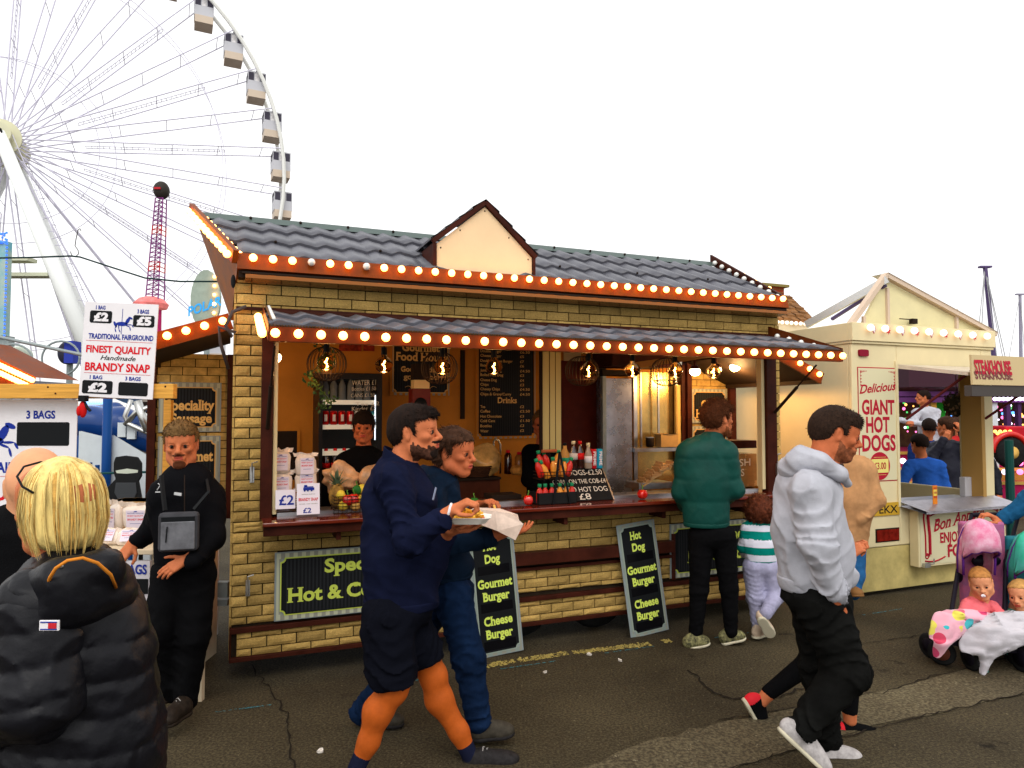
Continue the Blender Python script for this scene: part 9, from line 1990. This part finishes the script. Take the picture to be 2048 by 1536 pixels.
# ---- double stroller
SYY = 5.05; J = joint(SYY); org = J(1975, 1300) * np.array([1, 1, 0])
so = thing('double_stroller', 'double baby stroller with a pink patterned hood and a green hood, facing the camera', 'stroller', tuple(org))
Q_ = lambda px, py, dy=0.: J(px, py, dy) - org
M_fr = mat('stroller_black', (.010, .008, .014), .4); M_pk = mat('pink_floral_hood', (.62, .16, .28), .6, c2=(.70, .42, .52), vs=16, bump=.4, bs=40); M_pk2 = mat('pink_panel', (.50, .12, .22), .6, c2=(.25, .10, .22), vs=14); M_gn = mat('mint_hood', (.02, .42, .22), .35, c2=(.12, .50, .48), vs=5); M_pur = mat('violet_piping', (.10, .02, .20), .5)
def canopy(name, mt, arch, y_front, y_back, drop=.05):
  """a hood lofted from its front hoop back to the seat: arch is the outline of the front hoop in the picture"""
  fr = [Q_(px, py, y_front) for px, py in arch]; c = np.mean(fr, 0); rows = []
  for k in range(9):
    f = k / 8; y = y_front + (y_back - y_front) * f; bulge = 1 + .06 * math.sin(math.pi * f); row = []
    for p in fr:
      q = np.array([c[0] + (p[0] - c[0]) * bulge * (1 - .10 * f), y, c[2] + (p[2] - c[2]) * (1 - .10 * f) - drop * f * f + .012 * math.sin(f * 19) * (p[2] > c[2])]); row.append(tuple(q))
    rows.append(row)
  m = MB(); m.grid(rows); o = m.build(name, mt, so, smooth=True); s_ = o.modifiers.new('s', 'SOLIDIFY'); s_.thickness = .010
  MB().tube(rows[0], .009, 6).build('piping', M_pur, o, smooth=True); MB().tube(rows[5], .008, 5).build('hoop', M_pur, o, smooth=True)
  # back panel of the hood, sloping down to the seat back
  b = rows[-1]; n2 = len(b); mm = MB(); mm.grid([b, [tuple(np.array(p) * [.9, 1, 1] + np.array([c[0] * .1, .02, -.05])) for p in b], [(c[0], y_back, c[2] - .05)] * n2]); mm.build('hood_lining', M_pk2 if 'pink' in name else mat('teal_lining', (.01, .12, .12), .6), o, smooth=True)
canopy('pink_hood', M_pk, ((1927, 1150), (1926, 1112), (1929, 1078), (1938, 1054), (1950, 1041), (1962, 1039), (1974, 1045), (1984, 1062), (1989, 1090), (1990, 1125), (1989, 1150)), -.02, .08, .02)
canopy('green_hood', M_gn, ((2030, 1165), (2031, 1130), (2040, 1095), (2052, 1072), (2068, 1062), (2086, 1064), (2098, 1088), (2104, 1130), (2103, 1165)), -.06, .06, .02)
def dome(name, mt, px, py_top, py_rim, hw, dep, y0):
  c = Q_(px, py_rim, y0); H_ = Q_(px, py_top, y0)[2] - c[2]; rows = []
  for v in range(9):
    a = math.pi / 2 * v / 8 * .96; row = []
    for u in range(15):
      b = math.pi * u / 14; x = hw * math.copysign(abs(math.cos(b)) ** .75, math.cos(b)) * (1 - .05 * v / 8); arch = math.sin(b) ** .55
      row.append((c[0] - x, y0 - dep * math.sin(a) * arch, c[2] - .03 * (v / 8) * (1 - arch) + H_ * arch * (math.cos(a) ** .7) + .006 * math.sin(u * 1.9 + v * 1.3)))
    rows.append(row)
  m = MB(); m.grid(rows); o = m.build(name, mt, so, smooth=True); s_ = o.modifiers.new('s', 'SOLIDIFY'); s_.thickness = .010
  MB().tube(rows[-1], .008, 6).build('piping', M_pur, o, smooth=True)
dome('visor', M_pk, 1958, 1040, 1106, .112, .12, -.03); dome('visor', M_gn, 2066, 1062, 1140, .125, .12, -.07)
t = MB(); t.box(Q_(1920, 1)[0], Q_(2008, 1)[0], .14, .20, Q_(1960, 1240)[2], Q_(1960, 1050)[2]); t.build('seat_back', M_pk2, so, bevel=.02)
t = MB(); t.box(Q_(2010, 1)[0], Q_(2100, 1)[0], .14, .20, Q_(1960, 1260)[2], Q_(1960, 1080)[2]); t.build('seat_back', mat('teal_seat', (.02, .16, .20), .5), so, bevel=.02)
MB().sph((Q_(1960, 1)[0], .1, Q_(1960, 1128)[2]), (.11, .03, .05), 12, 8).build('headrest', M_fr, so, smooth=True)
t = MB()
for a in ((1918, 1130, 1895, 1270), (2012, 1120, 2008, 1290), (2100, 1130, 2095, 1290)): t.cyl(Q_(a[0], a[1], .1), Q_(a[2], a[3], -.25), .016); t.cyl(Q_(a[0], a[1], .1), Q_(a[0] + 20, 1270, .45), .016); t.cyl(Q_(a[0], a[1], .1), Q_(a[0] + 25, 1030, .35), .014)
t.cyl(Q_(1943, 1030, .35), Q_(2125, 1025, .35), .018); t.beam(Q_(1880, 1278, -.30), Q_(2010, 1300, -.32), .03, .05); t.beam(Q_(1990, 1296, -.30), Q_(2120, 1300, -.32), .03, .05); t.box(Q_(1910, 1)[0], Q_(2110, 1)[0], -.2, .35, Q_(1, 1285)[2], Q_(1, 1275)[2])
t.build('frame', M_fr, so)
MB().box(Q_(1900, 1)[0], Q_(2010, 1)[0], -.22, .12, Q_(1, 1262)[2], Q_(1, 1235)[2]).build('seat', M_pk2, so, bevel=.02); MB().box(Q_(2010, 1)[0], Q_(2120, 1)[0], -.22, .12, Q_(1, 1285)[2], Q_(1, 1255)[2]).build('seat', M_fr, so, bevel=.02)
def wheel_(px, py, dy, mt_h=M_fr, rr=.085, yaw=0.):
  q = Q_(px, py, dy); z = rr; M = Matrix.Translation((q[0], dy, z)) @ Matrix.Rotation(yaw, 4, 'Z') @ Matrix.Rotation(R(90), 4, 'Y')
  o = MB().lathe([(rr * .4, -.014), (rr * .85, -.018), (rr, -.01), (rr, .01), (rr * .85, .018), (rr * .4, .014)], n=22, M=M).build('wheel', M_rubber, so, smooth=True); MB().lathe([(0.001, -.016), (rr * .6, -.019), (rr * .6, .019), (0.001, .016)], n=16, M=M).build('hub', mt_h, o, smooth=True)
M_hub = mat('brown_wheel_cap', (.12, .035, .02), .5)
wheel_(1860, 1300, -.06, M_fr, .085, .3); wheel_(1884, 1312, -.20, M_hub, .085, .9); wheel_(1942, 1330, -.30, M_fr, .085, .1); wheel_(1962, 1330, -.26, M_fr, .08, .1); wheel_(2046, 1350, -.34, M_fr, .10, .2); wheel_(2030, 1330, -.2, M_fr, .09, .2); wheel_(1930, 1300, .42, M_fr, .08); wheel_(2060, 1300, .42, M_fr, .08)
t = MB(); t.tube([Q_(1968, 1335, -.32), Q_(1972, 1350, -.34), Q_(1966, 1362, -.34)], [.02, .024, .01], 8); t.build('teal_lever', mat('teal_plastic', (.02, .15, .13), .4), so, smooth=True)
# babies
def baby(label, px, py, dy, s_, top_m, yaw, pitch, hairm, dirx=-1, name='baby'):
  h = Human(label, J(px, py + 90, dy), cat='baby', name=name); hc = J(px, py, dy); h.head(hc, yaw, pitch, roll=8, sc_=s_, neck=hc + np.array([.01, .04, -.10]) * s_ * 1.2, nr=.045, nose=.3, jaw=1.1, baby=True, h=.0035); h.nh = len(h.skin.p) - 1
  C = lambda x, y, z: hc + np.array([x, y, z])
  arms = [(C(-.10, .0, -.15), C(-.18, -.06, -.22), C(-.225, -.13, -.265)), (C(.07, .0, -.16), C(.11, -.07, -.23), C(.0, -.14, -.19))]
  for a in arms: h.skin.cap(a[1], a[2], .02, .018, .01); hand(h.skin, a[2], a[2] - a[1] + np.array([0, 0, .01]), (0, .3, -1), side=1, s=.50, curl=(.9, 1, 1, 1), thumb=.6)
  h.finish([(a[2] - .07, a[2] + .07, .004) for a in arms], SKB)
  S = Sdf(); S.chain([C(-.02, .03, -.17), C(-.08, -.06, -.27), C(-.10, -.10, -.33)], [.075, .085, .085], .04);
  for a in arms: S.chain(list(a), [.042, .036, .028], .02, sleeve_fold(7, .003, .025))
  h.mk('top', [S.mesh(.006, disp=wrinkle(3, .002, (30, 30, 40)))], top_m)
  h.hair(hairm, .0035, region=lambda x, y, z: z - np.where(x > .02, .060 + .3 * (x - .02), np.where(x > -.03, .01, -.05)), noise=.001, fz=500, fl=.010, seed=3, dirf=lambda p, n_: n_ * .2 + np.array([0, -.2, -.5]))
  t = MB(); [t.tube([tuple(h.c + h.B @ (np.array(p) * h.hs) - h.o) for p in ((.088, sg * .016, .024), (.088, sg * .032, .027), (.078, sg * .045, .020))], .0022, 4) for sg in (-1, 1)]; t.build('eyebrow', FAIR, h.root); return h, arms
PINK = mat('salmon_knit', (.72, .14, .16), .8, bump=.6, bs=90, stretch=(1, 1, 3), var=.15)
h, arms = baby('baby in a salmon pink cardigan with a white dummy under the pink hood', 1962, 1166, -.10, .86, PINK, -120, -12, mat('baby_ginger', (.42, .18, .05), .6, var=.3, vs=40))
dm_ = thing('baby_dummy', 'white dummy in the mouth of the baby in pink', 'dummy', tuple(h.c + h.B @ (np.array([.112, 0, -.058]) * h.hs))); MB().sph((0, 0, 0), (.018, .006, .012), 12, 8).sph((0, -.008, 0), (.007, .006, .007), 8, 6).build('shield', M_white, dm_, smooth=True)
h2, arms2 = baby('baby in a blue and teal top sucking the lips under the green hood', 2042, 1190, -.12, .84, mat('teal_tartan', (.02, .20, .30), .8, c2=(.10, .28, .05), vs=30), -145, -8, mat('baby_blond', (.50, .26, .08), .6, var=.3, vs=40))
# blankets
def blanket(name, label, pts, mt, th=.008, seed=0, amp=.012, holes=None, parent=None):
  """pts: rows of (px, py, dy) control points, smoothly subdivided"""
  n = 5; G = np.array([[J(*p) for p in row] for row in pts]); rr, cc = G.shape[:2]
  def up(A, n):
    m = len(A); t_ = np.linspace(0, m - 1, (m - 1) * n + 1); out2 = []
    for q in t_:
      i = min(int(q), m - 2); f = q - i; p0, p1, p2, p3 = A[max(i - 1, 0)], A[i], A[i + 1], A[min(i + 2, m - 1)]
      out2.append(.5 * ((2 * p1) + (-p0 + p2) * f + (2 * p0 - 5 * p1 + 4 * p2 - p3) * f * f + (-p0 + 3 * p1 - 3 * p2 + p3) * f ** 3))
    return np.array(out2)
  G = up(G, 7); G = up(G.transpose(1, 0, 2), 7).transpose(1, 0, 2); w_ = wrinkle(seed, amp, (14, 10, 14), 4)
  D = w_(G[..., 0], G[..., 1], G[..., 2]); G[..., 1] -= D; G[..., 2] += D * .6
  o_ = G.mean((0, 1)); m = MB(); m.grid([[tuple(p - o_) for p in row] for row in G]); o = m.build(name, mt, None, smooth=True, loc=tuple(o_), label=label, cat='blanket'); s_ = o.modifiers.new('s', 'SOLIDIFY'); s_.thickness = th; return o
def spot_mat(name, base, spots):
  m = bpy.data.materials.new(name); m.use_nodes = True; t = m.node_tree; b = t.nodes['Principled BSDF']; tc = t.nodes.new('ShaderNodeTexCoord'); v = t.nodes.new('ShaderNodeTexVoronoi'); v.inputs['Scale'].default_value = 11; t.links.new(tc.outputs['Object'], v.inputs['Vector'])
  r_ = t.nodes.new('ShaderNodeValToRGB'); r_.color_ramp.elements[0].position = .0; r_.color_ramp.elements[0].color = spots[0] + (1,); r_.color_ramp.interpolation = 'CONSTANT'
  for i, c in enumerate(spots[1:]): e = r_.color_ramp.elements.new((i + 1) / len(spots)); e.color = c + (1,)
  sx = t.nodes.new('ShaderNodeSeparateColor'); t.links.new(v.outputs['Color'], sx.inputs[0]); t.links.new(sx.outputs[0], r_.inputs[0])
  lt = t.nodes.new('ShaderNodeMath'); lt.operation = 'LESS_THAN'; lt.inputs[1].default_value = .42; t.links.new(v.outputs['Distance'], lt.inputs[0])
  mx_ = t.nodes.new('ShaderNodeMix'); mx_.data_type = 'RGBA'; mx_.inputs[6].default_value = base + (1,); t.links.new(lt.outputs[0], mx_.inputs[0]); t.links.new(r_.outputs[0], mx_.inputs[7]); t.links.new(mx_.outputs[2], b.inputs['Base Color']); b.inputs['Roughness'].default_value = .85; b.inputs['Sheen Weight'].default_value = .4
  return m
blanket('pink_blanket', 'pink fleece blanket with turquoise, yellow and crimson spots over the baby in pink', [[(1900, 1222, -.24), (1945, 1220, -.30), (1990, 1230, -.24)], [(1882, 1224, -.28), (1930, 1232, -.36), (1985, 1240, -.30)], [(1868, 1230, -.30), (1915, 1240, -.36), (1970, 1248, -.30)], [(1860, 1265, -.32), (1895, 1268, -.38), (1930, 1268, -.34)], [(1864, 1290, -.32), (1880, 1292, -.36), (1898, 1288, -.35)], [(1868, 1312, -.32), (1874, 1316, -.33), (1880, 1312, -.33)]], spot_mat('spotted_fleece', (.74, .36, .44), [(.02, .45, .50), (.70, .62, .08), (.62, .02, .12), (.60, .04, .10), (.05, .35, .55)]), seed=5, amp=.022)
blanket('grey_blanket', 'pale grey lilac blanket hanging over the second baby', [[(1985, 1225, -.30), (2030, 1222, -.34), (2100, 1224, -.30)], [(1955, 1245, -.34), (2020, 1246, -.40), (2100, 1248, -.36)], [(1925, 1270, -.36), (2000, 1272, -.44), (2090, 1272, -.40)], [(1920, 1302, -.36), (1985, 1300, -.44), (2050, 1290, -.42)], [(1958, 1318, -.38), (1975, 1320, -.42), (1995, 1312, -.42)], [(1962, 1345, -.38), (1968, 1350, -.40), (1975, 1342, -.40)]], mat('lilac_grey_fleece', (.50, .47, .50), .85, var=.1, sheen=.4, bump=.4, bs=60), seed=8, amp=.026)

for h in CUR: h.done()
CUR.clear()
